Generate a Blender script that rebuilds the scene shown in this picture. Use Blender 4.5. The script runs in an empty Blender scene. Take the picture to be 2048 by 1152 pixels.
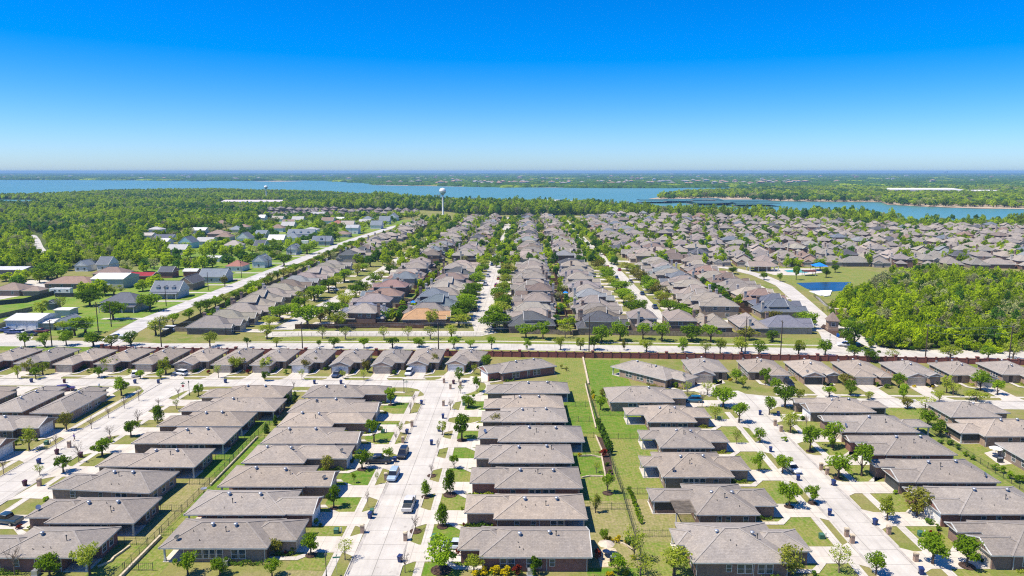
import bpy, math, random
from mathutils import Vector
R = math.radians
sc = bpy.context.scene
col = sc.collection

# ---------------------------------------------------------------- camera
CAM_H = 60.0
FPX = 1462.0            # focal length in pixels of a 2048-wide frame
PITCH = math.atan((576 - 342) / FPX)
YAW = math.atan(28 / FPX)
cam = bpy.data.cameras.new('camera')
cam.sensor_fit = 'HORIZONTAL'
cam.sensor_width = 36.0
cam.lens = 36.0 * FPX / 2048.0
cam.clip_start = 1.0
cam.clip_end = 80000.0
camo = bpy.data.objects.new('camera', cam)
camo.location = (0, 0, CAM_H)
camo.rotation_euler = (math.pi / 2 - PITCH, 0, YAW)
col.objects.link(camo)
sc.camera = camo

# ---------------------------------------------------------------- sky, sun, exposure
SUN_EL = 61.0
SUN_AZ = 197.0          # direction towards the sun, degrees from +X counter-clockwise
w = bpy.data.worlds.new('World')
sc.world = w
w.use_nodes = True
nt = w.node_tree
nt.nodes.clear()
sky = nt.nodes.new('ShaderNodeTexSky')
sky.sky_type = 'NISHITA'
sky.sun_disc = False
sky.sun_elevation = R(SUN_EL)
sky.sun_rotation = R(90.0 - SUN_AZ)
sky.altitude = 200
sky.air_density = 0.8
sky.dust_density = 0.62
sky.ozone_density = 10.0
hsv = nt.nodes.new('ShaderNodeHueSaturation')
hsv.inputs['Saturation'].default_value = 1.38
hsv.inputs['Hue'].default_value = 0.508
gam = nt.nodes.new('ShaderNodeGamma')
gam.inputs['Gamma'].default_value = 1.0
bg = nt.nodes.new('ShaderNodeBackground')
bg.inputs['Strength'].default_value = 0.128
wo = nt.nodes.new('ShaderNodeOutputWorld')
nt.links.new(sky.outputs[0], hsv.inputs['Color'])
nt.links.new(hsv.outputs[0], gam.inputs['Color'])
nt.links.new(gam.outputs[0], bg.inputs[0])
nt.links.new(bg.outputs[0], wo.inputs[0])

sl = bpy.data.lights.new('sun', 'SUN')
sl.energy = 4.75
sl.angle = R(0.53)
sl.color = (1.0, 0.915, 0.77)
so = bpy.data.objects.new('sun', sl)
sd = Vector((math.cos(R(SUN_AZ)) * math.cos(R(SUN_EL)), math.sin(R(SUN_AZ)) * math.cos(R(SUN_EL)), math.sin(R(SUN_EL))))
so.rotation_euler = sd.to_track_quat('Z', 'Y').to_euler()
so.location = (-200, -50, 300)
col.objects.link(so)
sc.view_settings.view_transform = 'Standard'
sc.view_settings.look = 'None'
sc.view_settings.exposure = 0.58
sc.view_settings.gamma = 1.0
sc.view_settings.use_curve_mapping = False
sc.render.engine = 'CYCLES'
sc.cycles.max_bounces = 6
sc.cycles.diffuse_bounces = 3
sc.cycles.glossy_bounces = 2
sc.cycles.transmission_bounces = 2
sc.cycles.volume_bounces = 0
sc.cycles.transparent_max_bounces = 4
sc.cycles.use_denoising = False
sc.cycles.use_adaptive_sampling = True
sc.cycles.adaptive_threshold = 0.012
sc.cycles.pixel_filter_type = 'BLACKMAN_HARRIS'
sc.cycles.filter_width = 1.15

# ---------------------------------------------------------------- helpers
def G(px, py, z=0.0):
    """point of the level plane at height z that the photograph shows at (px, py)"""
    u = (px - 1024) / FPX
    v = (576 - py) / FPX
    fy = math.cos(PITCH) + v * math.sin(PITCH)
    fz = -math.sin(PITCH) + v * math.cos(PITCH)
    t = (z - CAM_H) / fz
    x, y = u * t, fy * t
    c, s = math.cos(YAW), math.sin(YAW)
    return (x * c - y * s, x * s + y * c)

ONES = ['', 'first', 'second', 'third', 'fourth', 'fifth', 'sixth', 'seventh', 'eighth', 'ninth', 'tenth', 'eleventh', 'twelfth',
        'thirteenth', 'fourteenth', 'fifteenth', 'sixteenth', 'seventeenth', 'eighteenth', 'nineteenth']
TENS = {2: ('twentieth', 'twenty'), 3: ('thirtieth', 'thirty'), 4: ('fortieth', 'forty'), 5: ('fiftieth', 'fifty'), 6: ('sixtieth', 'sixty')}
def nth(n):
    if n < 20: return ONES[n]
    a, b = TENS[n // 10]
    return a if n % 10 == 0 else b + '-' + ONES[n % 10]

class MB:
    def __init__(s, my=1): s.v = []; s.f = []; s.m = []; s.my = my
    def add(s, vs, fs, mi=0):
        o = len(s.v)
        s.v += [(a, b * s.my, c) for a, b, c in vs]
        for q in fs:
            q = [o + i for i in q]
            s.f.append(q[::-1] if s.my < 0 else q); s.m.append(mi)
    def box(s, x0, x1, y0, y1, z0, z1, mi=0):
        s.add([(x0, y0, z0), (x1, y0, z0), (x1, y1, z0), (x0, y1, z0), (x0, y0, z1), (x1, y0, z1), (x1, y1, z1), (x0, y1, z1)],
              [(0, 3, 2, 1), (4, 5, 6, 7), (0, 1, 5, 4), (1, 2, 6, 5), (2, 3, 7, 6), (3, 0, 4, 7)], mi)
    def prism(s, pts, z0, z1, mi=0, bottom=False):
        n = len(pts)
        fs = [tuple(range(n, 2 * n))] + [(i, (i + 1) % n, n + (i + 1) % n, n + i) for i in range(n)]
        if bottom: fs.append(tuple(range(n - 1, -1, -1)))
        s.add([(x, y, z0) for x, y in pts] + [(x, y, z1) for x, y in pts], fs, mi)
    def sheet(s, pts, z, mi=0):
        s.add([(x, y, z) for x, y in pts], [tuple(range(len(pts)))], mi)
    def beam(s, a, b, wd, h, mi=0):
        """rectangular bar from a to b (3d), wd wide, h high (downwards from the line)"""
        a = Vector(a); b = Vector(b); d = (b - a)
        p = Vector((-d.y, d.x, 0))
        p = p.normalized() * (wd / 2) if p.length > 1e-6 else Vector((wd / 2, 0, 0))
        up = Vector((0, 0, -h))
        vs = [a + p, a - p, a - p + up, a + p + up, b + p, b - p, b - p + up, b + p + up]
        s.add([tuple(q) for q in vs], [(0, 1, 2, 3), (7, 6, 5, 4), (0, 4, 5, 1), (1, 5, 6, 2), (2, 6, 7, 3), (3, 7, 4, 0)], mi)
    def tube(s, pts, rs, n=6, mi=0, cap=True):
        rings = []
        for i, p in enumerate(pts):
            p = Vector(p)
            d = (Vector(pts[min(i + 1, len(pts) - 1)]) - Vector(pts[max(i - 1, 0)]))
            d = d.normalized() if d.length > 1e-9 else Vector((0, 0, 1))
            a = d.orthogonal().normalized() if abs(d.z) < 0.95 else Vector((1, 0, 0)) - d * d.x
            a.normalize(); b = d.cross(a)
            r = rs[i] if isinstance(rs, (list, tuple)) else rs
            rings.append([tuple(p + (a * math.cos(2 * math.pi * k / n) + b * math.sin(2 * math.pi * k / n)) * r) for k in range(n)])
        vs = [q for r_ in rings for q in r_]
        fs = []
        for i in range(len(rings) - 1):
            for k in range(n):
                fs.append((i * n + k, i * n + (k + 1) % n, (i + 1) * n + (k + 1) % n, (i + 1) * n + k))
        if cap:
            fs.append(tuple(range(n - 1, -1, -1))); fs.append(tuple(range(len(vs) - n, len(vs))))
        s.add(vs, fs, mi)
    def mesh(s, name, mats, smooth=False):
        me = bpy.data.meshes.new(name)
        me.from_pydata(s.v, [], s.f)
        for m_ in (mats if isinstance(mats, (list, tuple)) else [mats]): me.materials.append(m_)
        if any(s.m): me.polygons.foreach_set('material_index', s.m)
        if smooth: me.polygons.foreach_set('use_smooth', [True] * len(s.f))
        me.update()
        return me
    def build(s, name, mats, parent=None, smooth=False):
        return link(name, s.mesh(name, mats, smooth), parent)

def link(name, me, parent=None, loc=None, rz=None, scale=None, color=None):
    o = bpy.data.objects.new(name, me)
    col.objects.link(o)
    if parent is not None: o.parent = parent
    if loc is not None: o.location = loc
    if rz is not None: o.rotation_euler = (0, 0, rz)
    if scale is not None: o.scale = scale
    if color is not None: o.color = (*color, 1)
    return o

def root(name, loc=(0, 0, 0), rz=0.0, scale=None):
    return link(name, None, None, loc, rz, scale)

USED = {}
def tag(o, label, cat, group=None, kind=None, same=False):
    if label in USED and not same: print('DUPLICATE LABEL', label)
    n = len(label.split())
    if n < 4 or n > 16: print('LABEL LENGTH', n, label)
    USED[label] = 1
    o['label'] = label
    if cat: o['category'] = cat
    if group: o['group'] = group
    if kind: o['kind'] = kind
    return o
def struct(o, label, cat=None):
    o['kind'] = 'structure'; o['label'] = label
    if cat: o['category'] = cat
    return o

# ---------------------------------------------------------------- materials
MATS = {}
def newmat(name):
    m = bpy.data.materials.new(name); m.use_nodes = True
    m.node_tree.nodes.clear(); MATS[name] = m
    return m, m.node_tree.nodes, m.node_tree.links
def N(nodes, typ, **kw):
    n = nodes.new(typ)
    for k, v in kw.items():
        if k in n.inputs: n.inputs[k].default_value = v
        else: setattr(n, k, v)
    return n
def principled(nodes, links, rough=0.8, spec=0.3, metal=0.0):
    b = nodes.new('ShaderNodeBsdfPrincipled')
    b.inputs['Roughness'].default_value = rough
    b.inputs['Specular IOR Level'].default_value = spec
    b.inputs['Metallic'].default_value = metal
    o = nodes.new('ShaderNodeOutputMaterial')
    links.new(b.outputs[0], o.inputs[0])
    return b
def mixc(nodes, links, fac, a, b, blend='MIX'):
    m = nodes.new('ShaderNodeMix'); m.data_type = 'RGBA'; m.blend_type = blend
    for i, q in ((0, fac), (6, a), (7, b)):
        if hasattr(q, 'links') or hasattr(q, 'is_output'): links.new(q, m.inputs[i])
        elif i == 0: m.inputs[0].default_value = q
        else: m.inputs[i].default_value = (*q, 1)
    return m.outputs[2]
def noise(nodes, links, vec, scale, detail=4.0, rough=0.55, lo=0.35, hi=0.65):
    n = nodes.new('ShaderNodeTexNoise'); n.inputs['Scale'].default_value = scale
    n.inputs['Detail'].default_value = detail; n.inputs['Roughness'].default_value = rough
    links.new(vec, n.inputs['Vector'])
    r = nodes.new('ShaderNodeMapRange'); r.inputs[1].default_value = lo; r.inputs[2].default_value = hi
    links.new(n.outputs[0], r.inputs[0])
    return r.outputs[0]
def wpos(nodes): return nodes.new('ShaderNodeNewGeometry').outputs['Position']
def bump(nodes, links, h, dist, b, strength=0.5):
    bn = nodes.new('ShaderNodeBump'); bn.inputs['Distance'].default_value = dist; bn.inputs['Strength'].default_value = strength
    links.new(h, bn.inputs['Height']); links.new(bn.outputs[0], b.inputs['Normal'])

def plain(name, c, rough=0.7, spec=0.3, metal=0.0, var=0.15, scale=0.8):
    m, n, l = newmat(name); b = principled(n, l, rough, spec, metal)
    f = noise(n, l, wpos(n), scale, 4)
    l.new(mixc(n, l, f, tuple(q * (1 - var) for q in c), tuple(min(1, q * (1 + var)) for q in c)), b.inputs['Base Color'])
    return m
def grass(name, ca, cb, cc, big=0.06, mow=0.0):
    m, n, l = newmat(name); b = principled(n, l, 0.95, 0.1)
    p = wpos(n)
    c1 = mixc(n, l, noise(n, l, p, big, 5, 0.6, 0.38, 0.62), ca, cb)
    c2 = mixc(n, l, noise(n, l, p, big * 7, 6, 0.65, 0.42, 0.72), c1, cc)
    f3 = noise(n, l, p, 2.2, 6, 0.75, 0.2, 0.8)
    c3 = mixc(n, l, f3, (0.6, 0.6, 0.6), (1.28, 1.28, 1.28))
    q = mixc(n, l, 1.0, c2, c3, 'MULTIPLY')
    if mow:
        wv = n.new('ShaderNodeTexWave'); wv.inputs['Scale'].default_value = 0.55; wv.inputs['Distortion'].default_value = 1.6; wv.inputs['Detail'].default_value = 3; wv.inputs['Detail Scale'].default_value = 0.6
        l.new(p, wv.inputs['Vector']); q = mixc(n, l, 1.0, q, mixc(n, l, wv.outputs[1], (1 - mow, 1 - mow, 1 - mow), (1 + mow, 1 + mow, 1 + mow * .6)), 'MULTIPLY')
    l.new(q, b.inputs['Base Color'])
    bump(n, l, f3, 0.12, b, 0.6)
    return m
def concrete(name, c, joint=4.6, jd=0.72, stain=0.16):
    m, n, l = newmat(name); b = principled(n, l, 0.85, 0.2)
    p = wpos(n)
    dirt = mixc(n, l, noise(n, l, p, 0.18, 6, 0.65), tuple(q * (1 - stain) for q in c), c)
    fine = mixc(n, l, noise(n, l, p, 3.5, 5, 0.7, 0.3, 0.7), (0.93, 0.93, 0.93), (1.04, 1.04, 1.04))
    c1 = mixc(n, l, 1.0, dirt, fine, 'MULTIPLY')
    br = n.new('ShaderNodeTexBrick'); br.offset = 0.0; br.inputs['Scale'].default_value = 1.0
    br.inputs['Brick Width'].default_value = joint; br.inputs['Row Height'].default_value = joint
    br.inputs['Mortar Size'].default_value = 0.07; br.inputs['Mortar Smooth'].default_value = 0.6
    br.inputs['Color1'].default_value = (1, 1, 1, 1); br.inputs['Color2'].default_value = (0.94, 0.94, 0.95, 1)
    br.inputs['Mortar'].default_value = (jd, jd, jd, 1)
    l.new(p, br.inputs['Vector'])
    q = mixc(n, l, 1.0, c1, br.outputs[0], 'MULTIPLY')
    # long worn streaks and small oil spots
    mp = n.new('ShaderNodeMapping'); mp.inputs['Scale'].default_value = (1.0, 0.05, 1.0); l.new(p, mp.inputs['Vector'])
    q = mixc(n, l, 1.0, q, mixc(n, l, noise(n, l, mp.outputs[0], 0.9, 4, 0.6, 0.4, 0.7), (1.03, 1.03, 1.03), (0.9, 0.89, 0.88)), 'MULTIPLY')
    q = mixc(n, l, 1.0, q, mixc(n, l, noise(n, l, p, 0.7, 2, 0.5, 0.66, 0.76), (1, 1, 1), (0.74, 0.73, 0.72)), 'MULTIPLY')
    l.new(q, b.inputs['Base Color'])
    return m
def wallvec(n, l):
    """(x + y, z) so that brick courses run level on walls of either direction"""
    tc = n.new('ShaderNodeTexCoord'); s = n.new('ShaderNodeSeparateXYZ'); l.new(tc.outputs['Object'], s.inputs[0])
    a = n.new('ShaderNodeMath'); l.new(s.outputs[0], a.inputs[0]); l.new(s.outputs[1], a.inputs[1])
    c = n.new('ShaderNodeCombineXYZ'); l.new(a.outputs[0], c.inputs[0]); l.new(s.outputs[2], c.inputs[1])
    return c.outputs[0]
def brick(name, c1, c2, mortar):
    m, n, l = newmat(name); b = principled(n, l, 0.85, 0.25)
    v = wallvec(n, l)
    br = n.new('ShaderNodeTexBrick'); br.inputs['Scale'].default_value = 1.0
    br.inputs['Brick Width'].default_value = 0.30; br.inputs['Row Height'].default_value = 0.10
    br.inputs['Mortar Size'].default_value = 0.012
    br.inputs['Color1'].default_value = (*c1, 1); br.inputs['Color2'].default_value = (*c2, 1); br.inputs['Mortar'].default_value = (*mortar, 1)
    l.new(v, br.inputs['Vector'])
    f = noise(n, l, v, 1.1, 5, 0.7, 0.25, 0.75)
    l.new(mixc(n, l, 1.0, br.outputs[0], mixc(n, l, f, (0.72, 0.72, 0.74), (1.22, 1.2, 1.18)), 'MULTIPLY'), b.inputs['Base Color'])
    return m
def shingle(name, use_color=True, c=(0.2, 0.18, 0.165), tex=1.0):
    m, n, l = newmat(name); b = principled(n, l, 0.9, 0.2)
    tc = n.new('ShaderNodeTexCoord'); v = tc.outputs['Object']
    oi = n.new('ShaderNodeObjectInfo')
    base = oi.outputs['Color'] if use_color else c
    f1 = noise(n, l, v, 3.2 * tex, 6, 0.8, 0.25, 0.75)
    f2 = noise(n, l, v, 0.35 * tex, 3, 0.5)
    br = n.new('ShaderNodeTexBrick'); br.inputs['Scale'].default_value = 1.0
    br.inputs['Brick Width'].default_value = 0.55; br.inputs['Row Height'].default_value = 0.28
    br.inputs['Mortar Size'].default_value = 0.03; br.inputs['Mortar Smooth'].default_value = 0.5
    br.inputs['Color1'].default_value = (1.07, 1.06, 1.05, 1); br.inputs['Color2'].default_value = (0.91, 0.9, 0.9, 1); br.inputs['Mortar'].default_value = (0.8, 0.79, 0.78, 1)
    l.new(v, br.inputs['Vector'])
    a = mixc(n, l, f1, (0.68, 0.67, 0.66), (1.27, 1.26, 1.25))
    mp = n.new('ShaderNodeMapping'); mp.inputs['Scale'].default_value = (1.0, 0.12, 1.0); l.new(v, mp.inputs['Vector'])
    stk = mixc(n, l, noise(n, l, mp.outputs[0], 1.1, 4, 0.6, 0.35, 0.75), (1.04, 1.04, 1.03), (0.87, 0.87, 0.87))
    a2 = mixc(n, l, f2, (0.94, 0.95, 0.97), (1.05, 1.04, 1.02))
    q = mixc(n, l, 1.0, base, a, 'MULTIPLY')
    q = mixc(n, l, 1.0, q, a2, 'MULTIPLY')
    q = mixc(n, l, 1.0, q, br.outputs[0], 'MULTIPLY')
    q = mixc(n, l, 1.0, q, stk, 'MULTIPLY')
    l.new(q, b.inputs['Base Color'])
    bump(n, l, f1, 0.03, b, 0.5)
    return m
def objcol(name, rough=0.75, spec=0.3, coat=0.0):
    m, n, l = newmat(name); b = principled(n, l, rough, spec)
    oi = n.new('ShaderNodeObjectInfo')
    f = noise(n, l, n.new('ShaderNodeTexCoord').outputs['Object'], 1.3, 4)
    l.new(mixc(n, l, 1.0, oi.outputs['Color'], mixc(n, l, f, (0.86, 0.86, 0.86), (1.1, 1.1, 1.1)), 'MULTIPLY'), b.inputs['Base Color'])
    if coat: b.inputs['Coat Weight'].default_value = coat
    return m
def leaf(name, ca, cb, cc=None, trans=0.3):
    m, n, l = newmat(name)
    g = n.new('ShaderNodeNewGeometry'); oi = n.new('ShaderNodeObjectInfo')
    c = mixc(n, l, g.outputs['Random Per Island'], ca, cb)
    if cc: c = mixc(n, l, oi.outputs['Random'], c, mixc(n, l, 0.6, c, cc))
    r = n.new('ShaderNodeMapRange'); r.inputs[3].default_value = 0.62; r.inputs[4].default_value = 1.32
    l.new(oi.outputs['Random'], r.inputs[0])
    mm = n.new('ShaderNodeVectorMath'); mm.operation = 'SCALE'; l.new(c, mm.inputs[0]); l.new(r.outputs[0], mm.inputs['Scale'])
    d = n.new('ShaderNodeBsdfDiffuse'); t = n.new('ShaderNodeBsdfTranslucent'); x = n.new('ShaderNodeMixShader'); x.inputs[0].default_value = trans
    l.new(mm.outputs[0], d.inputs[0]); l.new(mm.outputs[0], t.inputs[0])
    l.new(d.outputs[0], x.inputs[1]); l.new(t.outputs[0], x.inputs[2])
    o = n.new('ShaderNodeOutputMaterial'); l.new(x.outputs[0], o.inputs[0])
    return m

M_ground = grass('ground_turf', (0.155, 0.2, 0.035), (0.235, 0.22, 0.07), (0.29, 0.24, 0.11), 0.03)
M_lawn = [grass('lawn_green', (0.085, 0.19, 0.015), (0.125, 0.215, 0.02), (0.23, 0.225, 0.06), 0.12, .05),
          grass('lawn_mid', (0.125, 0.21, 0.022), (0.205, 0.23, 0.045), (0.31, 0.255, 0.11), 0.22, .05),
          grass('lawn_tan', (0.265, 0.24, 0.095), (0.2, 0.215, 0.055), (0.36, 0.29, 0.16), 0.2, .04)]
M_meadow = grass('meadow_grass', (0.11, 0.235, 0.02), (0.18, 0.265, 0.03), (0.27, 0.26, 0.08), 0.03)
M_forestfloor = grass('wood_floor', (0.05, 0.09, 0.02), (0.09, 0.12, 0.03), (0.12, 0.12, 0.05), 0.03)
M_mulch = plain('mulch', (0.07, 0.045, 0.035), 0.95, 0.1, var=0.4, scale=3)
M_conc = concrete('street_concrete', (0.57, 0.535, 0.47), jd=0.52, stain=0.18)
M_walk = concrete('walk_concrete', (0.58, 0.54, 0.47), joint=1.5, jd=0.72)
M_drive = concrete('drive_concrete', (0.6, 0.55, 0.47), joint=3.0, jd=0.7)
M_road = concrete('road_concrete', (0.54, 0.51, 0.45), joint=5.0, jd=0.7)
M_asph = plain('worn_asphalt', (0.46, 0.44, 0.41), 0.9, 0.2, scale=0.2)
M_gutter = plain('gutter_concrete', (0.4, 0.37, 0.33), 0.9, 0.2, var=0.2, scale=0.5)  # darker than the street: gutter pan dirt, with kerb shade painted into the tone
M_sand = plain('shore_sand', (0.42, 0.33, 0.23), 0.95, 0.1, scale=0.02)
M_stone = plain('limestone', (0.5, 0.42, 0.3), 0.9, 0.2, var=0.25, scale=2)
M_brick = [brick('brick_brown', (0.25, 0.145, 0.105), (0.165, 0.1, 0.078), (0.29, 0.23, 0.19)),
           brick('brick_tan', (0.38, 0.255, 0.18), (0.29, 0.185, 0.13), (0.4, 0.33, 0.26)),
           brick('brick_red', (0.27, 0.11, 0.085), (0.19, 0.076, 0.062), (0.27, 0.18, 0.15)),
           brick('brick_grey', (0.28, 0.205, 0.16), (0.19, 0.14, 0.112), (0.31, 0.26, 0.21))]
M_wallbrick = brick('boundary_brick', (0.26, 0.08, 0.06), (0.2, 0.062, 0.048), (0.24, 0.12, 0.1))
M_roof = shingle('roof_shingles')
M_roof_far = shingle('roof_shingles_small')
M_ridge = objcol('ridge_cap', 0.9, 0.2)
M_paint = objcol('coloured_wall')
M_white = plain('white_paint', (0.72, 0.71, 0.68), 0.6)
M_trim = plain('pale_trim', (0.5, 0.5, 0.47), 0.6)
M_tan = plain('tan_paint', (0.52, 0.44, 0.34), 0.65)
M_frame = plain('window_frame', (0.62, 0.6, 0.56), 0.5)
M_metal = plain('dark_metal', (0.04, 0.045, 0.045), 0.5)
M_fence = plain('iron_fence', (0.035, 0.06, 0.05), 0.55)
M_galv = plain('galvanised', (0.45, 0.46, 0.47), 0.4, 0.5, 0.6)
M_wood = plain('fence_wood', (0.13, 0.075, 0.048), 0.9, 0.1, var=0.35, scale=1.2)
M_woodg = plain('grey_wood', (0.24, 0.2, 0.155), 0.9, 0.1, var=0.3, scale=1.2)
M_pole = plain('pole_wood', (0.09, 0.065, 0.05), 0.9, 0.1)
M_bark = plain('bark', (0.1, 0.075, 0.055), 0.95, 0.1, scale=4)
M_twig = plain('twigs', (0.2, 0.155, 0.12), 0.95, 0.1, scale=4)
M_car = objcol('car_paint', 0.35, 0.5, 0.6)
M_rubber = plain('rubber', (0.02, 0.02, 0.02), 0.8)
M_chrome = plain('alloy', (0.5, 0.5, 0.5), 0.35, 0.5, 0.8)
M_lampred = plain('tail_lamp', (0.4, 0.02, 0.02), 0.3)
M_lampwhite = plain('head_lamp', (0.8, 0.8, 0.78), 0.2)
M_blue = plain('bin_blue', (0.016, 0.035, 0.13), 0.5)
M_maroon = plain('bin_maroon', (0.06, 0.015, 0.03), 0.5)
M_bgreen = plain('cabinet_green', (0.05, 0.14, 0.09), 0.6)
M_signgreen = plain('sign_green', (0.0, 0.22, 0.12), 0.5)
M_signred = plain('sign_red', (0.5, 0.02, 0.02), 0.5)
M_bluecloth = plain('blue_canopy', (0.01, 0.2, 0.75), 0.7)
M_skin = plain('skin', (0.35, 0.2, 0.13), 0.6)
M_purple = plain('purple_cloth', (0.1, 0.06, 0.3), 0.8)
M_navy = plain('navy_cloth', (0.03, 0.03, 0.06), 0.8)
M_hair = plain('dark_hair', (0.03, 0.02, 0.015), 0.7)
m, n, l = newmat('window_glass'); b = principled(n, l, 0.08, 0.6); b.inputs['Base Color'].default_value = (0.05, 0.075, 0.085, 1); M_glass = m
m, n, l = newmat('car_glass'); b = principled(n, l, 0.06, 0.6); b.inputs['Base Color'].default_value = (0.012, 0.014, 0.018, 1); M_cglass = m
m, n, l = newmat('pool_water'); b = principled(n, l, 0.1, 0.5); b.inputs['Base Color'].default_value = (0.1, 0.5, 0.55, 1); M_pool = m
def water(name, c1, c2, rough, sc_, spec=0.35):
    m, n, l = newmat(name); b = principled(n, l, rough, spec)
    p = wpos(n)
    l.new(mixc(n, l, noise(n, l, p, 0.0012, 4), c1, c2), b.inputs['Base Color'])
    bump(n, l, noise(n, l, p, sc_, 5, 0.6, 0, 1), 1.0, b, 0.35)
    return m
M_lake = water('lake_water', (0.085, 0.22, 0.19), (0.115, 0.255, 0.22), 0.3, 0.05, 0.25)
M_pond = water('pond_water', (0.012, 0.045, 0.1), (0.018, 0.055, 0.12), 0.2, 0.12)
L_oak = leaf('leaf_oak', (0.11, 0.22, 0.009), (0.21, 0.35, 0.018), (0.27, 0.37, 0.019), .45)
L_light = leaf('leaf_light', (0.25, 0.34, 0.017), (0.38, 0.44, 0.036), (0.34, 0.37, 0.061), .45)
L_olive = leaf('leaf_olive', (0.2, 0.2, 0.022), (0.33, 0.29, 0.052), (0.28, 0.34, 0.044), .45)
L_dark = leaf('leaf_dark', (0.055, 0.135, 0.012), (0.11, 0.21, 0.018), (0.12, 0.2, 0.025), .4)
L_yellow = leaf('leaf_yellow', (0.48, 0.38, 0.006), (0.62, 0.5, 0.011))
L_red = leaf('leaf_red', (0.13, 0.02, 0.014), (0.28, 0.045, 0.019))
L_wood1 = leaf('leaf_wood', (0.21, 0.34, 0.006), (0.38, 0.52, 0.01), (0.46, 0.53, 0.015), .5)
L_wood2 = leaf('leaf_wood_dark', (0.075, 0.2, 0.012), (0.15, 0.3, 0.018), (0.1, 0.19, 0.03), .5)
L_wood3 = leaf('leaf_wood_bare', (0.32, 0.32, 0.13), (0.45, 0.43, 0.22), (0.36, 0.42, 0.1), .45)
# ================================================================ the setting
rnd = random.Random(7)
def flat(name, pts, z, mat, label, cat=None):
    b_ = MB(); b_.sheet(pts, z); o = b_.build(name, mat); return struct(o, label, cat)
def px(pts, z=0.0): return [G(a, b_, z) for a, b_ in pts]
def strip(name, cl, wd, z, mat, label, cat=None):
    """a road of constant width along a centre line"""
    L_, R_ = [], []
    for i, p in enumerate(cl):
        a = Vector(cl[max(i - 1, 0)]); c = Vector(cl[min(i + 1, len(cl) - 1)])
        d = (c - a).normalized(); q = Vector((-d.y, d.x)) * (wd / 2)
        L_.append((p[0] + q.x, p[1] + q.y)); R_.append((p[0] - q.x, p[1] - q.y))
    b_ = MB(); n_ = len(cl)
    b_.add([(x, y, z) for x, y in R_ + L_], [(i, i + 1, n_ + i + 1, n_ + i) for i in range(n_ - 1)])
    return struct(b_.build(name, mat), label, cat)
def arc(cx, cy, r, a0, a1, n_=10): return [(cx + r * math.cos(R(a0 + (a1 - a0) * i / n_)), cy + r * math.sin(R(a0 + (a1 - a0) * i / n_))) for i in range(n_ + 1)]

b_ = MB(); b_.sheet([(-17000, -400), (17000, -400), (17000, 20500), (-17000, 20500)], 0.0)
struct(b_.build('ground', M_ground), 'patchy green and tan turf ground reaching to the horizon', 'ground')

# near streets (kerbs and drives come with the houses)
flat('street_middle', [(-27, 40), (-18.9, 40), (-19.2, 178)] + arc(-22.3, 198.5, 9.2, -60, 98, 14) + [(-26, 204.7), (-33, 204.7), (-33, 197.6), (-30, 196), (-27.8, 192), (-27, 187)], 0.010, M_conc, 'pale concrete middle street with a rounded bend at its far end', 'street')
flat('street_cross', [(-260, 197.4), (-109, 197.4), (-33, 197.6), (-33, 204.7), (-260, 204.2)], 0.014, M_conc, 'pale concrete cross street below the houses along the brick wall', 'street')
flat('street_left', [(-104.2, 40), (-95.4, 40), (-95.4, 188), (-94, 193), (-90, 197.4), (-109, 197.4), (-105.4, 193), (-104.2, 188)], 0.018, M_conc, 'pale concrete left street running up to the cross street', 'street')
flat('street_right', [(52.9, 40), (60.3, 40), (60.3, 172), (61.5, 179), (65, 182.5), (69, 183), (69, 190.4), (60, 193.5)] + arc(59.5, 188, 8.4, 95, 215, 12) + [(52.9, 176)], 0.010, M_conc, 'pale concrete right-hand street bending at its far end', 'street')
flat('street_upper_right', [(69, 183), (260, 178), (260, 185.4), (69, 190.4)], 0.014, M_conc, 'pale concrete street in front of the upper right-hand houses', 'street')
for nm, x0, x1, y0, y1, lb in (
        ('a', -30.4, -29.1, 40, 194, 'walk along the left kerb of the middle street'), ('b', -16.9, -15.6, 40, 186, 'walk along the right kerb of the middle street'),
        ('c', -107.6, -106.3, 40, 194, 'walk along the left kerb of the left street'), ('d', -93.2, -91.9, 40, 194, 'walk along the right kerb of the left street'),
        ('e', 50.1, 51.5, 40, 178, 'walk along the left kerb of the right-hand street'), ('f', 63.5, 64.9, 40, 176, 'walk along the right kerb of the right-hand street')):
    flat('sidewalk', [(x0, y0), (x1, y0), (x1, y1), (x0, y1)], 0.030, M_walk, 'narrow concrete ' + lb, 'sidewalk')
flat('sidewalk', [(-260, 206.6), (-34, 206.8), (-24, 208.6), (-24, 209.9), (-34, 208.1), (-260, 207.9)], 0.030, M_walk, 'concrete walk crossing the drives of the houses below the brick wall', 'sidewalk')
flat('sidewalk', [(-16.9, 186), (-15.6, 186)] + arc(-22.3, 198.5, 12.6, -35, 60, 8) + arc(-22.3, 198.5, 11.2, 60, -35, 8), 0.032, M_walk, 'curved concrete walk around the bend of the middle street', 'sidewalk')
flat('sidewalk', [(-91.9, 194.2), (-40, 194.2), (-33, 193.5), (-33, 192.2), (-40, 193), (-91.9, 193)], 0.034, M_walk, 'concrete walk on the lower side of the cross street', 'sidewalk')
flat('sidewalk', [(68, 192.6), (260, 187.6), (260, 188.9), (68, 193.9)], 0.030, M_walk, 'concrete walk before the upper right-hand house fronts', 'sidewalk')

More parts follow.
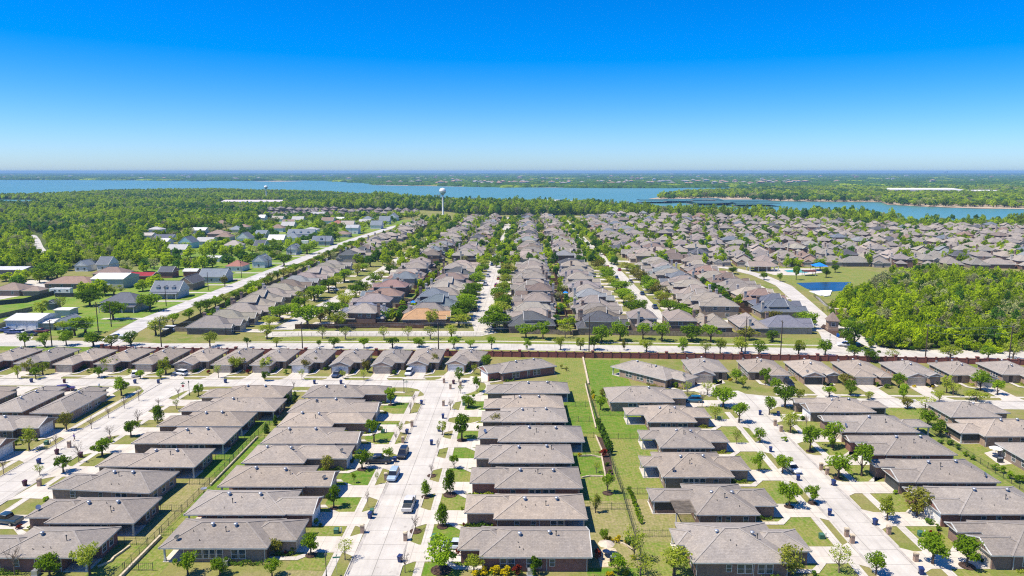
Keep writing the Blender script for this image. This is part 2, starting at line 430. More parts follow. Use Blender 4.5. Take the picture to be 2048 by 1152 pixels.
# the through road and its footways
RS = px([(-60, 692), (210, 694), (330, 698), (500, 698), (985, 699.5), (1500, 708), (1760, 713), (2120, 720)])
RN = px([(-60, 679), (200, 682), (330, 687), (500, 686), (985, 687), (1500, 694), (1760, 700), (2120, 704)])
flat('through_road', RS + RN[::-1], 0.010, M_road, 'pale concrete through road beyond the brick wall', 'road')
flat('footway', px([(430, 683.6), (985, 681.5), (1500, 688), (1640, 690)]) + px([(1640, 691.6), (1500, 689.8), (985, 683.2), (430, 685.2)]), 0.02, M_walk, 'thin concrete footway on the far verge of the through road', 'sidewalk')
flat('footway', px([(1790, 700.8), (2120, 703.5)]) + px([(2120, 701.5), (1790, 698.8)]), 0.02, M_walk, 'concrete footway in front of the dense wood', 'sidewalk')
flat('verge', px([(330, 706), (985, 712), (1500, 718), (1760, 723), (2120, 731)]) + RS[:1:-1], 0.006, M_lawn[1], 'grass verge between the through road and the brick wall', 'verge')
flat('verge', px([(-60, 699), (330, 706)]) + [RS[2], RS[1], RS[0]], 0.0065, M_lawn[0], 'green verge under the power poles at the left', 'verge')
flat('verge', RN[3:7] + px([(1760, 690), (1650, 676), (985, 674), (560, 674)]), 0.006, M_lawn[1], 'grass verge on the far side of the through road', 'verge')
# the country road to the left, the far streets
strip('country_road', [(-147, 244), (-154, 290), (-153.5, 350), (-154, 490), (-153, 640), (-144, 800), (-130, 880)], 9.0, 0.06, M_asph, 'straight pale grey country road running away on the left', 'road')
strip('far_street', [(-93, 272), (-91, 320), (-88, 352), (-87.5, 440), (-86, 600), (-84, 760)], 8.0, 0.05, M_conc, 'concrete street nearest the country road beyond the through road', 'street')
strip('far_street', [(-15, 268), (-18.2, 290), (-18.6, 400), (-20, 470), (-20.6, 640), (-20.4, 960)], 8.0, 0.055, M_conc, 'long straight concrete street up the centre of the far estate', 'street')
strip('far_street', [(72, 268), (60, 278), (54.5, 300), (54, 350), (54, 470), (50, 640), (47, 960)], 8.0, 0.05, M_conc, 'concrete street right of centre in the far estate', 'street')
strip('loop_street', px([(535, 669), (600, 667.5), (960, 667.5), (978, 662)]), 9.0, 0.065, M_conc, 'concrete loop street behind the low iron railing', 'street')
strip('boulevard', [(104, 240), (112, 262), (120.5, 294), (128, 335), (136.5, 385), (136, 425), (128, 455), (112, 475), (88, 486), (60, 490)], 8.2, 0.07, M_conc, 'concrete boulevard curving past the pond', 'street')
strip('boulevard', [(121, 240), (121, 255), (123, 275), (126.5, 300)], 6.0, 0.08, M_conc, 'short carriageway right of the little entrance tower', 'street')
strip('footway', [(127, 243), (129, 262), (131, 290), (136, 330), (141, 352)], 1.3, 0.016, M_walk, 'concrete path along the edge of the dense wood', 'path')
YF = [478 + 31 * k for k in range(17)]
for i, y in enumerate(YF[::1]):
    if i % 2 == 0:
        strip('far_street', [(x, y + 10 * math.sin(x / 90)) for x in range(66, 760, 30)], 7.0, 0.05, M_conc, 'pale cross street among the crowded roofs, %s from the pond' % nth(i // 2 + 1), 'street')
strip('wood_lane', px([(92, 512), (78, 495), (72, 480), (66, 472), (55, 468)]), 6.0, 0.03, M_asph, 'pale grey lane curving into the wood at far left', 'road')
strip('wood_lane', px([(60, 421), (150, 422.5), (220, 423)]), 10.0, 0.03, M_walk, 'pale straight track crossing the far left wood', 'road')
flat('gravel_yard', px([(-5, 583), (60, 560), (100, 560), (98, 575), (40, 592), (-5, 600)]), 0.03, M_walk, 'pale gravel yard beside the rural sheds', 'yard')
flat('gravel_yard', px([(-5, 668), (70, 660), (66, 676), (52, 684), (-5, 686)]), 0.034, M_walk, 'pale concrete apron where blue trucks are parked', 'yard')
flat('pasture', px([(-60, 660), (-60, 600), (150, 565), (300, 535), (370, 500), (440, 470), (540, 440), (840, 440)]) + [(-158, 700), (-158, 400), (-158, 262)] + px([(180, 676)]), 0.02, M_meadow, 'bright green pasture with lots left of the country road', 'grassland')
# drives of the rural lots
for i, (a, b2, y) in enumerate([(205, 320, 637.5), (310, 408, 602.5), (375, 470, 585.5), (415, 490, 570), (425, 510, 558.5), (470, 530, 546), (530, 590, 526.5), (575, 640, 513), (590, 655, 510), (640, 690, 495), (660, 720, 486)]):
    p0 = G(a, y); p1 = G(b2, y)
    strip('rural_drive', [(p0[0], p0[1]), (-157, p1[1])], 3.2, 0.08 + 0.002 * i, M_walk, 'narrow concrete drive, %s along the country road' % nth(i + 1), 'drive')
# park, pool and pond
flat('park_lawn', [(141, 350), (146, 345), (186, 372), (206, 410), (212, 438), (200, 462), (176, 466), (150, 462), (142, 440), (143.5, 400)], 0.02, M_lawn[1], 'dry green and tan lawn around the pond', 'lawn')
pp = px([(1592, 566), (1650, 564.5), (1702, 564.5), (1703, 579), (1668, 583), (1632, 584), (1612, 577)])
flat('pond', pp, 0.09, M_pond, 'small deep blue pond behind the boulevard', 'pond')
sp = MB()
sp.prism(px([(1618, 583), (1640, 582.5), (1655, 591), (1641, 592)]), 0.02, 0.35); sp.prism(px([(1640, 582.6), (1664, 582.2), (1660, 592.5), (1648, 594), (1645, 588)]), 0.02, 0.5)
tag(sp.build('spillway', M_white), 'white concrete spillway below the blue pond', 'spillway')
flat('pool_deck', px([(1530, 545), (1545, 537), (1640, 537), (1648, 545), (1600, 551), (1548, 550)]), 0.06, M_drive, 'pale deck around the swimming pool', 'deck')
flat('swimming_pool', px([(1568, 541), (1600, 539), (1622, 543.5), (1612, 546), (1575, 544.5)]), 0.12, M_pool, 'turquoise swimming pool beside the blue canopy', 'pool')
# the lake
SHORE = [(-200, 395), (0, 394), (100, 392), (250, 384), (430, 382), (640, 388), (760, 395), (800, 402), (905, 409), (1040, 413), (1180, 416), (1340, 429), (1500, 433), (1600, 437), (1700, 434), (1820, 454), (1860, 456), (2048, 449), (2500, 449)]
LAKE = px(SHORE + [
           (2500, 380), (2048, 374), (1660, 373.5), (1300, 376), (1020, 374.5), (760, 369.5), (740, 366), (640, 361), (400, 362), (160, 360), (-200, 360)])
flat('lake', LAKE, 0.3, M_lake, 'wide teal lake stretching across below the horizon', 'lake')
flat('lake_arm', px([(1000, 359.8), (1320, 358.4), (1330, 357.6), (1000, 358.8)]), 0.3, M_lake, 'thin bright strip of distant lake water', 'lake')
flat('lake_arm', px([(-80, 408), (60, 406), (75, 400), (-80, 399)]), 0.32, M_lake, 'small inlet of water in the far left wood', 'lake')
PEN = px([(1296, 398.5), (1345, 399.5), (1480, 402), (1560, 403), (1700, 404.5), (1762, 405), (1775, 410), (1850, 414), (1960, 418), (2120, 420), (2500, 424), (2500, 376), (2060, 377), (1900, 378.5), (1700, 378), (1560, 380), (1450, 384), (1345, 391)])
flat('peninsula', PEN, 0.8, M_sand, 'sandy shored wooded peninsula beyond the marina', 'land')
flat('far_beach', px([(735, 370), (800, 371.5), (1020, 374.8), (1300, 376.4), (1540, 374.2), (1540, 372.8), (1300, 374.4), (1020, 373.2), (800, 370)]), 0.6, M_sand, 'pale beach along the opposite lake shore', 'beach')

# ================================================================ one-storey houses of the near estate
E_ = 0.5
EZ = 2.6
def hip(mr, mf, mg, x0, x1, y0, y1, z, p, e0='hip', e1='hip', axis='x'):
    """roof solid on a rectangle: slopes to mr, fascia to mf, gable triangles (with rake boards) to mg"""
    if axis == 'y':
        T = lambda q: (q[1], q[0], q[2]); x0, x1, y0, y1 = y0, y1, x0, x1
    else: T = lambda q: q
    h = (y1 - y0) / 2; ym = (y0 + y1) / 2; zr = z + h * p
    r0 = x0 + (h if e0 == 'hip' else 0); r1 = x1 - (h if e1 == 'hip' else 0)
    if r1 < r0: r0 = r1 = (r0 + r1) / 2
    vs = [(x0, y0, z), (x1, y0, z), (x1, y1, z), (x0, y1, z), (r0, ym, zr), (r1, ym, zr)]
    fl = axis == 'y'
    def add(mb, v_, f_): mb.add([T(q) for q in v_], [tuple(reversed(g)) for g in f_] if fl else f_)
    add(mr, vs, [(0, 1, 5, 4), (2, 3, 4, 5)])
    if e0 == 'hip': add(mr, vs, [(3, 0, 4)])
    else:
        q_ = MB(mr.my); mg.append(q_); add(q_, [vs[3], vs[0], vs[4]], [(0, 1, 2)])
    if e1 == 'hip': add(mr, vs, [(1, 2, 5)])
    else:
        q_ = MB(mr.my); mg.append(q_); add(q_, [vs[1], vs[2], vs[5]], [(0, 1, 2)])
    def cap(a, c):
        a, c = T(a), T(c); mr.beam((a[0], a[1], a[2] + .045), (c[0], c[1], c[2] + .045), .3, .05, 1)
    if r1 - r0 > .3: cap(vs[4], vs[5])
    if e0 == 'hip': cap(vs[0], vs[4]); cap(vs[3], vs[4])
    if e1 == 'hip': cap(vs[1], vs[5]); cap(vs[2], vs[5])
    d = 0.22
    vb = [(a, b2, z - d) for a, b2, _ in vs[:4]] + vs[:4]
    add(mf, vb, [(0, 1, 5, 4), (1, 2, 6, 5), (2, 3, 7, 6), (3, 0, 4, 7), (3, 2, 1, 0)])
    for e, xe, s_ in ((e0, x0, -1), (e1, x1, 1)):
        if e != 'hip':
            for ya in (y0, y1):
                a = T((xe + s_ * 0.03, ya, z + 0.05)); c = T((xe + s_ * 0.03, ym, zr + 0.06))
                mf.beam(a, c, 0.14, 0.2)
def hipz(x, y, x0, x1, y0, y1, z, p): return z + p * min(x - x0, x1 - x, y - y0, y1 - y)

# shared small meshes
b_ = MB()
for q in ((-.55, .55, .72, .8), (-.55, .55, -.8, -.72), (-.55, -.47, -.72, .72), (.47, .55, -.72, .72), (-.47, .47, -.03, .03)): b_.box(q[0], q[1], -0.07, 0.0, q[2], q[3])
ME_wframe = b_.mesh('window', M_frame)
b_ = MB(); b_.box(-.47, .47, -0.03, 0.0, -.72, .72); ME_pane = b_.mesh('pane', M_glass)
b_ = MB()
for i in range(4): b_.box(-2.4, 2.4, -0.06, 0, 0.03 + i * 0.53, 0.03 + i * 0.53 + 0.5)
b_.box(-2.45, 2.45, -0.03, 0, 0.0, 2.16)
ME_gdoor = b_.mesh('garage_door', M_tan); ME_gdoorw = b_.mesh('garage_door', M_white)
b_ = MB(); b_.box(-.5, .5, -.06, 0, 0, 2.1); b_.box(-.36, .36, -.09, -.06, .25, 1.0); b_.box(-.36, .36, -.09, -.06, 1.15, 1.9); ME_door = b_.mesh('front_door', M_pole)
b_ = MB(); b_.tube([(0, 0, -.3), (0, 0, .28)], .16, 8); b_.tube([(0, 0, .28), (0, 0, .36), (0, 0, .52), (0, 0, .6)], [.3, .36, .3, .1], 10); ME_dome = b_.mesh('roof_vent', M_galv, True)
b_ = MB(); b_.tube([(0, 0, -.3), (0, 0, .75)], .06, 6); b_.tube([(0, 0, .75), (0, 0, .9)], .13, 8); ME_pipe = b_.mesh('flue_pipe', M_metal)
b_ = MB(); b_.tube([(0, 0, -.2), (0, 0, .3)], .05, 6); ME_stub = b_.mesh('vent_stub', M_metal)
b_ = MB(); b_.tube([(0, 0, -.3), (0, 0, .5)], .04, 5)
b_.tube([(0, 0, .5), (.12, -.1, .58), (.2, -.18, .64)], [.05, .38, .42], 12); ME_dish = b_.mesh('satellite_dish', M_galv)
b_ = MB(); b_.box(-.45, .45, -.45, .45, 0.05, .85); b_.tube([(0, 0, .85), (0, 0, .9)], .36, 10); b_.box(-.6, .6, -.6, .6, 0, .05); ME_ac = b_.mesh('condenser', M_galv)
b_ = MB(); b_.box(-.045, .045, -.045, .045, .05, EZ - .2); ME_spout = b_.mesh('downspout', M_trim)
b_ = MB(); b_.box(-.12, .12, -.12, .12, 0, EZ - .21); b_.box(-.17, .17, -.17, .17, 0, .5); ME_post = b_.mesh('porch_post', M_trim)

ROOF = [(0.328, 0.289, 0.247), (0.3, 0.268, 0.234), (0.352, 0.304, 0.252), (0.32, 0.29, 0.256)]
def near_house(name, label, ox, oy, ang, L, W, my=1, front=5.0, wing=(2.2, 9.2), wend='hip', mend='hip', notch=(3.6, 3.8), patio=None, extra=None,
               mat=0, gd=0, drive=9.0, group='low houses of the near estate', pitch=0.375, south=None, drx=0.0, gopen=False, rseed=0, path=True):
    rg = random.Random(rseed * 977 + 13)
    t = root(name, (ox, oy, 0), R(ang))
    tag(t, label, 'house', group)
    mw, mr, mf, mg, mp = MB(my), MB(my), MB(my), [], []
    mat_b = M_brick[mat]
    hip(mr, mf, mg, front, L, 0, W, EZ, pitch, 'hip', mend, 'x')
    wx1 = min(front + (wing[1] - wing[0]) * 0.5 + 1.5, L - 4)
    hip(mr, mf, mg, 0, wx1, wing[0], wing[1], EZ, pitch, wend, 'hip', 'x')
    e = E_; zt = EZ - 0.2
    # main walls (with the covered patio notch at the back)
    x0, x1, y0, y1 = front + e, L - e, e, W - e
    if notch:
        nx, ny = notch
        mw.prism([(x0, y0), (x1 - nx, y0), (x1 - nx, y0 + ny), (x1, y0 + ny), (x1, y1), (x0, y1)], 0, zt)
        mp.append((x1 - .14, y0 + .14))
    else: mw.prism([(x0, y0), (x1, y0), (x1, y1), (x0, y1)], 0, zt)
    mw.prism([(e, wing[0] + e), (wx1 - .6, wing[0] + e), (wx1 - .6, wing[1] - e), (e, wing[1] - e)], 0, zt)
    if extra:
        for (a0, a1, c0, c1, en, ax, bm) in extra:
            hip(mr, mf, mg, a0, a1, c0, c1, EZ + 0.015, pitch + 0.02, en, 'hip', ax)
            mw.prism([(a0 + e, c0 + e), (a1 - e, c0 + e), (a1 - e, c1 - e), (a0 + e, c1 - e)], 0, zt)
    if patio:
        pl, c0, c1, scr = patio
        hip(mr, mf, mg, L - 3.2, L + pl, c0, c1, EZ - 0.02, pitch - 0.03, 'hip', 'hip', 'x')
        for yy in (c0 + .35, c1 - .6): mp.append((L + pl - .48, yy + .12))
        sl_ = MB(my); sl_.box(L - e + .01, L + pl - .2, c0 + .2, c1 - .2, 0.0, .14); sl_.build('patio_slab', M_drive, t)
        if scr:
            sm = MB(my); sm.box(L - e + .02, L + pl - .5, c0 + .45, c0 + .5, .75, zt - .05); sm.box(L + pl - .52, L + pl - .47, c0 + .5, c1 - .5, .75, zt - .05); sm.build('insect_screen', M_metal, t)
            sw = MB(my); sw.box(L - e + .02, L + pl - .42, c0 + .4, c0 + .55, .14, .75); sw.box(L + pl - .56, L + pl - .42, c0 + .55, c1 - .5, .14, .75); sw.build('screen_wall', mat_b, t)
    elif notch:
        sl_ = MB(my); sl_.box(x1 - notch[0] + .01, x1 + .15, y0 - .1, y0 + notch[1] - .01, 0, .1); sl_.build('patio_slab', M_drive, t)
    rc = ROOF[rg.randrange(4)]
    k = rg.uniform(.86, 1.1); rc = tuple(q * k for q in rc)
    mw.build('wall', mat_b, t)
    o = mr.build('roof', [M_roof, M_ridge], t); o.color = (*rc, 1)
    mf.build('fascia', M_trim, t)
    for q_ in mg: q_.build('gable', mat_b, t)
    for q_ in mp: link('porch_post', ME_post, t, (q_[0], q_[1] * my, 0))
    def put(nm, me, x, y, z, face=None):
        """face: outward direction in house space"""
        rz = 0.0
        if face: rz = math.atan2(face[1] * my, face[0]) + math.pi / 2
        return link(nm, me, t, (x, y * my, z), rz)
    def window(x, y, z, face, sx=1.0, sz=1.0):
        f_ = put('window', ME_wframe, x, y, z, face); f_.scale = (sx, 1, sz)
        link('pane', ME_pane, f_)
    # garage door, front door
    gy = (wing[0] + wing[1]) / 2
    g_ = None
    if not gopen: g_ = put('garage_door', ME_gdoorw if gd else ME_gdoor, e, gy, 0.0, (-1, 0))
    else:
        q = MB(my); q.box(e - .02, e + .03, gy - 2.4, gy + 2.4, 0.02, 2.1); q.build('garage_opening', M_metal, t)
    if front > 1.2:
        fy = wing[0] * .5 + .3 if wing[0] > 1.5 else (wing[1] + W) / 2
        if wing[0] > 1.5 or W - wing[1] > 1.5:
            put('front_door', ME_door, front + e, fy, 0, (-1, 0))
    # windows on the long visible wall, the back and the front
    xs = south if south is not None else [front + (L - front) * q for q in (rg.uniform(.18, .3), rg.uniform(.42, .5), rg.uniform(.6, .68))]
    for q in xs:
        if rg.random() < .45: window(q - .6, e, 1.35, (0, -1)); window(q + .6, e, 1.35, (0, -1))
        else: window(q, e, 1.45, (0, -1), .8, .75)
    if wing[0] + e < 1.5 or True:
        pass
    bx = L - e
    for q in ((.55, .78) if notch else (.2, .5, .8)):
        if patio and patio[1] < q * W < patio[2] + .5: continue
        window(bx, e + q * (W - 2 * e), 1.4, (1, 0), 1.1, .95)
    for q in (.35, .7): window(front + (L - front) * q, W - e, 1.45, (0, 1), .9, .85)
    # roof furniture
    for i in range(rg.choice([1, 2, 2])):
        x = front + (L - front) * (.33 + .3 * i + rg.uniform(-.04, .06)); y = W * .5 - rg.uniform(.5, 1.0)
        put('roof_vent', ME_dome, x, y, hipz(x, y, front, L, 0, W, EZ, pitch))
    x = front + (L - front) * rg.uniform(.2, .75); y = W * rg.uniform(.25, .4); put('flue_pipe', ME_pipe, x, y, hipz(x, y, front, L, 0, W, EZ, pitch))
    for i in range(3):
        x = front + (L - front) * rg.uniform(.25, .8); y = W * rg.uniform(.12, .42); put('vent_stub', ME_stub, x, y, hipz(x, y, front, L, 0, W, EZ, pitch))
    if rg.random() < .4:
        x = rg.choice([1.4, L - 2.5]); y = wing[0] + 1.6 if x < 3 else 1.3; put('satellite_dish', ME_dish, x, y, (hipz(x, y, 0, wx1, wing[0], wing[1], EZ, pitch) if x < 3 else hipz(x, y, front, L, 0, W, EZ, pitch)))
    for x in (front + e + .15, (front + L) / 2 + rg.uniform(-2, 2), L - e - (notch[0] if notch else 0) - .2): link('downspout', ME_spout, t, (x, (e - .045) * my, 0))
    if rg.random() < .7: put('condenser', ME_ac, front + (L - front) * rg.uniform(.3, .6), -.35, 0)
    # the concrete drive
    ca, sa = math.cos(R(ang)), math.sin(R(ang))
    def Wd(x, y): y *= my; return (ox + x * ca - y * sa, oy + x * sa + y * ca)
    if drive:
        a0, a1 = gy - 2.6, gy + 2.6
        pts = [(e, a0), (e, a1), (-drive + 1.8, a1 + drx), (-drive - .05, a1 + 1.3 + drx), (-drive - .05, a0 - 1.3 + drx), (-drive + 1.8, a0 + drx)]
        flat('driveway', [Wd(*q) for q in pts], 0.036 + 0.0006 * len(HOUSE_LOTS), M_drive, 'concrete drive of the ' + ' '.join(label.split()[:10]).rstrip(','), 'driveway')
        if path and front > 2.0:
            side = wing[0] > 1.5
            yp = wing[0] * .5 + .3 if side else (wing[1] + W) / 2
            yd = a0 if side else a1
            if side or W - wing[1] > 1.5:
                flat('front_path', [Wd(front + e, yp - .55), Wd(front + e, yp + .55), Wd(.2, yp + .55), Wd(-1.6, yd + (.1 if side else -.1)), Wd(-2.8, yd + (.1 if side else -.1)), Wd(-.4, yp - .55)], 0.080 + 0.0006 * len(HOUSE_LOTS), M_walk, 'front path of the ' + ' '.join(label.split()[:10]).rstrip(','), 'path')
    HEDGE_SPOTS.append((Wd, L, W, front, wing, label, rg.random()))
    HOUSE_LOTS.append((Wd, L, W, front, wing, drive))
    return t
HOUSE_LOTS = []; HEDGE_SPOTS = []
TONE = ['brown', 'tan', 'red-brown', 'grey-brown']
RSEED = [0]
def col_label(i, n_, row, mat, what='bungalow'):
    return '%s brick %s, %s from bottom in %s' % (TONE[mat], what, nth(n_ - i), row)

ZW = 9.7
C1 = [(397, 795, 566, 1), (356, 822, 550, 1), (312, 852, 486, 1), (261, 887, 449, 1), (189, 933, 391, 0.3), (94, 977, 312, -4.5), (32, 1046, 269, 1), (-95, 1115, 175, 1)]
for i, (a, y, c, an) in enumerate(C1):
    p0 = G(a, y, EZ); p1 = G(c, y, EZ); L_ = p1[0] - p0[0]
    mt = [1, 0, 0, 0, 3, 1, 0, 2][i]
    fr = 4.6 if i in (6,) else [5.2, 4.6, 4.2, 5.6, 6.2, 4.5, 4.6, 6][i]
    wg = (0.13, 7.0) if i != 6 else (2.0, 9.0)
    near_house('brick_house', col_label(i, 8, 'the row right of the left street', mt), p0[0], p0[1], an, L_, ZW, 1, fr, wg, 'hip', 'hip', (3.7, 3.8) if i != 5 else None, None, None, mt, i % 2, -(-95.4 - p0[0]), rseed=i, south=None if i != 5 else [4.5, 10, 14, 17.5])
C2 = [(603, 794, 727, 770), (574, 824, 744, 744), (553, 853, 664, 734), (520, 887, 706, 706), (482, 926, 608, 692), (434, 973, 654, 654), (367, 1029, 620, 620), (316, 1096, 535, 590)]
for i, (a, y, c, g_) in enumerate(C2):
    p0 = G(a, y, EZ); xr = -35.9; L_ = xr - p0[0]
    pm = G(c, y, EZ); fr = max(xr - pm[0], 0.0)
    stepped = fr > 2
    mt = [0, 3, 0, 0, 3, 0, 2, 3][i]
    near_house('brick_house', col_label(i, 8, 'the row left of the middle street', mt), xr, p0[1] + .35, 181, L_, ZW, -1, fr if stepped else 4.6, (2.4, 9.5) if stepped else (0.13, 7.2), 'hip' if stepped else 'gable', 'hip', None if i in (1, 4) else (3.0, 3.6), None, None, mt, (i + 1) % 2, 8.9, rseed=20 + i)
C3 = [(973, 786, 1140, 0), (961, 816, 1129, 0), (957, 843, 1136, 2.5), (952, 883, 1170, 3), (977, 925, 1149, 0), (989, 976, 1166, 0), (987, 1038, 1176, 0), (958, 1114, 1184, 0)]
for i, (a, y, c, _) in enumerate(C3):
    p0 = G(a, y, EZ); p1 = G(c, y, EZ); fx = -10.35
    fr = p0[0] - fx
    mt = [3, 0, 0, 0, 3, 2, 0, 2][i]
    if fr < 1.5: fr = 4.4
    near_house('brick_house', col_label(i, 8, 'the row right of the middle street', mt), fx, p0[1] - .1, 1, p1[0] - fx, ZW, 1, fr, (2.2, 9.45) if i > 2 else (0.13, 7.2), 'hip', 'hip' if i not in (7,) else 'gable', (3.2, 4.0) if i not in (1, 5, 7) else None, None, None, mt, i % 2, 8.55, rseed=40 + i)
C4 = [(1219, 804, 1371, 12.6), (1259, 844, 1421, 12), (1291, 895, 1468, 12.2), (1295, 954, 1515, 12.6), (1315, 1029, 1578, 12.4), (1368, 1125, 1640, 12.6)]
for i, (a, y, c, wd) in enumerate(C4):
    p0 = G(a, y, EZ); p1 = G(c, y, EZ)
    mainl = [1230, 1295, 1320, 1325, 1393, 1386][i]; pm = G(mainl, y, EZ)
    pl = max(pm[0] - p0[0], 0)
    if pl < .8: pl = 0
    xr = 44.0 if i else p1[0] + 1.5
    mt = [1, 0, 0, 3, 0, 0][i]
    if i == 0: pl = 0
    near_house('brick_house', col_label(i, 6, 'the row left of the right-hand street', mt), xr, p0[1] + .3, 181, xr - (pm[0] if pl else p0[0]), wd, -1, 4.2, (3.4, 10.4), 'hip', 'hip', None, ((pl, 5.2, 10.6, i == 4) if pl else None), None, mt, i % 2, 52.9 - xr, rseed=60 + i, pitch=.36)
C5 = [(1623, 824, 1753), (1686, 864, 1840), (1743, 909, 1915), (1801, 964, 2002), (1886, 1028, 2115), (1988, 1111, 2240)]
for i, (a, y, c) in enumerate(C5):
    p0 = G(a, y, EZ); p1 = G(c, y, EZ); fx = p0[0] - .3
    mt = [3, 0, 2, 0, 2, 0][i]
    near_house('brick_house', col_label(i, 6, 'the row right of the right-hand street', mt), fx, p0[1] - .1, 1, p1[0] - fx, [10.6, 11, 11, 11.2, 11.2, 11.4][i], 1, 3.0, (0.13, 6.6), 'gable', 'hip', None, ((4.6, 3.6, 8.6, i == 0) if i < 2 else None), [(-0.9, 6.4, 7.3, 10.9 if i else 10.4, 'gable', 'x', 0)], mt, (i + 1) % 2, fx - 60.3, rseed=80 + i, pitch=.38, gopen=i == 3)
C6 = [(1911, 834, 16, 11), (1928, 872, 20, 11), (2003, 925, 18, 11)]
for i, (a, y, ln, wd) in enumerate(C6):
    p0 = G(a, y, EZ); bx = 100.6
    mt = [1, 1, 3][i]
    near_house('brick_house', '%s brick bungalow, %s from top at the right edge behind the shrub line' % (TONE[mt], nth(i + 1)), bx + ln, p0[1] + .2, 181, ln, wd, -1, 4, (3, 10), 'hip', 'hip', None, (4.0, 2.0, 8.5, True) if i == 1 else None, None, mt, 0, 0, rseed=90 + i, path=False)
# houses left of the left street and below the cross street
for i, (yy, mt) in enumerate([(154.6, 3), (141.0, 0), (128.2, 1), (115.6, 0)]):
    if i < 2:
        near_house('brick_house', '%s brick bungalow, %s from top on the left side of the left street' % (TONE[mt], nth(i + 1)), -110.2, yy, 181, 17, ZW, -1, 4.5, (1.6, 8.8), 'gable', 'hip', None, None, None, mt, 1, 6.1, rseed=100 + i)
for i, (xe, yn, ln, mt) in enumerate([(-109.7, 187.6, 21.4, 1), (-121.4, 188, 20.8, 0), (-134.0, 187.5, 19, 3)]):
    near_house('brick_house', '%s brick bungalow, %s left from the top corner of the left street' % (TONE[mt], nth(i + 1)), xe, yn, -90, ln, 9.4, -1, 4, (2.2, 9.0), 'hip', 'hip', None, None, None, mt, 0, 9.0, rseed=110 + i)
# row backing onto the brick wall
XW = [-167, -155.0, -142.4, -130.4, -118.8, -106.4, -94.6, -82.9, -71.1, -58.9, -46.4, -35.9, -24.6]
for i, x in enumerate(XW):
    mt = [2, 3, 2, 0, 0, 1, 3, 1, 3, 1, 1, 1, 1][i]
    gab = i in (5, 9, 10, 11, 12)
    wd = 9.6
    yf = [211, 211.4, 210.4, 211.4, 211.6, 211, 211, 211, 211.3, 210.6, 210.8, 212.3, 212.1][i]
    ang = 89.0 if i < 12 else 80.0
    near_house('brick_house', '%s brick bungalow, %s from left in the row backing onto the brick wall' % (TONE[mt], nth(i + 1)), x + wd, yf, ang, 18.6 if i < 12 else 17, wd, 1, [4.2, 3.2, 5, 3.6, 4.4][i % 5], (2.9, 9.5), 'gable' if gab else 'hip', 'hip', (2.6, 3.4) if i % 2 else None, None, None, mt, int(i in (8, 9, 11, 12)), 6.9 if i < 12 else 9.0, rseed=120 + i, drx=0.0)
pa, pb = G(1024, 744, EZ), G(1114, 732, EZ); an_ = math.atan2(pb[1] - pa[1], pb[0] - pa[0])
near_house('brick_house', 'red-brown brick bungalow turned away at the bend of the middle street', pa[0] - 6.8 * math.cos(an_), pa[1] - 6.8 * math.sin(an_), math.degrees(an_), 6.8 + math.hypot(pb[0] - pa[0], pb[1] - pa[1]), 9.6, 1, 3.5, (1.8, 9.0), 'gable', 'hip', None, None, None, 2, 1, 5.5, rseed=140)
p0 = G(1334, 761, EZ)
near_house('brick_house', 'long tan brick bungalow set diagonally on the open green lawn', p0[0] + 2.6, p0[1] - 2.6, 134, 24.0, 10.4, -1, 4.0, (3.2, 9.8), 'hip', 'hip', (2.6, 4.4), None, None, 1, 0, 8.0, rseed=141)
R2 = [(47.6, 203.2, 1, 1, 0), (64.4, 203.0, 3, 0, 1), (78.4, 202.0, 1, 1, 0), (92.6, 201.8, 1, 1, 0), (107.0, 201.4, 1, 1, 0), (121.4, 201.0, 1, 0, 1), (136.2, 201.6, 1, 0, 1), (150.6, 200.6, 0, 1, 0)]
for i, (x, yf, mt, gw, q) in enumerate(R2):
    wd = 11.4
    wg = (0.13, 6.6) if gw else (4.9, 11.3)
    near_house('brick_house', '%s brick bungalow, %s from left in the right-hand row below the brick wall' % (TONE[mt], nth(i + 1)), x, yf, 89.0, 16.6, wd, -1, 3.4, wg, 'gable' if i in (0, 2, 4, 5) else 'hip', 'hip', None, None, [(-.2 if i % 2 else 1.6, 5.5, 7.4, 11.3, 'hip' if i % 2 else 'gable', 'x', 0)] if gw and i else None, mt, 0, 11.0 + .35 * i, rseed=150 + i, gopen=i in (2,), drx=0.0)

# kerbs along the near streets, broken at the drives
def kerb(x, y0, y1, gaps, label):
    b_ = MB(); y = y0
    for a, c in sorted(gaps) + [(y1, y1)]:
        if a > y: b_.box(x - .08, x + .08, y, a, 0.0, .13)
        y = max(y, c)
    struct(b_.build('kerb', M_walk), label, 'kerb')
def gaps_for(x, tol=1.5):
    out = []
    for (Wd, L_, W_, fr, wg, dr) in HOUSE_LOTS:
        if not dr: continue
        gy = (wg[0] + wg[1]) / 2
        p = Wd(-dr, gy)
        if abs(p[0] - x) < tol: out.append((p[1] - 3.9, p[1] + 3.9))
    return out
for x, y0, y1, lb in ((-27.05, 80, 187, 'left kerb of the middle street'), (-18.85, 80, 178, 'right kerb of the middle street'), (-95.35, 80, 188, 'right kerb of the left street'), (-104.25, 80, 188, 'left kerb of the left street'),
                      (52.85, 80, 176, 'left kerb of the right-hand street'), (60.35, 80, 172, 'right kerb of the right-hand street')):
    kerb(x, y0, y1, gaps_for(x), 'low concrete ' + lb)
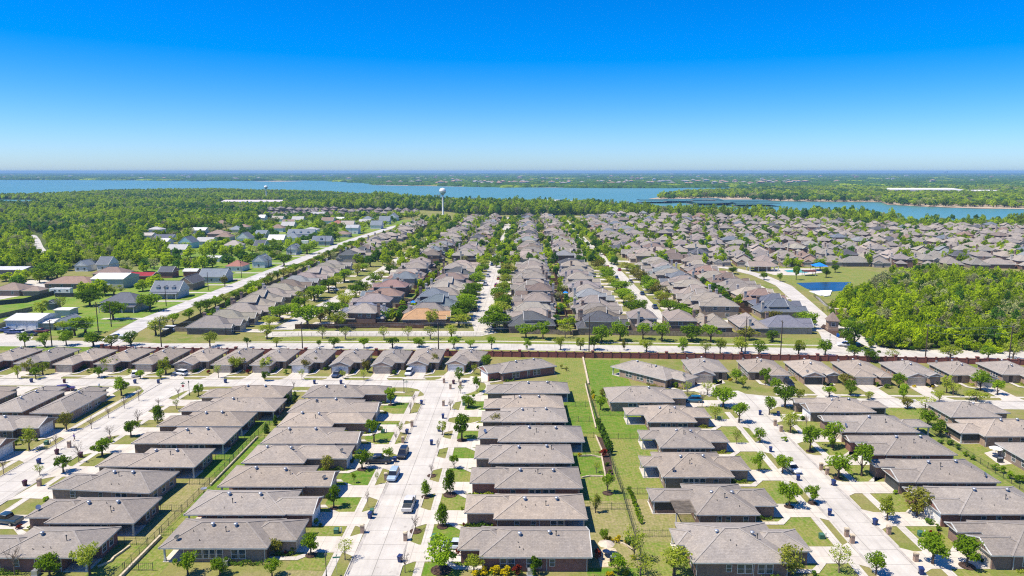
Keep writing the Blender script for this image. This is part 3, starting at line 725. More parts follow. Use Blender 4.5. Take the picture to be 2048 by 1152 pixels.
for x0, x1, y0, y1, lb in ((-27.0, -26.5, 60, 187, 'left gutter of the middle street'), (-19.4, -18.93, 60, 178, 'right gutter of the middle street'), (-95.9, -95.43, 60, 188, 'right gutter of the left street'), (-104.17, -103.7, 60, 188, 'left gutter of the left street'), (52.93, 53.4, 60, 176, 'left gutter of the right-hand street'), (59.8, 60.27, 60, 172, 'right gutter of the right-hand street')):
    flat('gutter', [(x0, y0), (x1, y0), (x1, y1), (x0, y1)], 0.026, M_gutter, 'dirt and painted kerb shade in the ' + lb, 'gutter')  # strips along the kerbs carry pan dirt and the kerb's painted shade
flat('gutter', [(-170, 203.9), (-33, 204.25), (-33, 204.7), (-170, 204.35)], 0.026, M_gutter, 'dirt and painted kerb shade in the gutter on the upper side of the cross street', 'gutter')
# lawns
rl = random.Random(5)
def lawn(x0, x1, y0, y1, k, label): flat('lawn', [(x0, y0), (x1, y0), (x1, y1), (x0, y1)], 0.008 + rl.uniform(0, .002), M_lawn[k], label, 'lawn')
for i in range(9):
    lawn(-15.5, -9.6, 100 + 11.6 * i - 6.5, 100 + 11.6 * i + 4.9, [0, 0, 1, 1, 0, 0, 1, 0, 1][i], '%s front lawn from bottom right of the middle street' % nth(i + 1))
    lawn(-36.5, -30.5, 97 + 11 * i - 5.5, 97 + 11 * i + 5.3, [2, 1, 1, 0, 0, 1, 0, 1, 0][i], '%s front lawn from bottom left of the middle street' % nth(i + 1))
for i, (y0, y1, k) in enumerate([(92, 104, 0), (104, 116, 2), (116, 127, 2), (127, 138, 1), (138, 150, 0), (150, 162, 1), (162, 173, 0), (173, 186, 0), (186, 231, 1)]):
    lawn(9.4, 17.9, y0, y1 - .05, k, '%s back lawn from bottom left of the long middle fence' % nth(i + 1))
for i, (y0, y1, k) in enumerate([(92, 112, 1), (112, 128, 2), (128, 146, 1), (146, 159, 1), (159, 176, 0), (176, 229, 0)]):
    lawn(18.3, 30, y0, y1 - .05, k, '%s back lawn from bottom right of the long middle fence' % nth(i + 1))
for i, (y0, y1, k) in enumerate([(80, 110, 1), (110, 125, 2), (125, 136, 2), (136, 147, 0), (147, 158, 0), (158, 172, 0), (172, 190, 2)]):
    lawn(-66, -61.1, y0, y1 - .05, k, '%s back lawn from bottom behind the left street houses' % nth(i + 1))
    lawn(-60.9, -55, y0, y1 - .05, [1, 1, 0, 0, 0, 1, 2][i], '%s back lawn from bottom behind the middle street houses' % nth(i + 1))
lawn(-109, -107.6, 60, 193, 2, 'dry strip of lawn beside the left street walk')
lawn(-106.2, -104.3, 60, 192, 2, 'dry verge along the left side of the left street')
lawn(65.0, 70.2, 80, 180, 1, 'front lawns along the right side of the right-hand street')
lawn(43.4, 50.0, 80, 182, 1, 'front lawns along the left side of the right-hand street')
lawn(88, 101, 80, 182, 1, 'long back garden strip behind the right-hand houses')
# ================================================================ the far estate
def inside(p, poly):
    x, y = p; c = False; j = len(poly) - 1
    for i in range(len(poly)):
        xi, yi = poly[i]; xj, yj = poly[j]
        if (yi > y) != (yj > y) and x < (xj - xi) * (y - yi) / (yj - yi) + xi: c = not c
        j = i
    return c
def topx(x, y, z=0.0):
    """photo pixel of a world point"""
    c, s = math.cos(YAW), math.sin(YAW)
    X, Y = x * c + y * s, -x * s + y * c
    Z = z - CAM_H
    d = Y * math.cos(PITCH) - Z * math.sin(PITCH); up = Y * math.sin(PITCH) + Z * math.cos(PITCH)
    return 1024 + FPX * X / d, 576 - FPX * up / d

def far_variant(k):
    """front towards -x, centred on the lot: (wall, roof, chimney spot, door spot, window spots)"""
    mw, mr, mf, mg = MB(), MB(), MB(), []
    e = .45
    def block(x0, x1, y0, y1, z, p, e0='hip', e1='hip', ax='x', z0=0.0):
        hip(mr, mf, mg, x0, x1, y0, y1, z, p, e0, e1, ax)
        mw.box(x0 + e, x1 - e, y0 + e, y1 - e, z0, z - .2)
    if k == 0:
        block(-6, 9.5, -5.6, 5.6, 2.8, .62); block(-9.5, 0, -5.4, .9, 2.78, .6, 'gable'); block(-8, -2, 1.8, 5.3, 2.76, .7, 'gable')
        ch = (6.5, -4.2, 6.6); gd = (-9.05, -2.2); ws = [(2, -5.15, 1.5, 0, -1), (6, -5.15, 1.5, 0, -1), (9.05, 2, 1.5, 1, 0), (-7.55, 3.5, 1.5, -1, 0)]
    elif k == 1:
        block(-3.5, 8.5, -5.3, 5.3, 5.3, .55); block(-9, 0, -5.1, 1.2, 2.8, .55, 'gable'); block(6, 11, -3.4, 5.1, 2.8, .5)
        block(-4.6, 1, 1.4, 5.0, 5.28, .7, 'gable')
        ch = (8.8, -2.2, 8.4); gd = (-8.55, -1.9); ws = [(2, -4.85, 4.2, 0, -1), (5.5, -4.85, 4.2, 0, -1), (8.05, 3, 4.2, 1, 0), (10.55, 1, 1.5, 1, 0), (-4.15, 3.2, 4.2, -1, 0)]
    elif k == 2:
        block(-5, 10, -5.5, 5.5, 5.1, .5); block(-9.5, 0, -.8, 5.3, 2.8, .55, 'hip'); block(-6.2, 0, -5.3, -1, 5.08, .6, 'gable')
        ch = (4, 5.2, 8.2); gd = (-9.05, 2.2); ws = [(0, -5.05, 4.0, 0, -1), (5, -5.05, 4.0, 0, -1), (5, -5.05, 1.4, 0, -1), (9.55, -1, 4.0, 1, 0), (9.55, 2.6, 1.4, 1, 0)]
    elif k == 3:
        block(-7, 9, -5.2, 5.2, 2.8, .68); block(-1, 11, -2.8, 5.0, 2.77, .66); block(-9.5, -3, -5.0, 1.0, 2.76, .62, 'hip')
        ch = (9.4, -1.6, 6.2); gd = (-9.05, -2.0); ws = [(3, -4.75, 1.5, 0, -1), (6.5, -4.75, 1.5, 0, -1), (10.55, 1, 1.5, 1, 0)]
    else:
        block(-8, 10, -5.8, 5.8, 2.9, .58); block(-2, 6, -4.6, 4.6, 4.9, .55, 'gable', 'hip', 'x', 3.2); block(-10, -4, -.4, 5.6, 2.86, .6, 'gable')
        ch = (8.4, 3.6, 6.8); gd = (-9.55, 2.6); ws = [(4, -5.35, 1.5, 0, -1), (0, -5.35, 1.5, 0, -1), (9.55, -2, 1.5, 1, 0)]
    o_ = len(mr.v)
    me = MB(); me.v = mr.v + mf.v; me.f = mr.f + [[i + o_ for i in q] for q in mf.f]; me.m = mr.m + [2] * len(mf.f)
    for q_ in mg: mw.add(q_.v, q_.f)
    return mw.mesh('wall', M_paint), me.mesh('roof', [M_roof_far, M_ridge, M_trim]), ch, gd, ws
FV = [far_variant(k) for k in range(5)]
b_ = MB(); b_.box(-.55, .55, -.45, .45, 0, 1.0); b_.box(-.65, .65, -.55, .55, .93, .97); ME_chim = b_.mesh('chimney', M_paint)
RTAN = [(0.315, 0.28, 0.24), (0.282, 0.252, 0.222), (0.342, 0.302, 0.256), (0.258, 0.235, 0.21)]
ROTH = [((0.16, 0.185, 0.215), 'blue-grey'), ((0.1, 0.105, 0.115), 'charcoal'), ((0.27, 0.19, 0.155), 'reddish'), ((0.23, 0.245, 0.25), 'silver-grey'), ((0.2, 0.165, 0.14), 'dark brown')]
WALLC = [((0.22, 0.145, 0.11), 'brick'), ((0.3, 0.235, 0.18), 'tan brick'), ((0.17, 0.105, 0.08), 'dark brick'), ((0.36, 0.31, 0.26), 'stone'), ((0.2, 0.16, 0.13), 'brown brick')]
rf = random.Random(21)
def roofpick():
    q = rf.random()
    if q < .78: return RTAN[rf.randrange(4)], 'tan'
    return ROTH[rf.choice([0, 1, 2, 3, 4, 4])]
FAR = []    # (x, y, rot, variant, roof colour, roof word, wall, label row, group)
def column(x, ys, rot, row, kinds=(0, 1, 2, 3, 4)):
    for i, y in enumerate(ys):
        rc, rw = roofpick()
        far_ = y > 470
        FAR.append([x + (rf.uniform(-3, 3) if far_ else rf.uniform(-1.6, 1.6)), y + rf.uniform(-1, 1), rot + (rf.uniform(-9, 9) + (90 if rf.random() < .18 else 0) if far_ else rf.uniform(-4, 4)), rf.choice(kinds), rc, rw, rf.choice(WALLC), row, i + 1])
st = 13.3
ys = lambda a, b2: [a + st * k for k in range(int((b2 - a) / st) + 1)]
column(-117, ys(268, 452), 180, 'from the through road between country road and first street', (0, 3, 4, 0))
column(-66.5, ys(284, 452), 0, 'from the through road on the right of the first far street', (0, 3, 1, 2))
column(-38.0, ys(284, 452), 180, 'from the through road on the left of the central far street')
column(2.5, ys(273, 450), 0, 'from the through road on the right of the central far street', (0, 3, 4, 1))
column(29.5, ys(270, 450), 180, 'from the through road left of the right-of-centre far street')
column(77.5, ys(302, 450), 0, 'from the through road right of the right-of-centre far street', (1, 2, 2, 4))
column(107.5, ys(303, 385), 180, 'from the through road beside the boulevard', (0, 4, 3))
column(104, ys(398, 440), 180, 'from the boulevard bend opposite the pool', (0, 4, 3))
for i, (x, y, k, rc, rw) in enumerate([(44.5, 279, 1, RTAN[3], 'tan'), (58.5, 277, 2, RTAN[1], 'tan'), (71.5, 276, 0, RTAN[0], 'tan'), (84.5, 276, 3, RTAN[2], 'tan'), (99, 273, 0, (0.17, 0.18, 0.21), 'blue-grey')]):
    FAR.append([x, y, -90 if i != 4 else 180, k, rc, rw, WALLC[[1, 0, 0, 1, 3][i]], 'along the trees of the through road, right of centre', i + 1])
for q in FAR:
    if q[7].startswith('from the through road on the left of the central') and q[8] == 1: q[4], q[5], q[3] = (0.43, 0.26, 0.15), 'orange', 0
    if q[7].startswith('from the through road on the left of the central') and q[8] == 3: q[4], q[5] = (0.16, 0.185, 0.215), 'blue-grey'
    if 'beside the boulevard' in q[7] and q[8] in (1, 2): q[4], q[5] = (0.13, 0.15, 0.18), 'blue-grey'
    if 'on the right of the first' in q[7] and q[8] == 1: q[4], q[5] = RTAN[0], 'tan'
    if 'on the right of the first' in q[7] and q[8] in (2, 5): q[4], q[5] = (0.19, 0.22, 0.26), 'blue-grey'
    if 'on the right of the first' in q[7] and q[8] in (6, 9): q[4], q[5] = (0.3, 0.2, 0.17), 'reddish'
COLX = [(-117, 180, 'far left far block column'), (-66, 0, 'second far block column'), (-38, 180, 'third far block column'), (1.5, 0, 'fourth far block column'), (29, 180, 'fifth far block column'), (76, 0, 'sixth far block column'), (97, 180, 'seventh far block column')]
for x, rot, row in COLX: column(x, ys(484, 930 if x > -100 else 820), rot, 'up the %s behind the cross street' % row)
WOODR = px([(1762, 697), (1722, 664), (1690, 640), (1672, 622), (1690, 606), (1712, 590), (1745, 580), (1786, 553), (1850, 548), (1985, 562), (2060, 566), (2400, 572), (2400, 704)])
PARK = [(136, 340), (250, 340), (250, 470), (136, 470)]
for j, y0 in enumerate(YF):
    if j % 2: continue
    for s_, rot in ((-15, 90), (15, -90)):
        k = 0
        for q in range(46):
            x = 112 + 14.2 * q + (6 if s_ > 0 else 0)
            y = y0 + s_ + 10 * math.sin(x / 90) + rf.uniform(-1, 1)
            if inside((x, y), WOODR) or inside((x, y + 12), WOODR): continue
            if inside((x, y), [(100, 330), (238, 330), (238, 468), (100, 468)]): continue
            u, v = topx(x, y, 0)
            if u > 2110: continue
            lim = [(900, 427), (1400, 431), (1560, 438), (1700, 449), (1800, 456), (2200, 459)]
            lv = next((a[1] + (b2[1] - a[1]) * (u - a[0]) / (b2[0] - a[0]) for a, b2 in zip(lim, lim[1:]) if a[0] <= u <= b2[0]), 427)
            if v < lv: continue
            k += 1
            rc, rw = roofpick()
            FAR.append([x, y, rot + 6 * math.cos(x / 90) + rf.uniform(-10, 10) + (90 if rf.random() < .2 else 0), rf.randrange(5), rc, rw, rf.choice(WALLC), 'along the %s row %s the pond street' % (nth(j + (2 if s_ > 0 else 1)), 'beyond'), k])
# brown-roofed houses beside the water tower
for k in range(34):
    u = 535 + (k % 17) * 18 + (k // 17) * 7; v = 432.5 - (k // 17) * 8 + 2 * math.sin(k)
    p = G(u, v)
    FAR.append([p[0], p[1], rf.choice([90, -90]), rf.randrange(5), RTAN[3] if rf.random() < .6 else (0.24, 0.2, 0.18), 'brown', WALLC[4], 'in the estate left of the large water tower', k + 1])
def dist(q): return math.hypot(q[0], q[1])
FAR.sort(key=dist)
IND, MASS = FAR[:228], FAR[228:]
rw_ = random.Random(3)
for n_, q in enumerate(IND):
    x, y, rot, k, rc, rword, (wc, ww), row, idx = q
    ww_, wr, ch, gd, ws = FV[k]
    t = root('estate_house', (x, y, 0), R(rot))
    lb = '%s-roofed %s house, %s %s' % (rword, ww, nth(idx), row)
    if len(lb.split()) > 16: lb = '%s-roofed house, %s %s' % (rword, nth(idx), row)
    tag(t, lb, 'house', 'houses of the far estate')
    f_ = rw_.uniform(.9, 1.1)
    link('wall', ww_, t, color=tuple(c * f_ for c in wc))
    link('roof', wr, t, color=tuple(c * rw_.uniform(.96, 1.04) * f_ for c in rc))
    link('chimney', ME_chim, t, (ch[0], ch[1], 0), scale=(1, 1, ch[2]), color=rw_.choice([(0.5, 0.46, 0.4), (0.45, 0.4, 0.35), (0.24, 0.17, 0.13)]))
    if dist(q) < 520: link('garage_door', ME_gdoor, t, (gd[0], gd[1], 0), -math.pi / 2)
    if dist(q) < 345:
        for (wx, wy, wz, dx, dy) in ws:
            o = link('window', ME_wframe, t, (wx, wy, wz), math.atan2(dy, dx) + math.pi / 2, (1.5, 1, .95)); link('pane', ME_pane, o)
    # drive to the street
    if dist(q) < 470:
        ca, sa = math.cos(R(rot)), math.sin(R(rot))
        W2 = lambda a, b2: (x + a * ca - b2 * sa, y + a * sa + b2 * ca)
        flat('driveway', [W2(gd[0], gd[1] - 2.4), W2(-18.0, gd[1] - 2.8), W2(-18.0, gd[1] + 2.8), W2(gd[0], gd[1] + 2.4)], 0.09 + .0007 * n_, M_drive, 'concrete drive of the %s-roofed far house' % rword, 'driveway')
# the houses beyond, too many and too small to pick apart
mm = MB(); ML = []
def mass_mat(c, nm, roof=True):
    if roof: m_ = shingle('distant_roof_' + nm, False, c)
    else: m_ = plain('distant_wall_' + nm, c, .85)
    ML.append(m_); return len(ML) - 1
rmi = {c: mass_mat(c, 'r%d' % i) for i, c in enumerate(RTAN + [a for a, _ in ROTH] + [(0.24, 0.2, 0.18)])}
wmi = {c: mass_mat(c, 'w%d' % i, False) for i, (c, _) in enumerate(WALLC)}
for q in MASS:
    x, y, rot, k, rc, rword, (wc, ww), row, idx = q
    ww_, wr, ch, gd, ws = FV[k]
    ca, sa = math.cos(R(rot)), math.sin(R(rot))
    for me, mi in ((ww_, wmi[wc]), (wr, rmi.get(rc, 0))):
        vs = [(x + v.co.x * ca - v.co.y * sa, y + v.co.x * sa + v.co.y * ca, v.co.z) for v in me.vertices]
        for p_ in me.polygons: pass
        mm.add(vs, [tuple(p_.vertices) for p_ in me.polygons], mi)
    mm.box(x - .6 + ch[0] * ca, x + .6 + ch[0] * ca, y - .5 + ch[0] * sa, y + .5 + ch[0] * sa, 2, ch[2], wmi[WALLC[3][0]])
o = mm.build('distant_houses', ML)
tag(o, 'crowded tan and grey roofs of the estate reaching to the lake', 'houses', kind='stuff')

# wooden yard fences between the back gardens of the far estate
nf = 0
def fence_run(name, pts, h, mat, label, cat='fence', group=None, post=2.6, th=.06, pm=None):
    """boards between posts; one thing, each straight run a panel and every post a part"""
    t = root(name, (pts[0][0], pts[0][1], 0)); tag(t, label, cat, group)
    ox, oy = pts[0]
    for a, c in zip(pts, pts[1:]):
        q = MB(); q.beam((a[0] - ox, a[1] - oy, h), (c[0] - ox, c[1] - oy, h), th, h - .05); q.build('panel', mat, t)
    return t
for cname, xs, y_a, y_b in (('first and central far streets', (-57.8, -52.0, -46.6), 277.5, 455), ('central and right-of-centre far streets', (11.6, 16.5, 21.4), 265, 452), ('right-of-centre far street and boulevard', (88, 92.5, 97.5), 296, 392)):
    fence_run('wooden_fence', [(xs[1], y_a), (xs[1], y_b)], 1.9, M_wood, 'long brown back fence between the ' + cname, 'fence', 'brown yard fences of the far estate')
    for k, y in enumerate(ys(y_a, y_b)):
        for s_, (a, c) in (('left', (xs[0], xs[1])), ('right', (xs[1], xs[2]))):
            if rf.random() < .6: flat('yard_lawn', [(a + .4, y + .6), (c - .4, y + .6), (c - .4, y + st * rf.uniform(.6, .95)), (a + .4, y + st * .7)], .03, M_lawn[rf.choice([0, 0, 1])], 'small back yard lawn, %s back on the %s between %s' % (nth(k + 1), s_, cname), 'lawn')
            if rf.random() < .22: continue
            lb = 'brown yard fence, %s back on the %s between %s' % (nth(k + 1), s_, cname)
            fence_run('wooden_fence', [(a, y + .3), (c - .04 if s_ == 'left' else c, y + .3)], 1.85 + .02 * (k % 3), M_wood if (k % 4) else M_woodg, lb, 'fence', 'brown yard fences of the far estate')
for k, (pts, h, mt, lb) in enumerate([
        (px([(590, 658), (780, 655.5), (848, 657)]), 1.9, M_wood, 'brown fence behind the corner houses of the loop street'),
        (px([(1040, 668), (1300, 671), (1560, 676)]), 1.8, M_woodg, 'grey wooden fence behind the big trees of the through road'),
        (px([(1146, 672), (1190, 663), (1246, 660)]), 1.9, M_metal, 'dark slatted fence enclosing a green corner lawn'),
        (px([(340, 663), (455, 665)]), 1.9, M_woodg, 'tan wall by the white van at the corner'),
        (px([(1475, 622), (1568, 622)]), 2.0, M_wood, 'brown fence below the blue-grey roofed houses'),
        (px([(-20, 612), (48, 606), (108, 590)]), 2.2, M_metal, 'black fence around the rural yards at left'),
        (px([(-20, 641), (66, 622)]), 2.0, M_woodg, 'weathered fence crossing the left meadow'),
        (px([(110, 594), (158, 594), (208, 578)]), 2.0, M_metal, 'dark fence behind the white camper'),
        (px([(-20, 664), (28, 645)]), 1.8, M_woodg, 'low fence beside the white metal workshop')]):
    fence_run('wooden_fence', pts, h, mt, lb, 'fence')
wl = [(-133, 258), (-135, 300), (-135.5, 350), (-135.5, 440), (-134.5, 640)]
fence_run('wooden_fence', wl, 1.9, M_metal, 'long dark boundary fence behind the tree line of the country road', 'fence')

# ================================================================ rural buildings on the left
def rural(name, label, u0, u1, v, depth, h, rc, wc, roof='gable', pitch=.45, doors=0, win=0, dorm=0, ax='x', over=.4, cat='house', chim=False, porch=False):
    a = G(u0, v); c = G(u1, v); L_ = c[0] - a[0]
    t = root(name, (a[0], a[1], 0)); tag(t, label, cat, 'buildings on the country lots')
    mw, mr, mf, mg = MB(), MB(), MB(), []
    mw.box(0, L_, 0, depth, 0, h - .18)
    hip(mr, mf, mg, -over, L_ + over, -over, depth + over, h, pitch, roof, roof, ax)
    link('wall', mw.mesh('wall', M_paint), t, color=wc)
    link('roof', mr.mesh('roof', [M_roof_far, M_ridge]), t, color=rc)
    link('eaves', mf.mesh('eaves', M_trim), t)
    for q_ in mg: link('gable', q_.mesh('gable', M_paint), t, color=wc)
    for i in range(doors):
        link('door', ME_gdoorw, t, (L_ * (i + .6) / (doors + .2), 0, 0), 0, (.62, 1, 1.2))
    for i in range(win):
        o = link('window', ME_wframe, t, (L_ * (i + .5) / win, 0, min(h - 1.2, 1.6)), 0, (1.1, 1, .9)); link('pane', ME_pane, o)
    for i in range(dorm):
        x = L_ * (i + .75) / (dorm + .5)
        q = MB(); q2 = []; q3 = MB(); hip(q, q3, q2, -.3, 2.9, x - 1.0, x + 1.0, h + 2.0, .6, 'gable', 'gable', 'x')
        # dormers look down the front slope (-y)
        rot = lambda b2: setattr(b2, 'v', [(yy, xx + .9, zz) for xx, yy, zz in b2.v])
        rot(q); [rot(z) for z in q2]
        d = MB(); d.box(x - .8, x + .8, 1.0, 3.6, h, h + 1.85)
        link('dormer', d.mesh('dormer', M_paint), t, color=wc); link('dormer_roof', q.mesh('dormer_roof', M_roof_far), t, color=rc)
        for z in q2[:1]: link('dormer_gable', z.mesh('dormer_gable', M_paint), t, color=wc)
    if chim: link('chimney', ME_chim, t, (L_ * .8, depth * .4, 0), scale=(1, 1, h + 3), color=(0.5, 0.47, 0.42))
    if porch:
        q = MB(); q.beam((L_ / 2, -2.4, 2.6), (L_ / 2, 0, 3.0), L_, .15); link('porch_roof', q.mesh('porch_roof', M_roof_far), t, color=rc)
        for i in range(4): link('porch_post', ME_post, t, (.3 + (L_ - .6) * i / 3, -2.2, 0))
    return t
WHT = (0.66, 0.66, 0.64); BLG = (0.2, 0.235, 0.27); BRN = (0.27, 0.2, 0.16); CRM = (0.5, 0.45, 0.37); DK = (0.11, 0.12, 0.14)
rural('metal_workshop', 'long white metal workshop with roller doors by the blue trucks', 13, 78, 662, 14, 4.2, WHT, (0.55, 0.56, 0.56), 'gable', .18, 3, cat='workshop')
rural('lean_to', 'white lean-to shelter beside the metal workshop', 79, 108, 661, 8, 3.0, WHT, (0.35, 0.3, 0.25), 'gable', .12, cat='shed')
rural('farm_house', 'small white gabled cottage behind the blossoming tree', 113, 133, 660, 9, 3.2, BLG, WHT, 'gable', .6, 0, 1, ax='y')
rural('farm_house', 'dark-roofed grey house behind the spreading roadside tree', 203, 275, 624, 12, 4.2, (0.13, 0.14, 0.165), (0.34, 0.32, 0.3), 'hip', .55, 0, 4, porch=True)
rural('barn_shed', 'tiny dark barn-shaped shed in the meadow', 95, 110, 620, 4, 3.0, DK, (0.12, 0.13, 0.15), 'gable', .7, cat='shed', ax='y')
rural('carport', 'flat white carport roof near the meadow shed', 110, 140, 632, 6, 2.6, WHT, (0.5, 0.5, 0.48), 'gable', .08, cat='carport')
rural('ranch_house', 'long brown-roofed brick ranch house behind the white camper', 90, 180, 578, 13, 2.9, (0.3, 0.21, 0.165), (0.24, 0.15, 0.11), 'hip', .42, 0, 4)
rural('farm_house', 'brown hip-roofed house at the left edge behind the black fence', -15, 40, 592, 12, 2.9, (0.28, 0.22, 0.18), (0.25, 0.18, 0.14), 'hip', .45, 0, 2)
rural('gazebo', 'small brown-roofed garden pavilion inside the black fence', 46, 80, 592, 7, 2.6, (0.29, 0.23, 0.19), (0.25, 0.19, 0.15), 'hip', .45, cat='pavilion')
rural('metal_barn', 'beige metal barn with a shining white roof', 184, 248, 577, 16, 5.0, (0.75, 0.75, 0.73), (0.42, 0.42, 0.36), 'gable', .25, 1, cat='barn')
rural('red_barn', 'low barn with a bright red roof', 256, 304, 563, 9, 3.2, (0.3, 0.035, 0.045), (0.26, 0.06, 0.055), 'gable', .3, cat='barn')
rural('farm_house', 'brown hip-roofed house behind the beige barn', 186, 246, 558, 12, 3.0, (0.25, 0.185, 0.16), (0.24, 0.15, 0.12), 'hip', .5, 0, 2)
rural('arched_shed', 'dark grey rounded shed beside the red barn', 318, 345, 556, 8, 3.6, DK, (0.25, 0.12, 0.1), 'gable', .6, cat='shed')
rural('arched_shed', 'pale-roofed reddish shed right of the dark rounded shed', 367, 394, 553, 6, 3.0, (0.6, 0.6, 0.58), (0.3, 0.12, 0.1), 'gable', .4, cat='shed')
rural('farm_house', 'white farmhouse with slate-blue roof, dormers and long porch', 303, 358, 597, 11, 3.4, (0.19, 0.215, 0.25), (0.5, 0.5, 0.49), 'gable', .75, 0, 3, 3, chim=True, porch=True)
rural('farm_house', 'brick house with dark gable right of the dormered farmhouse', 356, 386, 581, 14, 3.6, (0.13, 0.13, 0.14), (0.3, 0.2, 0.15), 'gable', .8, 0, 1, ax='y')
rural('farm_house', 'grey house with blue roof beyond the dark gabled house', 398, 449, 566, 12, 3.4, BLG, (0.42, 0.43, 0.44), 'gable', .6, 0, 3, chim=True)
rural('farm_house', 'white house in the trees below the wood, left of two', 150, 176, 543, 12, 3.6, BLG, WHT, 'gable', .7, 0, 2, ax='y')
rural('farm_house', 'white house in the trees below the wood, right of two', 194, 217, 541, 12, 3.6, (0.16, 0.18, 0.21), WHT, 'gable', .7, 0, 1)
rural('long_shed', 'long low white-roofed shed at the far left edge', -20, 47, 551, 14, 3.4, (0.55, 0.57, 0.6), (0.25, 0.2, 0.18), 'gable', .15, cat='shed')
rural('white_shed', 'flat white shed roof hidden among garden trees', 411, 439, 524, 8, 3.0, WHT, WHT, 'gable', .2, cat='shed')
rural('farm_house', 'white house with a rusty red hip roof', 452, 485, 543, 12, 3.2, (0.36, 0.17, 0.13), WHT, 'hip', .5, 0, 2)
rural('farm_house', 'pale aqua gabled house above the garden trees', 357, 385, 497, 12, 4.6, (0.14, 0.17, 0.2), (0.38, 0.6, 0.62), 'gable', .8, 0, 1, ax='y')
rural('farm_house', 'low white house with dark roof left of the aqua house', 308, 344, 484, 12, 3.6, (0.12, 0.13, 0.17), WHT, 'gable', .4, 0, 2)
rural('farm_house', 'small white house left of the low dark-roofed one', 277, 304, 478, 10, 3.2, (0.45, 0.42, 0.38), WHT, 'gable', .4, 0, 1)
rural('farm_house', 'red-brown roofed house standing highest in the left wood', 341, 362, 456, 14, 3.4, (0.36, 0.21, 0.16), BRN, 'hip', .5)
rural('farm_house', 'long brown ranch house between garden trees', 415, 451, 474, 13, 3.0, (0.3, 0.23, 0.19), BRN, 'hip', .45)
rural('farm_house', 'bluish hip-roofed house beyond the brown ranch', 457, 480, 466, 13, 3.4, (0.24, 0.28, 0.3), CRM, 'hip', .5)
rural('farm_house', 'white steep-gabled house with dark roof', 473, 499, 486, 12, 4.0, (0.18, 0.2, 0.23), WHT, 'gable', .8, 0, 1, ax='y')
rural('farm_house', 'long grey-white house with a row of dormers', 575, 627, 477, 13, 4.0, (0.2, 0.23, 0.26), (0.5, 0.52, 0.54), 'gable', .6, 0, 5, 3, porch=True)
rural('farm_house', 'blue-grey house with porch beside the country road bend', 624, 660, 491, 12, 3.6, (0.16, 0.19, 0.23), (0.3, 0.32, 0.34), 'gable', .6, 0, 2, 1)
rural('farm_house', 'grey-roofed house at the left of the dormered white one', 510, 531, 476, 12, 3.6, BLG, CRM, 'gable', .5)
rural('farm_house', 'dark-roofed house tucked under the big oak', 508, 528, 500, 12, 3.4, DK, (0.4, 0.4, 0.4), 'gable', .6)
rural('farm_house', 'white gabled farmhouse right of the big oak', 573, 592, 510, 14, 4.2, (0.22, 0.25, 0.28), WHT, 'gable', .8, 0, 1, ax='y', chim=True)
rural('farm_house', 'grey clapboard house with white gable behind the lone tree', 505, 530, 536, 13, 4.2, (0.2, 0.25, 0.28), (0.6, 0.62, 0.62), 'gable', .8, 0, 1, ax='y', chim=True)
rural('farm_house', 'brown low house near the white two-storey house', 669, 697, 475, 13, 3.0, BRN, CRM, 'hip', .4, 0, 2)
rural('farm_house', 'white two-storey house by the upper country road', 692, 716, 468, 12, 6.0, (0.4, 0.42, 0.44), WHT, 'gable', .4, 0, 2)
rural('farm_house', 'rust-roofed long house high beside the country road', 658, 687, 453, 16, 3.2, (0.33, 0.15, 0.12), BRN, 'hip', .4)
rural('white_shed', 'white shed beyond the rust-roofed house', 663, 686, 444, 14, 3.4, WHT, WHT, 'gable', .3, cat='shed')
rural('farm_house', 'nearest blue-grey house of three by the top of the country road', 741, 762, 458, 14, 4.0, BLG, WHT, 'gable', .6, 0, 0)
rural('farm_house', 'middle blue-grey house of three by the top of the country road', 758, 778, 449, 14, 4.0, BLG, (0.5, 0.52, 0.54), 'gable', .7, 0, 0)
rural('farm_house', 'farthest white house of three by the top of the country road', 776, 794, 442, 14, 4.4, (0.25, 0.27, 0.3), WHT, 'gable', .8, 0, 0, ax='y')
rural('long_shed', 'long grey building in front of the brown roofed estate', 620, 664, 434, 22, 4.0, (0.4, 0.4, 0.4), (0.3, 0.3, 0.28), 'gable', .2, cat='shed')
rural('boat_store', 'long white storage building with reddish roof in the wood', 442, 562, 410, 40, 6.0, (0.6, 0.55, 0.58), (0.75, 0.75, 0.76), 'gable', .12, cat='warehouse')
# lake-side buildings
rural('lake_building', 'white building among trees on the near lake shore', 1094, 1120, 408, 20, 4.5, (0.5, 0.5, 0.48), CRM, 'gable', .3, cat='building')
rural('lake_building', 'small white house at the near shore, right of the white building', 1142, 1152, 410, 18, 4.0, (0.45, 0.45, 0.44), CRM, 'gable', .4, cat='building')
rural('warehouse', 'very long white-roofed warehouse beyond the peninsula', 1780, 1925, 386.5, 120, 10.0, (0.7, 0.7, 0.68), (0.65, 0.65, 0.62), 'gable', .05, cat='warehouse')
rural('warehouse', 'shorter white warehouse right of the very long one', 1935, 2000, 388, 80, 8.0, (0.7, 0.7, 0.68), (0.55, 0.56, 0.58), 'gable', .05, cat='warehouse')
rural('lake_building', 'white-roofed hall at the near inlet, left of two', 1561, 1588, 432, 16, 4.0, (0.5, 0.49, 0.46), CRM, 'gable', .2, cat='building')
rural('lake_building', 'tan hall at the near inlet, right of two', 1605, 1622, 431, 14, 5.0, (0.5, 0.42, 0.36), CRM, 'gable', .3, cat='building')

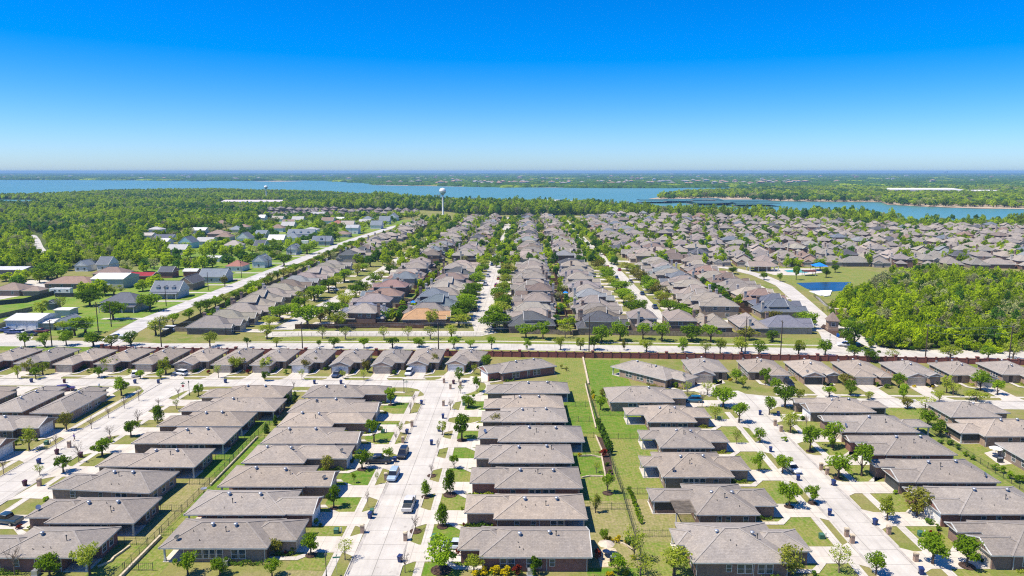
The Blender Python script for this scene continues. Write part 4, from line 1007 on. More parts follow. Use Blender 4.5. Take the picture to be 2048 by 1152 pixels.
# further pale houses half hidden in the garden trees
rh = random.Random(77); spots = []
for k in range(400):
    u, v = rh.uniform(290, 800), rh.uniform(440, 530)
    p = G(u, v)
    if p[0] > -172 or u < 270 + (530 - v) * .1 or v > 560 - u * .13: continue
    if any(abs(p[0] - q[0]) < 24 and abs(p[1] - q[1]) < 26 for q in spots): continue
    if any(o.get('group') == 'buildings on the country lots' and abs(o.location.x + 5 - p[0]) < 24 and abs(o.location.y - p[1]) < 24 for o in col.objects): continue
    spots.append((p[0], p[1], u, v))
    if len(spots) >= 26: break
spots.sort(key=lambda q: q[2])
for k, (x, y, u, v) in enumerate(spots):
    wpx = 13.0 / (y * .99 + 9) * FPX
    rural('farm_house', 'small house half hidden in country garden trees, %s from left' % nth(k + 1), u, u + wpx, v, 11, rh.uniform(3, 4.2), rh.choice([WHT, BLG, (0.4, 0.36, 0.32), BRN, (0.45, 0.45, 0.44)]), rh.choice([WHT, CRM, (0.5, 0.5, 0.5)]), rh.choice(['gable', 'hip']), rh.uniform(.35, .7), 0, 1)
# ================================================================ trees
def card(mb, c, n_, s, rg, mi=0):
    """one leaf clump: a bent four-cornered blade"""
    n_ = n_.normalized(); a = n_.orthogonal().normalized(); b2 = n_.cross(a)
    th = rg.uniform(0, math.pi); u = a * math.cos(th) + b2 * math.sin(th); v = n_.cross(u)
    u = u * s * rg.uniform(.7, 1.2); v = v * s * rg.uniform(.45, .8); k = n_ * s * rg.uniform(-.25, .25)
    mb.add([tuple(c - u), tuple(c - v + k), tuple(c + u), tuple(c + v + k)], [(0, 1, 2, 3)], mi)
def crown(seed, nl, n_, size, z0, prof='round', flatz=1.0, hole=.35, mb=None, mi=0, bias=.5):
    """leaf clumps spread over lobes; unit height, unit width"""
    rg = random.Random(seed); mb = mb or MB()
    lobes = []
    cz = (1 + z0) / 2; hz_ = (1 - z0) / 2
    for i in range(nl):
        for _ in range(40):
            p = Vector((rg.uniform(-1, 1), rg.uniform(-1, 1), rg.uniform(-1, 1)))
            if p.length < 1: break
        if prof == 'cone':
            t = (p.z + 1) / 2; rr = (.62 * (1 - t) ** .7 + .1) * min(1, t * 5 + .45); lr = .16 + .1 * (1 - t)
            c = Vector((p.x * rr * .42, p.y * rr * .42, z0 + (1 - z0) * (.06 + .86 * t)))
        elif prof == 'vase':
            t = (p.z + 1) / 2; rr = .18 + .3 * t; lr = rg.uniform(.12, .2); c = Vector((p.x * rr, p.y * rr, z0 + (1 - z0) * (.1 + .75 * t)))
        else:
            lr = rg.uniform(.1, .23); k_ = rg.uniform(.85, 1.3); c = Vector((p.x * (.5 - lr) * k_, p.y * (.5 - lr) * k_, cz + p.z * (hz_ - lr * .7) * rg.uniform(.85, 1.12)))
        lobes.append((c, lr))
    for i in range(n_):
        c, lr = lobes[rg.randrange(nl)]
        d = Vector((rg.gauss(0, 1), rg.gauss(0, 1), rg.gauss(0, 1) + .25)).normalized()
        p = c + d * lr * (rg.uniform(hole, 1.0) ** .5) * Vector((1, 1, flatz * .9)).length / 1.7
        if p.z < z0 * .8: p.z = z0 * .8 + rg.uniform(0, .05)
        nn = (d * bias + Vector((rg.gauss(0, .5), rg.gauss(0, .5), rg.gauss(.25, .5))))
        card(mb, p, nn, size * rg.uniform(.7, 1.3), rg, mi)
    return mb
def trunk(seed, z0, r=.035, limbs=5, spread=.26, top=.75, mb=None, mi=0):
    rg = random.Random(seed); mb = mb or MB()
    pts = [(0, 0, -.02), (rg.uniform(-.01, .01), rg.uniform(-.01, .01), z0 * .6), (rg.uniform(-.02, .02), rg.uniform(-.02, .02), z0 + .1), (rg.uniform(-.04, .04), rg.uniform(-.04, .04), top)]
    mb.tube(pts, [r * 1.4, r, r * .75, r * .2], 6, mi)
    for i in range(limbs):
        a = 2 * math.pi * (i + rg.uniform(-.3, .3)) / limbs; h0 = z0 * rg.uniform(.75, 1.2)
        e = (math.cos(a) * spread * rg.uniform(.7, 1.2), math.sin(a) * spread * rg.uniform(.7, 1.2), h0 + rg.uniform(.22, .4))
        mb.tube([(0, 0, h0), (e[0] * .5, e[1] * .5, h0 + (e[2] - h0) * .4), e], [r * .5, r * .35, r * .1], 4, mi, False)
    return mb
def twigs(seed, n_=9):
    rg = random.Random(seed); mb = MB()
    def br(p, d, ln, r, lev):
        q = p + d * ln
        mb.tube([tuple(p), tuple(p + d * ln * .5 + Vector((rg.gauss(0, .02), rg.gauss(0, .02), 0)) * ln), tuple(q)], [r, r * .8, r * .5], 3, 0, False)
        if lev:
            for i in range(rg.choice([2, 3, 3])):
                dd = (d + Vector((rg.gauss(0, .5), rg.gauss(0, .5), rg.gauss(.12, .35)))).normalized()
                br(p + d * ln * rg.uniform(.5, 1), dd, ln * rg.uniform(.5, .75), r * .6, lev - 1)
    for i in range(n_):
        a = 2 * math.pi * i / n_ + rg.uniform(-.4, .4)
        d = Vector((math.cos(a) * .75, math.sin(a) * .75, rg.uniform(.45, 1.1))).normalized()
        br(Vector((0, 0, rg.uniform(.32, .6))), d, rg.uniform(.16, .26), .012, 3)
    return mb
def sm(mb, nm, mat): return mb.mesh(nm, mat)
TREE = {
    'oak': [(sm(trunk(i, .26), 'trunk', M_bark), sm(crown(100 + i, [11, 16, 13, 18, 10, 14, 12, 20][i], [1300, 1500, 1100, 1500, 1200, 1000, 1400, 1250][i], .04, [.24, .2, .28, .22, .3, .18, .26, .24][i], 'round', 1, .2), 'crown', L_oak)) for i in range(8)],
    'light': [(sm(trunk(i + 10, .3), 'trunk', M_bark), sm(crown(120 + i, 15, 950, .036, .26, 'round', 1, .1), 'crown', L_light)) for i in range(4)],
    'sparse': [(sm(trunk(i + 20, .3, .026, 7, .34, .85), 'trunk', M_twig), sm(crown(140 + i, 20, 430, .032, .26, 'round', 1, .0), 'crown', L_light)) for i in range(3)],
    'olive': [(sm(trunk(i + 30, .2, .03, 7), 'trunk', M_bark), sm(crown(160 + i, 14, 850, .038, .16, 'vase', 1, .1), 'crown', L_olive)) for i in range(3)],
    'cone': [(sm(trunk(i + 40, .14, .03, 3, .15), 'trunk', M_bark), sm(crown(180 + i, 24, 1500, .042, .13, 'cone'), 'crown', L_oak)) for i in range(2)],
    'evergreen': [(sm(trunk(i + 50, .06, .03, 2, .12), 'trunk', M_bark), sm(crown(200 + i, 18, 1000, .05, .04, 'cone'), 'crown', L_dark)) for i in range(2)],
    'bare': [(sm(trunk(i + 60, .34, .022, 6, .2), 'trunk', M_twig), sm(twigs(220 + i), 'crown', M_twig)) for i in range(3)],
    'shrub': [(None, sm(crown(240 + i, 9, 420, .085, .0, 'round', 1, .5), 'foliage', L_oak)) for i in range(3)],
    'yellow': [(None, sm(crown(250, 10, 420, .085, .0, 'round', 1, .4), 'foliage', L_yellow))],
    'red': [(None, sm(crown(255, 10, 420, .085, .0, 'round', 1, .4), 'foliage', L_red))],
    'dkshrub': [(None, sm(crown(260 + i, 9, 420, .085, .0, 'round', 1, .5), 'foliage', L_dark)) for i in range(2)],
}
WORDS = {'oak': 'leafy green tree', 'light': 'yellow-green tree', 'sparse': 'thin half-leafed tree', 'olive': 'olive-brown tree', 'cone': 'dense oval tree', 'evergreen': 'dark evergreen', 'bare': 'bare twiggy tree',
         'shrub': 'green shrub', 'yellow': 'yellow flowering shrub', 'red': 'dark red shrub', 'dkshrub': 'dark green shrub'}
TREES = []     # (kind, x, y, height, width)
def tpx(kind, u, v, top, wpx):
    x, y = G(u, v)
    d = math.hypot(x, y - 0)
    sc_ = FPX / (d * math.cos(math.atan2(60, d)) * 1.0)
    zc = d * math.cos(PITCH) + CAM_H * math.sin(PITCH)
    h = (v - top) * zc / FPX / math.cos(PITCH) * 1.02
    TREES.append((kind, x, y, max(h, .5), max(wpx * zc / FPX, .5)))
O, LI, SP, OL, CO, EV, BA = 'oak', 'light', 'sparse', 'olive', 'cone', 'evergreen', 'bare'
for a in [(O, 243, 791, 757, 32), (O, 397, 792, 768, 19), (CO, 316, 845, 812, 24), (O, 262, 873, 842, 28), (O, 205, 912, 879, 40), (O, 127, 945, 917, 36), (BA, 278, 802, 775, 18), (BA, 249, 817, 795, 16), (BA, 217, 836, 812, 18), (BA, 183, 858, 835, 18), (BA, 276, 850, 820, 22),
          (BA, 220, 876, 853, 20), (BA, 158, 925, 887, 22), (BA, 113, 899, 868, 18), (BA, 357, 797, 773, 18), (BA, 8, 950, 920, 18), (BA, 317, 812, 796, 18), (SP, 353, 818, 798, 15), (LI, 59, 900, 862, 28), (OL, 133, 860, 826, 24), (SP, 80, 951, 930, 18), (LI, 36, 757, 735, 14), (O, 72, 758, 738, 18), (OL, 60, 750, 722, 24), (LI, 86, 750, 727, 24),
          (O, 198, 755, 735, 22), (LI, 215, 741, 718, 26), (O, 281, 758, 741, 16), (LI, 332, 749, 718, 36), (O, 322, 758, 740, 16), (SP, 437, 756, 728, 18), (LI, 470, 744, 714, 34), (LI, 533, 744, 716, 30), (O, 530, 762, 742, 16), (OL, 612, 745, 719, 26), (SP, 604, 760, 735, 14), (OL, 632, 737, 714, 18), (BA, 588, 782, 758, 12), (LI, 686, 757, 740, 13), (SP, 728, 761, 735, 20), (OL, 735, 745, 718, 24),
          (O, 854, 739, 720, 18), (OL, 868, 735, 708, 28), (O, 918, 763, 735, 22), (SP, 948, 748, 726, 20), (O, 932, 741, 722, 18), (O, 973, 743, 707, 20), (O, 954, 784, 753, 19), (O, 937, 815, 788, 27), (LI, 998, 796, 783, 18), (O, 782, 809, 773, 28), (EV, 575, 808, 788, 16), (EV, 590, 805, 783, 16), (EV, 551, 851, 830, 14), (EV, 533, 866, 848, 16), (BA, 828, 808, 784, 18), (BA, 821, 826, 800, 16), (BA, 901, 820, 795, 20), (SP, 921, 787, 768, 14),
          (SP, 800, 868, 842, 18), (BA, 792, 884, 860, 16), (LI, 885, 870, 840, 20), (O, 924, 880, 823, 44), (BA, 876, 907, 872, 12), (O, 748, 884, 838, 32), (OL, 706, 863, 838, 28), (O, 778, 917, 893, 22), (O, 724, 938, 896, 34), (OL, 655, 944, 912, 30), (O, 908, 937, 908, 25), (OL, 990, 858, 826, 34), (BA, 863, 950, 925, 18), (O, 708, 966, 945, 11), (SP, 754, 968, 940, 8), (O, 668, 1016, 966, 34), (OL, 598, 992, 974, 26), (BA, 736, 1015, 976, 16),
          (CO, 852, 993, 958, 22), (CO, 900, 988, 935, 35), (CO, 885, 1053, 1003, 31), (BA, 831, 1062, 1028, 26), (O, 622, 1110, 1065, 43), (SP, 690, 1120, 1073, 34), (OL, 552, 1110, 1075, 40), (O, 544, 1153, 1115, 36), (O, 882, 1140, 1070, 60), (BA, 810, 1145, 1098, 32), (LI, 948, 1146, 1105, 34), (LI, 180, 1150, 1090, 52), (O, 100, 1153, 1113, 48), (BA, 30, 1150, 1098, 34), (O, 376, 1150, 1105, 38), (O, 440, 1150, 1115, 34),
          (OL, 1122, 737, 728, 9), (OL, 1133, 742, 733, 9), (O, 1201, 820, 790, 26), (OL, 1205, 793, 777, 20), (SP, 1193, 946, 922, 16), (O, 1215, 986, 945, 27), (OL, 1191, 1026, 983, 24), (SP, 1374, 790, 760, 22), (BA, 1404, 815, 780, 22), (SP, 1415, 790, 760, 26), (O, 1446, 814, 775, 48), (SP, 1430, 840, 806, 28), (O, 1478, 845, 805, 35), (SP, 1473, 888, 858, 18), (O, 1519, 886, 857, 27), (O, 1518, 943, 905, 27), (O, 1472, 766, 737, 28), (LI, 1486, 776, 752, 20), (O, 1531, 770, 735, 22),
          (O, 1551, 784, 756, 28), (O, 1570, 815, 772, 38), (LI, 1597, 805, 777, 24), (O, 1538, 830, 791, 24), (O, 1658, 795, 773, 30), (OL, 1692, 770, 750, 28), (O, 1700, 790, 763, 28), (LI, 1736, 799, 783, 20), (O, 1798, 775, 748, 22), (O, 1806, 802, 768, 22), (LI, 1893, 786, 754, 24), (LI, 1906, 790, 768, 22), (O, 1960, 781, 745, 32), (O, 1995, 790, 765, 24), (LI, 1878, 805, 782, 22), (SP, 1850, 820, 795, 40), (OL, 1815, 818, 797, 30), (LI, 1952, 803, 785, 36), (O, 1855, 852, 822, 34), (O, 1880, 872, 845, 32),
          (LI, 1580, 866, 828, 36), (BA, 1612, 857, 825, 16), (O, 1620, 902, 853, 40), (O, 1665, 896, 848, 46), (O, 1565, 946, 911, 32), (O, 1676, 956, 909, 48), (O, 1723, 952, 892, 42), (O, 1578, 1013, 966, 40), (O, 1625, 1006, 971, 33), (LI, 1774, 1041, 997, 42), (OL, 1834, 1032, 983, 56), (O, 1865, 1128, 1070, 52), (O, 1934, 1132, 1079, 54), (SP, 1677, 1145, 1090, 44), (O, 1752, 1150, 1107, 40), (OL, 1580, 1153, 1092, 58), (LI, 1348, 1152, 1090, 68), (SP, 1268, 1120, 1045, 56),
          (O, 1236, 1150, 1108, 46), (SP, 1280, 1150, 1105, 50), (O, 1208, 1085, 1056, 20)]:
    tpx(*a)
near_n = len(TREES)
# through-road trees
for a in [(O, 50, 694, 668, 18), (O, 90, 694, 670, 18), (O, 133, 691, 663, 26), (O, 187, 693, 668, 33), (LI, 223, 695, 674, 30), (O, 262, 691, 666, 30), (LI, 420, 693, 664, 28), (O, 495, 695, 675, 13), (LI, 553, 693, 675, 18), (O, 668, 695, 673, 22), (O, 638, 694, 680, 9), (O, 728, 696, 674, 20), (O, 785, 696, 674, 26), (O, 838, 694, 674, 25), (O, 908, 697, 673, 23), (O, 941, 695, 679, 17), (O, 983, 698, 672, 21),
          (O, 1054, 699, 677, 17), (LI, 1121, 700, 671, 23), (LI, 1161, 700, 675, 19), (O, 1188, 700, 671, 23), (OL, 1248, 700, 678, 15), (LI, 1293, 705, 677, 28), (O, 1366, 706, 676, 19), (SP, 1411, 707, 682, 28), (LI, 1440, 707, 676, 23), (LI, 1483, 707, 674, 33), (O, 1518, 709, 683, 29), (LI, 1597, 710, 682, 29), (O, 1650, 712, 680, 29), (O, 1708, 715, 691, 28), (O, 1743, 724, 700, 24), (SP, 1783, 722, 700, 22), (LI, 1900, 719, 696, 34), (O, 1976, 719, 697, 22), (SP, 2026, 718, 690, 30),
          (O, 1052, 677, 646, 37), (O, 1086, 678, 641, 32), (SP, 1130, 676, 645, 30), (O, 1203, 685, 650, 36), (O, 1240, 682, 640, 34), (O, 1286, 679, 646, 30), (O, 1324, 682, 640, 32), (O, 1383, 682, 648, 42), (O, 1421, 684, 650, 36), (OL, 1497, 680, 655, 38), (O, 1545, 684, 662, 26), (O, 1690, 660, 640, 30), (O, 1706, 700, 650, 46),
          (LI, 534, 678, 650, 26), (SP, 645, 677, 652, 24), (SP, 691, 679, 650, 26), (SP, 768, 679, 652, 26), (SP, 816, 680, 648, 22), (SP, 861, 679, 650, 26), (LI, 903, 677, 650, 30), (O, 615, 655, 610, 48), (LI, 680, 658, 622, 44), (OL, 860, 655, 618, 30), (O, 955, 668, 630, 0.1),
          (O, 1610, 650, 622, 34), (O, 1622, 658, 627, 32), (OL, 1545, 640, 622, 34), (O, 1560, 628, 606, 22), (O, 1340, 622, 604, 26), (O, 1360, 626, 606, 22), (LI, 1462, 628, 610, 24), (O, 990, 662, 622, 52), (O, 925, 640, 600, 40), (O, 1010, 625, 588, 36)]:
    if a[4] > 1: tpx(*a)
road_n = len(TREES)
# tree line on the right of the country road
rt = random.Random(11)
y = 262.0
while y < 620:
    TREES.append((rt.choice([O, O, O, LI, OL]), -138.0 + rt.uniform(-1.5, 1.5), y, rt.uniform(4, 6.2), rt.uniform(5, 7)))
    y += rt.uniform(6.5, 11.5)
line_n = len(TREES)
for x0, lo, hi in ((-81, 285, 455), (-98.5, 275, 455), (-26.2, 280, 455), (-11.2, 276, 455), (46, 290, 455), (62.5, 285, 455)):
    y = lo
    while y < hi:
        TREES.append((rt.choice([O, O, LI, O, OL]), x0 + rt.uniform(-1.2, 1.2), y, rt.uniform(5, 8.2), rt.uniform(6, 9.5)))
        y += rt.uniform(8, 16) if y < 360 else rt.uniform(12, 24)
street_n = len(TREES)
for a in [(O, 226, 640, 604, 44), (O, 300, 622, 590, 40), (O, 180, 612, 582, 38), (LI, 85, 632, 606, 32), (SP, 122, 622, 595, 24), (LI, 228, 590, 572, 30), (O, 568, 532, 508, 32), (O, 614, 508, 488, 26), (O, 545, 512, 487, 44), (O, 150, 672, 640, 38), (LI, 128, 662, 644, 26), (O, 172, 668, 636, 44), (O, 392, 568, 550, 22), (OL, 450, 574, 552, 14), (O, 95, 558, 530, 40), (O, 115, 560, 532, 40), (SP, 125, 532, 503, 40), (SP, 186, 538, 505, 30), (O, 1820, 662, 640, 20), (O, 1465, 548, 534, 20), (O, 1528, 560, 545, 14), (O, 1560, 563, 545, 12), (O, 1592, 560, 532, 14), (O, 1652, 555, 536, 16), (O, 1670, 545, 530, 16), (O, 1640, 540, 518, 22)]:
    tpx(*a)
def zone(kind, x, y, i):
    if i >= street_n: return ('among the country lots and park', 0)
    if i >= line_n: return ('along the far estate streets', 1)
    if i >= road_n: return ('in the tree line of the country road', 1)
    if i >= near_n: return ('beside the through road', 0)
    if y > 196:
        return ('in the front yards below the brick wall', 0) if x < 20 else ('in the right-hand yards below the brick wall', 0)
    for lim, nm in ((-104.5, 'left of the left street'), (-86, 'right of the left street'), (-52, 'behind the left street houses'), (-27, 'left of the middle street'), (-9.5, 'right of the middle street'), (23, 'between the two middle house rows'), (53, 'left of the right-hand street'), (76, 'right of the right-hand street'), (999, 'in gardens at the right edge')):
        if x < lim: return (nm, 1)
zn = {}
for i, tr in enumerate(TREES):
    z = zone(tr[0], tr[1], tr[2], i); zn.setdefault((z, WORDS[tr[0]]), []).append(i)
rt2 = random.Random(17)
def plant(name, kind, x, y, h, w_, label, cat, group, variant=None):
    tk, cr = TREE[kind][rt2.randrange(len(TREE[kind])) if variant is None else variant]
    t = root(name, (x, y, 0), rt2.uniform(0, 6.28), (w_ * rt2.uniform(.86, 1.14), w_ * rt2.uniform(.86, 1.14), h)); tag(t, label, cat, group)
    if tk: link('trunk', tk, t)
    link('crown' if tk else 'foliage', cr, t)
    return t
for ((zname, ax), wd), ids in zn.items():
    ids.sort(key=lambda i: TREES[i][2] if ax else TREES[i][1] / TREES[i][2])
    for k, i in enumerate(ids):
        kd, x, y, h, w_ = TREES[i]
        lb = '%s, %s such %s %s' % (wd, nth(k + 1), 'from bottom' if ax else 'from left', zname)
        plant('tree', kd, x, y, h, w_ * (1.15 if i < near_n else 1.28), lb, 'tree', 'trees ' + zname)
# shrubs
SHR = []
def spx(kind, u, v, wpx, hpx=None):
    x, y = G(u, v); zc = y * math.cos(PITCH) + CAM_H * math.sin(PITCH)
    SHR.append((kind, x, y, (hpx or wpx * .8) * zc / FPX, wpx * zc / FPX))
for a in [('shrub', 33, 890, 16), ('shrub', 72, 882, 10), ('shrub', 90, 1002, 18, 10), ('shrub', 149, 742, 9), ('shrub', 171, 737, 12), ('shrub', 178, 745, 10), ('shrub', 238, 742, 12), ('shrub', 258, 745, 9), ('red', 360, 740, 9), ('shrub', 385, 745, 10), ('red', 418, 747, 10), ('red', 497, 747, 12), ('shrub', 572, 748, 12), ('olive0', 0, 0, 0), ('shrub', 650, 740, 9), ('red', 705, 742, 10),
          ('dkshrub', 788, 750, 12), ('shrub', 632, 1047, 14), ('shrub', 622, 1046, 12), ('shrub', 640, 1053, 10), ('red', 572, 1108, 12), ('shrub', 586, 1107, 18), ('dkshrub', 705, 925, 12), ('dkshrub', 709, 902, 8, 14), ('shrub', 673, 935, 14), ('yellow', 990, 1148, 26), ('yellow', 968, 1150, 22), ('yellow', 1012, 1152, 26), ('yellow', 950, 1152, 18), ('red', 1033, 1152, 24, 26), ('shrub', 1070, 1150, 28, 40),
          ('yellow', 1212, 1082, 14), ('yellow', 1222, 1083, 14), ('yellow', 1236, 1084, 18), ('yellow', 1252, 1086, 10), ('red', 1194, 1118, 18, 24), ('dkshrub', 1262, 1088, 24), ('yellow', 1268, 1118, 14, 9), ('yellow', 1218, 1152, 20, 10), ('yellow', 1252, 1150, 16, 10), ('shrub', 1096, 1060, 34, 20), ('yellow', 1159, 912, 10, 8), ('red', 1206, 914, 18, 18), ('dkshrub', 1214, 932, 12), ('shrub', 1220, 948, 12), ('yellow', 1186, 802, 8, 16), ('shrub', 1186, 792, 9, 16), ('red', 1390, 770, 9), ('shrub', 1352, 775, 14), ('yellow', 1460, 762, 10, 6),
          ('red', 1862, 1068, 10), ('red', 1868, 1072, 9), ('red', 1876, 1072, 12), ('dkshrub', 1860, 1048, 18), ('shrub', 1875, 1060, 16), ('shrub', 1789, 988, 12, 10), ('shrub', 1755, 772, 10), ('shrub', 1775, 776, 18, 8), ('yellow', 1828, 775, 9, 6), ('yellow', 1865, 776, 9, 6), ('shrub', 1602, 762, 8), ('shrub', 1662, 772, 9), ('shrub', 1872, 768, 12), ('shrub', 1768, 946, 12, 18), ('dkshrub', 1900, 890, 16), ('dkshrub', 1914, 898, 14), ('shrub', 1932, 912, 14), ('dkshrub', 1946, 920, 12), ('shrub', 1992, 940, 18), ('shrub', 2005, 946, 18), ('shrub', 2020, 958, 20), ('shrub', 2036, 965, 24), ('olive0', 0, 0, 0),
          ('dkshrub', 1838, 878, 16), ('shrub', 1860, 885, 14), ('dkshrub', 1880, 888, 14), ('red', 928, 1053, 8, 9), ('red', 918, 1112, 14, 22), ('shrub', 925, 1020, 10), ('shrub', 1955, 1120, 14), ('shrub', 1978, 1132, 12), ('dkshrub', 1965, 1126, 12), ('shrub', 1570, 882, 16, 9), ('dkshrub', 1605, 840, 14), ('shrub', 1590, 838, 14), ('dkshrub', 1628, 1158, 22), ('shrub', 740, 800, 18, 5), ('yellow', 742, 803, 10, 4), ('yellow', 770, 826, 9, 4), ('shrub', 1002, 872, 14, 8), ('shrub', 956, 858, 9), ('shrub', 210, 1058, 22, 8), ('red', 38, 1058, 20, 9), ('shrub', 60, 1058, 12, 9), ('shrub', 75, 1058, 12, 8)]:
    if a[0] != 'olive0': spx(*a)
# evergreen hedge beside the long middle fence, clipped rows
for k in range(11):
    t_ = k / 10; spx('dkshrub', 1196 + 24 * t_, 852 + 58 * t_, 12 + 4 * t_, 22 + 6 * t_)
for k in range(10):
    t_ = k / 9; spx('shrub', 1259 + 24 * t_, 985 + 62 * t_, 13, 14)
for k in range(7): spx('shrub', 938 + k * 8, 991, 8, 6)
for k in range(8): spx('shrub', 934 + k * 7, 1052, 9, 7)
for k in range(8): spx('shrub', 1030 + 5 * k, 744 + .4 * k, 5, 4)
sz = {}
for i, q in enumerate(SHR): sz.setdefault((q[0], 'left' if q[1] < -27 else 'centre' if q[1] < 24 else 'right'), []).append(i)
for (kd, side), ids in sz.items():
    ids.sort(key=lambda i: SHR[i][2])
    for k, i in enumerate(ids):
        _, x, y, h, w_ = SHR[i]
        plant('shrub', kd, x, y, h, w_, '%s, %s from bottom in the %s gardens' % (WORDS[kd], nth(k + 1), {'left': 'left-hand', 'centre': 'central', 'right': 'right-hand'}[side]), 'shrub', WORDS[kd] + 's in the gardens')

# low hedges along house fronts
for hi_, (Wd, L_, W_, fr, wg, lb_, q_) in enumerate(HEDGE_SPOTS):
    rg = random.Random(hi_); mb = MB()
    yA = wg[0] - .2; x0 = .4
    runs = []
    if wg[0] > 1.5: runs.append(((.9, wg[0] + .1), (fr - .3, wg[0] + .1)))
    runs.append(((fr + .8, -.25), (fr + (L_ - fr) * rg.uniform(.2, .4), -.25)))
    if W_ - wg[1] > 1.5: runs.append(((.9, wg[1] - .1), (fr - .3, wg[1] - .1)))
    tot = sum(math.hypot(b2[0] - a[0], b2[1] - a[1]) for a, b2 in runs)
    o0 = Wd(0, 0)
    for a, b2 in runs:
        ln = math.hypot(b2[0] - a[0], b2[1] - a[1])
        for k in range(int(ln * 60)):
            t_ = rg.random(); bl = .75 + .35 * math.sin(t_ * ln * 2.2 + hi_)
            p = Wd(a[0] + (b2[0] - a[0]) * t_, a[1] + (b2[1] - a[1]) * t_ + rg.gauss(0, .22))
            card(mb, Vector((p[0] - o0[0], p[1] - o0[1], rg.uniform(.08, .75) * bl)), Vector((rg.gauss(0, 1), rg.gauss(0, 1), rg.gauss(.5, .6))), rg.uniform(.1, .2), rg)
    if not mb.v: continue
    o = mb.build('hedge', [L_oak, L_dark, L_olive, L_light][rg.randrange(4)]); o.location = (o0[0], o0[1], 0)
    tag(o, 'low hedge of ' + lb_ if len(lb_.split()) < 14 else 'hedge of ' + lb_, 'hedge', 'low hedges at house fronts')

# ---------------------------------------------------------------- woods as masses
def wood_tree(seed, mats, n_=700, size=.058, nl=20, bare=False):
    mb = trunk(seed, .25, .03, 3, .22, .8); k = len(mb.f)
    crown(seed + 300, nl, n_, size, .12, 'round', 1, .45 if not bare else .0, mb, 1, .6)
    mb.m = [0] * k + [1] * (len(mb.f) - k)
    return mb.mesh('wood_tree', [M_bark if not bare else M_twig, mats])
def clump(seed, mat):
    rg = random.Random(seed); mb = MB()
    for i in range(16):
        c = Vector((rg.uniform(-.45, .45), rg.uniform(-.45, .45), 0)); r = rg.uniform(.1, .17); h = rg.uniform(.6, 1.0)
        for j in range(55):
            d = Vector((rg.gauss(0, 1), rg.gauss(0, 1), abs(rg.gauss(0, 1)))).normalized()
            p = c + Vector((d.x * r, d.y * r, d.z * h * .9))
            n2 = Vector((d.x, d.y, d.z * .6 + .2)).normalized(); a = n2.orthogonal().normalized(); e = n2.cross(a)
            u = Vector((a.x * .05, a.y * .05, a.z * .28)); v = Vector((e.x * .05, e.y * .05, e.z * .28))
            mb.add([tuple(p - u), tuple(p - v), tuple(p + u), tuple(p + v)], [(0, 1, 2, 3)])
    return mb.mesh('tree_clump', mat)
SRC = {}
def source(name, meshes):
    c = bpy.data.collections.new(name)
    for i, me in enumerate(meshes):
        o = bpy.data.objects.new('%s_%02d' % (name, i), me); c.objects.link(o)
    SRC[name] = c
source('wood_green', [wood_tree(1, L_wood1), wood_tree(2, L_wood1), wood_tree(3, L_wood1), wood_tree(4, L_wood2), wood_tree(5, L_wood2), wood_tree(6, L_wood3, 380, .05, 18, True), wood_tree(7, L_wood3, 300, .045, 20, True)])
source('clumps', [clump(1, L_wood2), clump(2, L_wood2), clump(3, L_wood1)])
def forest(name, label, pts, src, cat='wood'):
    """pts: (x, y, z, sx, sz, rot, index); one object, its trees set on the points by geometry nodes"""
    me = bpy.data.meshes.new(name); me.from_pydata([(p[0], p[1], p[2]) for p in pts], [], [])
    a = me.attributes.new('sc', 'FLOAT_VECTOR', 'POINT'); a.data.foreach_set('vector', [c for p in pts for c in (p[3], p[3], p[4])])
    a = me.attributes.new('rot', 'FLOAT_VECTOR', 'POINT'); a.data.foreach_set('vector', [c for p in pts for c in (0, 0, p[5])])
    a = me.attributes.new('idx', 'INT', 'POINT'); a.data.foreach_set('value', [p[6] for p in pts])
    o = link(name, me)
    ng = bpy.data.node_groups.new(name, 'GeometryNodeTree')
    ng.interface.new_socket('Geometry', in_out='INPUT', socket_type='NodeSocketGeometry'); ng.interface.new_socket('Geometry', in_out='OUTPUT', socket_type='NodeSocketGeometry')
    gi = ng.nodes.new('NodeGroupInput'); go = ng.nodes.new('NodeGroupOutput')
    ip = ng.nodes.new('GeometryNodeInstanceOnPoints'); ci = ng.nodes.new('GeometryNodeCollectionInfo')
    ci.inputs[0].default_value = SRC[src]; ci.inputs[1].default_value = True; ci.inputs[2].default_value = True
    ip.inputs['Pick Instance'].default_value = True
    def at(nm, typ):
        n_ = ng.nodes.new('GeometryNodeInputNamedAttribute'); n_.data_type = typ; n_.inputs[0].default_value = nm; return n_.outputs[0]
    ng.links.new(gi.outputs[0], ip.inputs['Points']); ng.links.new(ci.outputs[0], ip.inputs['Instance'])
    ng.links.new(at('idx', 'INT'), ip.inputs['Instance Index']); ng.links.new(at('sc', 'FLOAT_VECTOR'), ip.inputs['Scale'])
    ng.links.new(at('rot', 'FLOAT_VECTOR'), ip.inputs['Rotation']); ng.links.new(ip.outputs[0], go.inputs[0])
    md = o.modifiers.new('trees', 'NODES'); md.node_group = ng
    tag(o, label, cat, kind='stuff')
    return o
rw = random.Random(99)
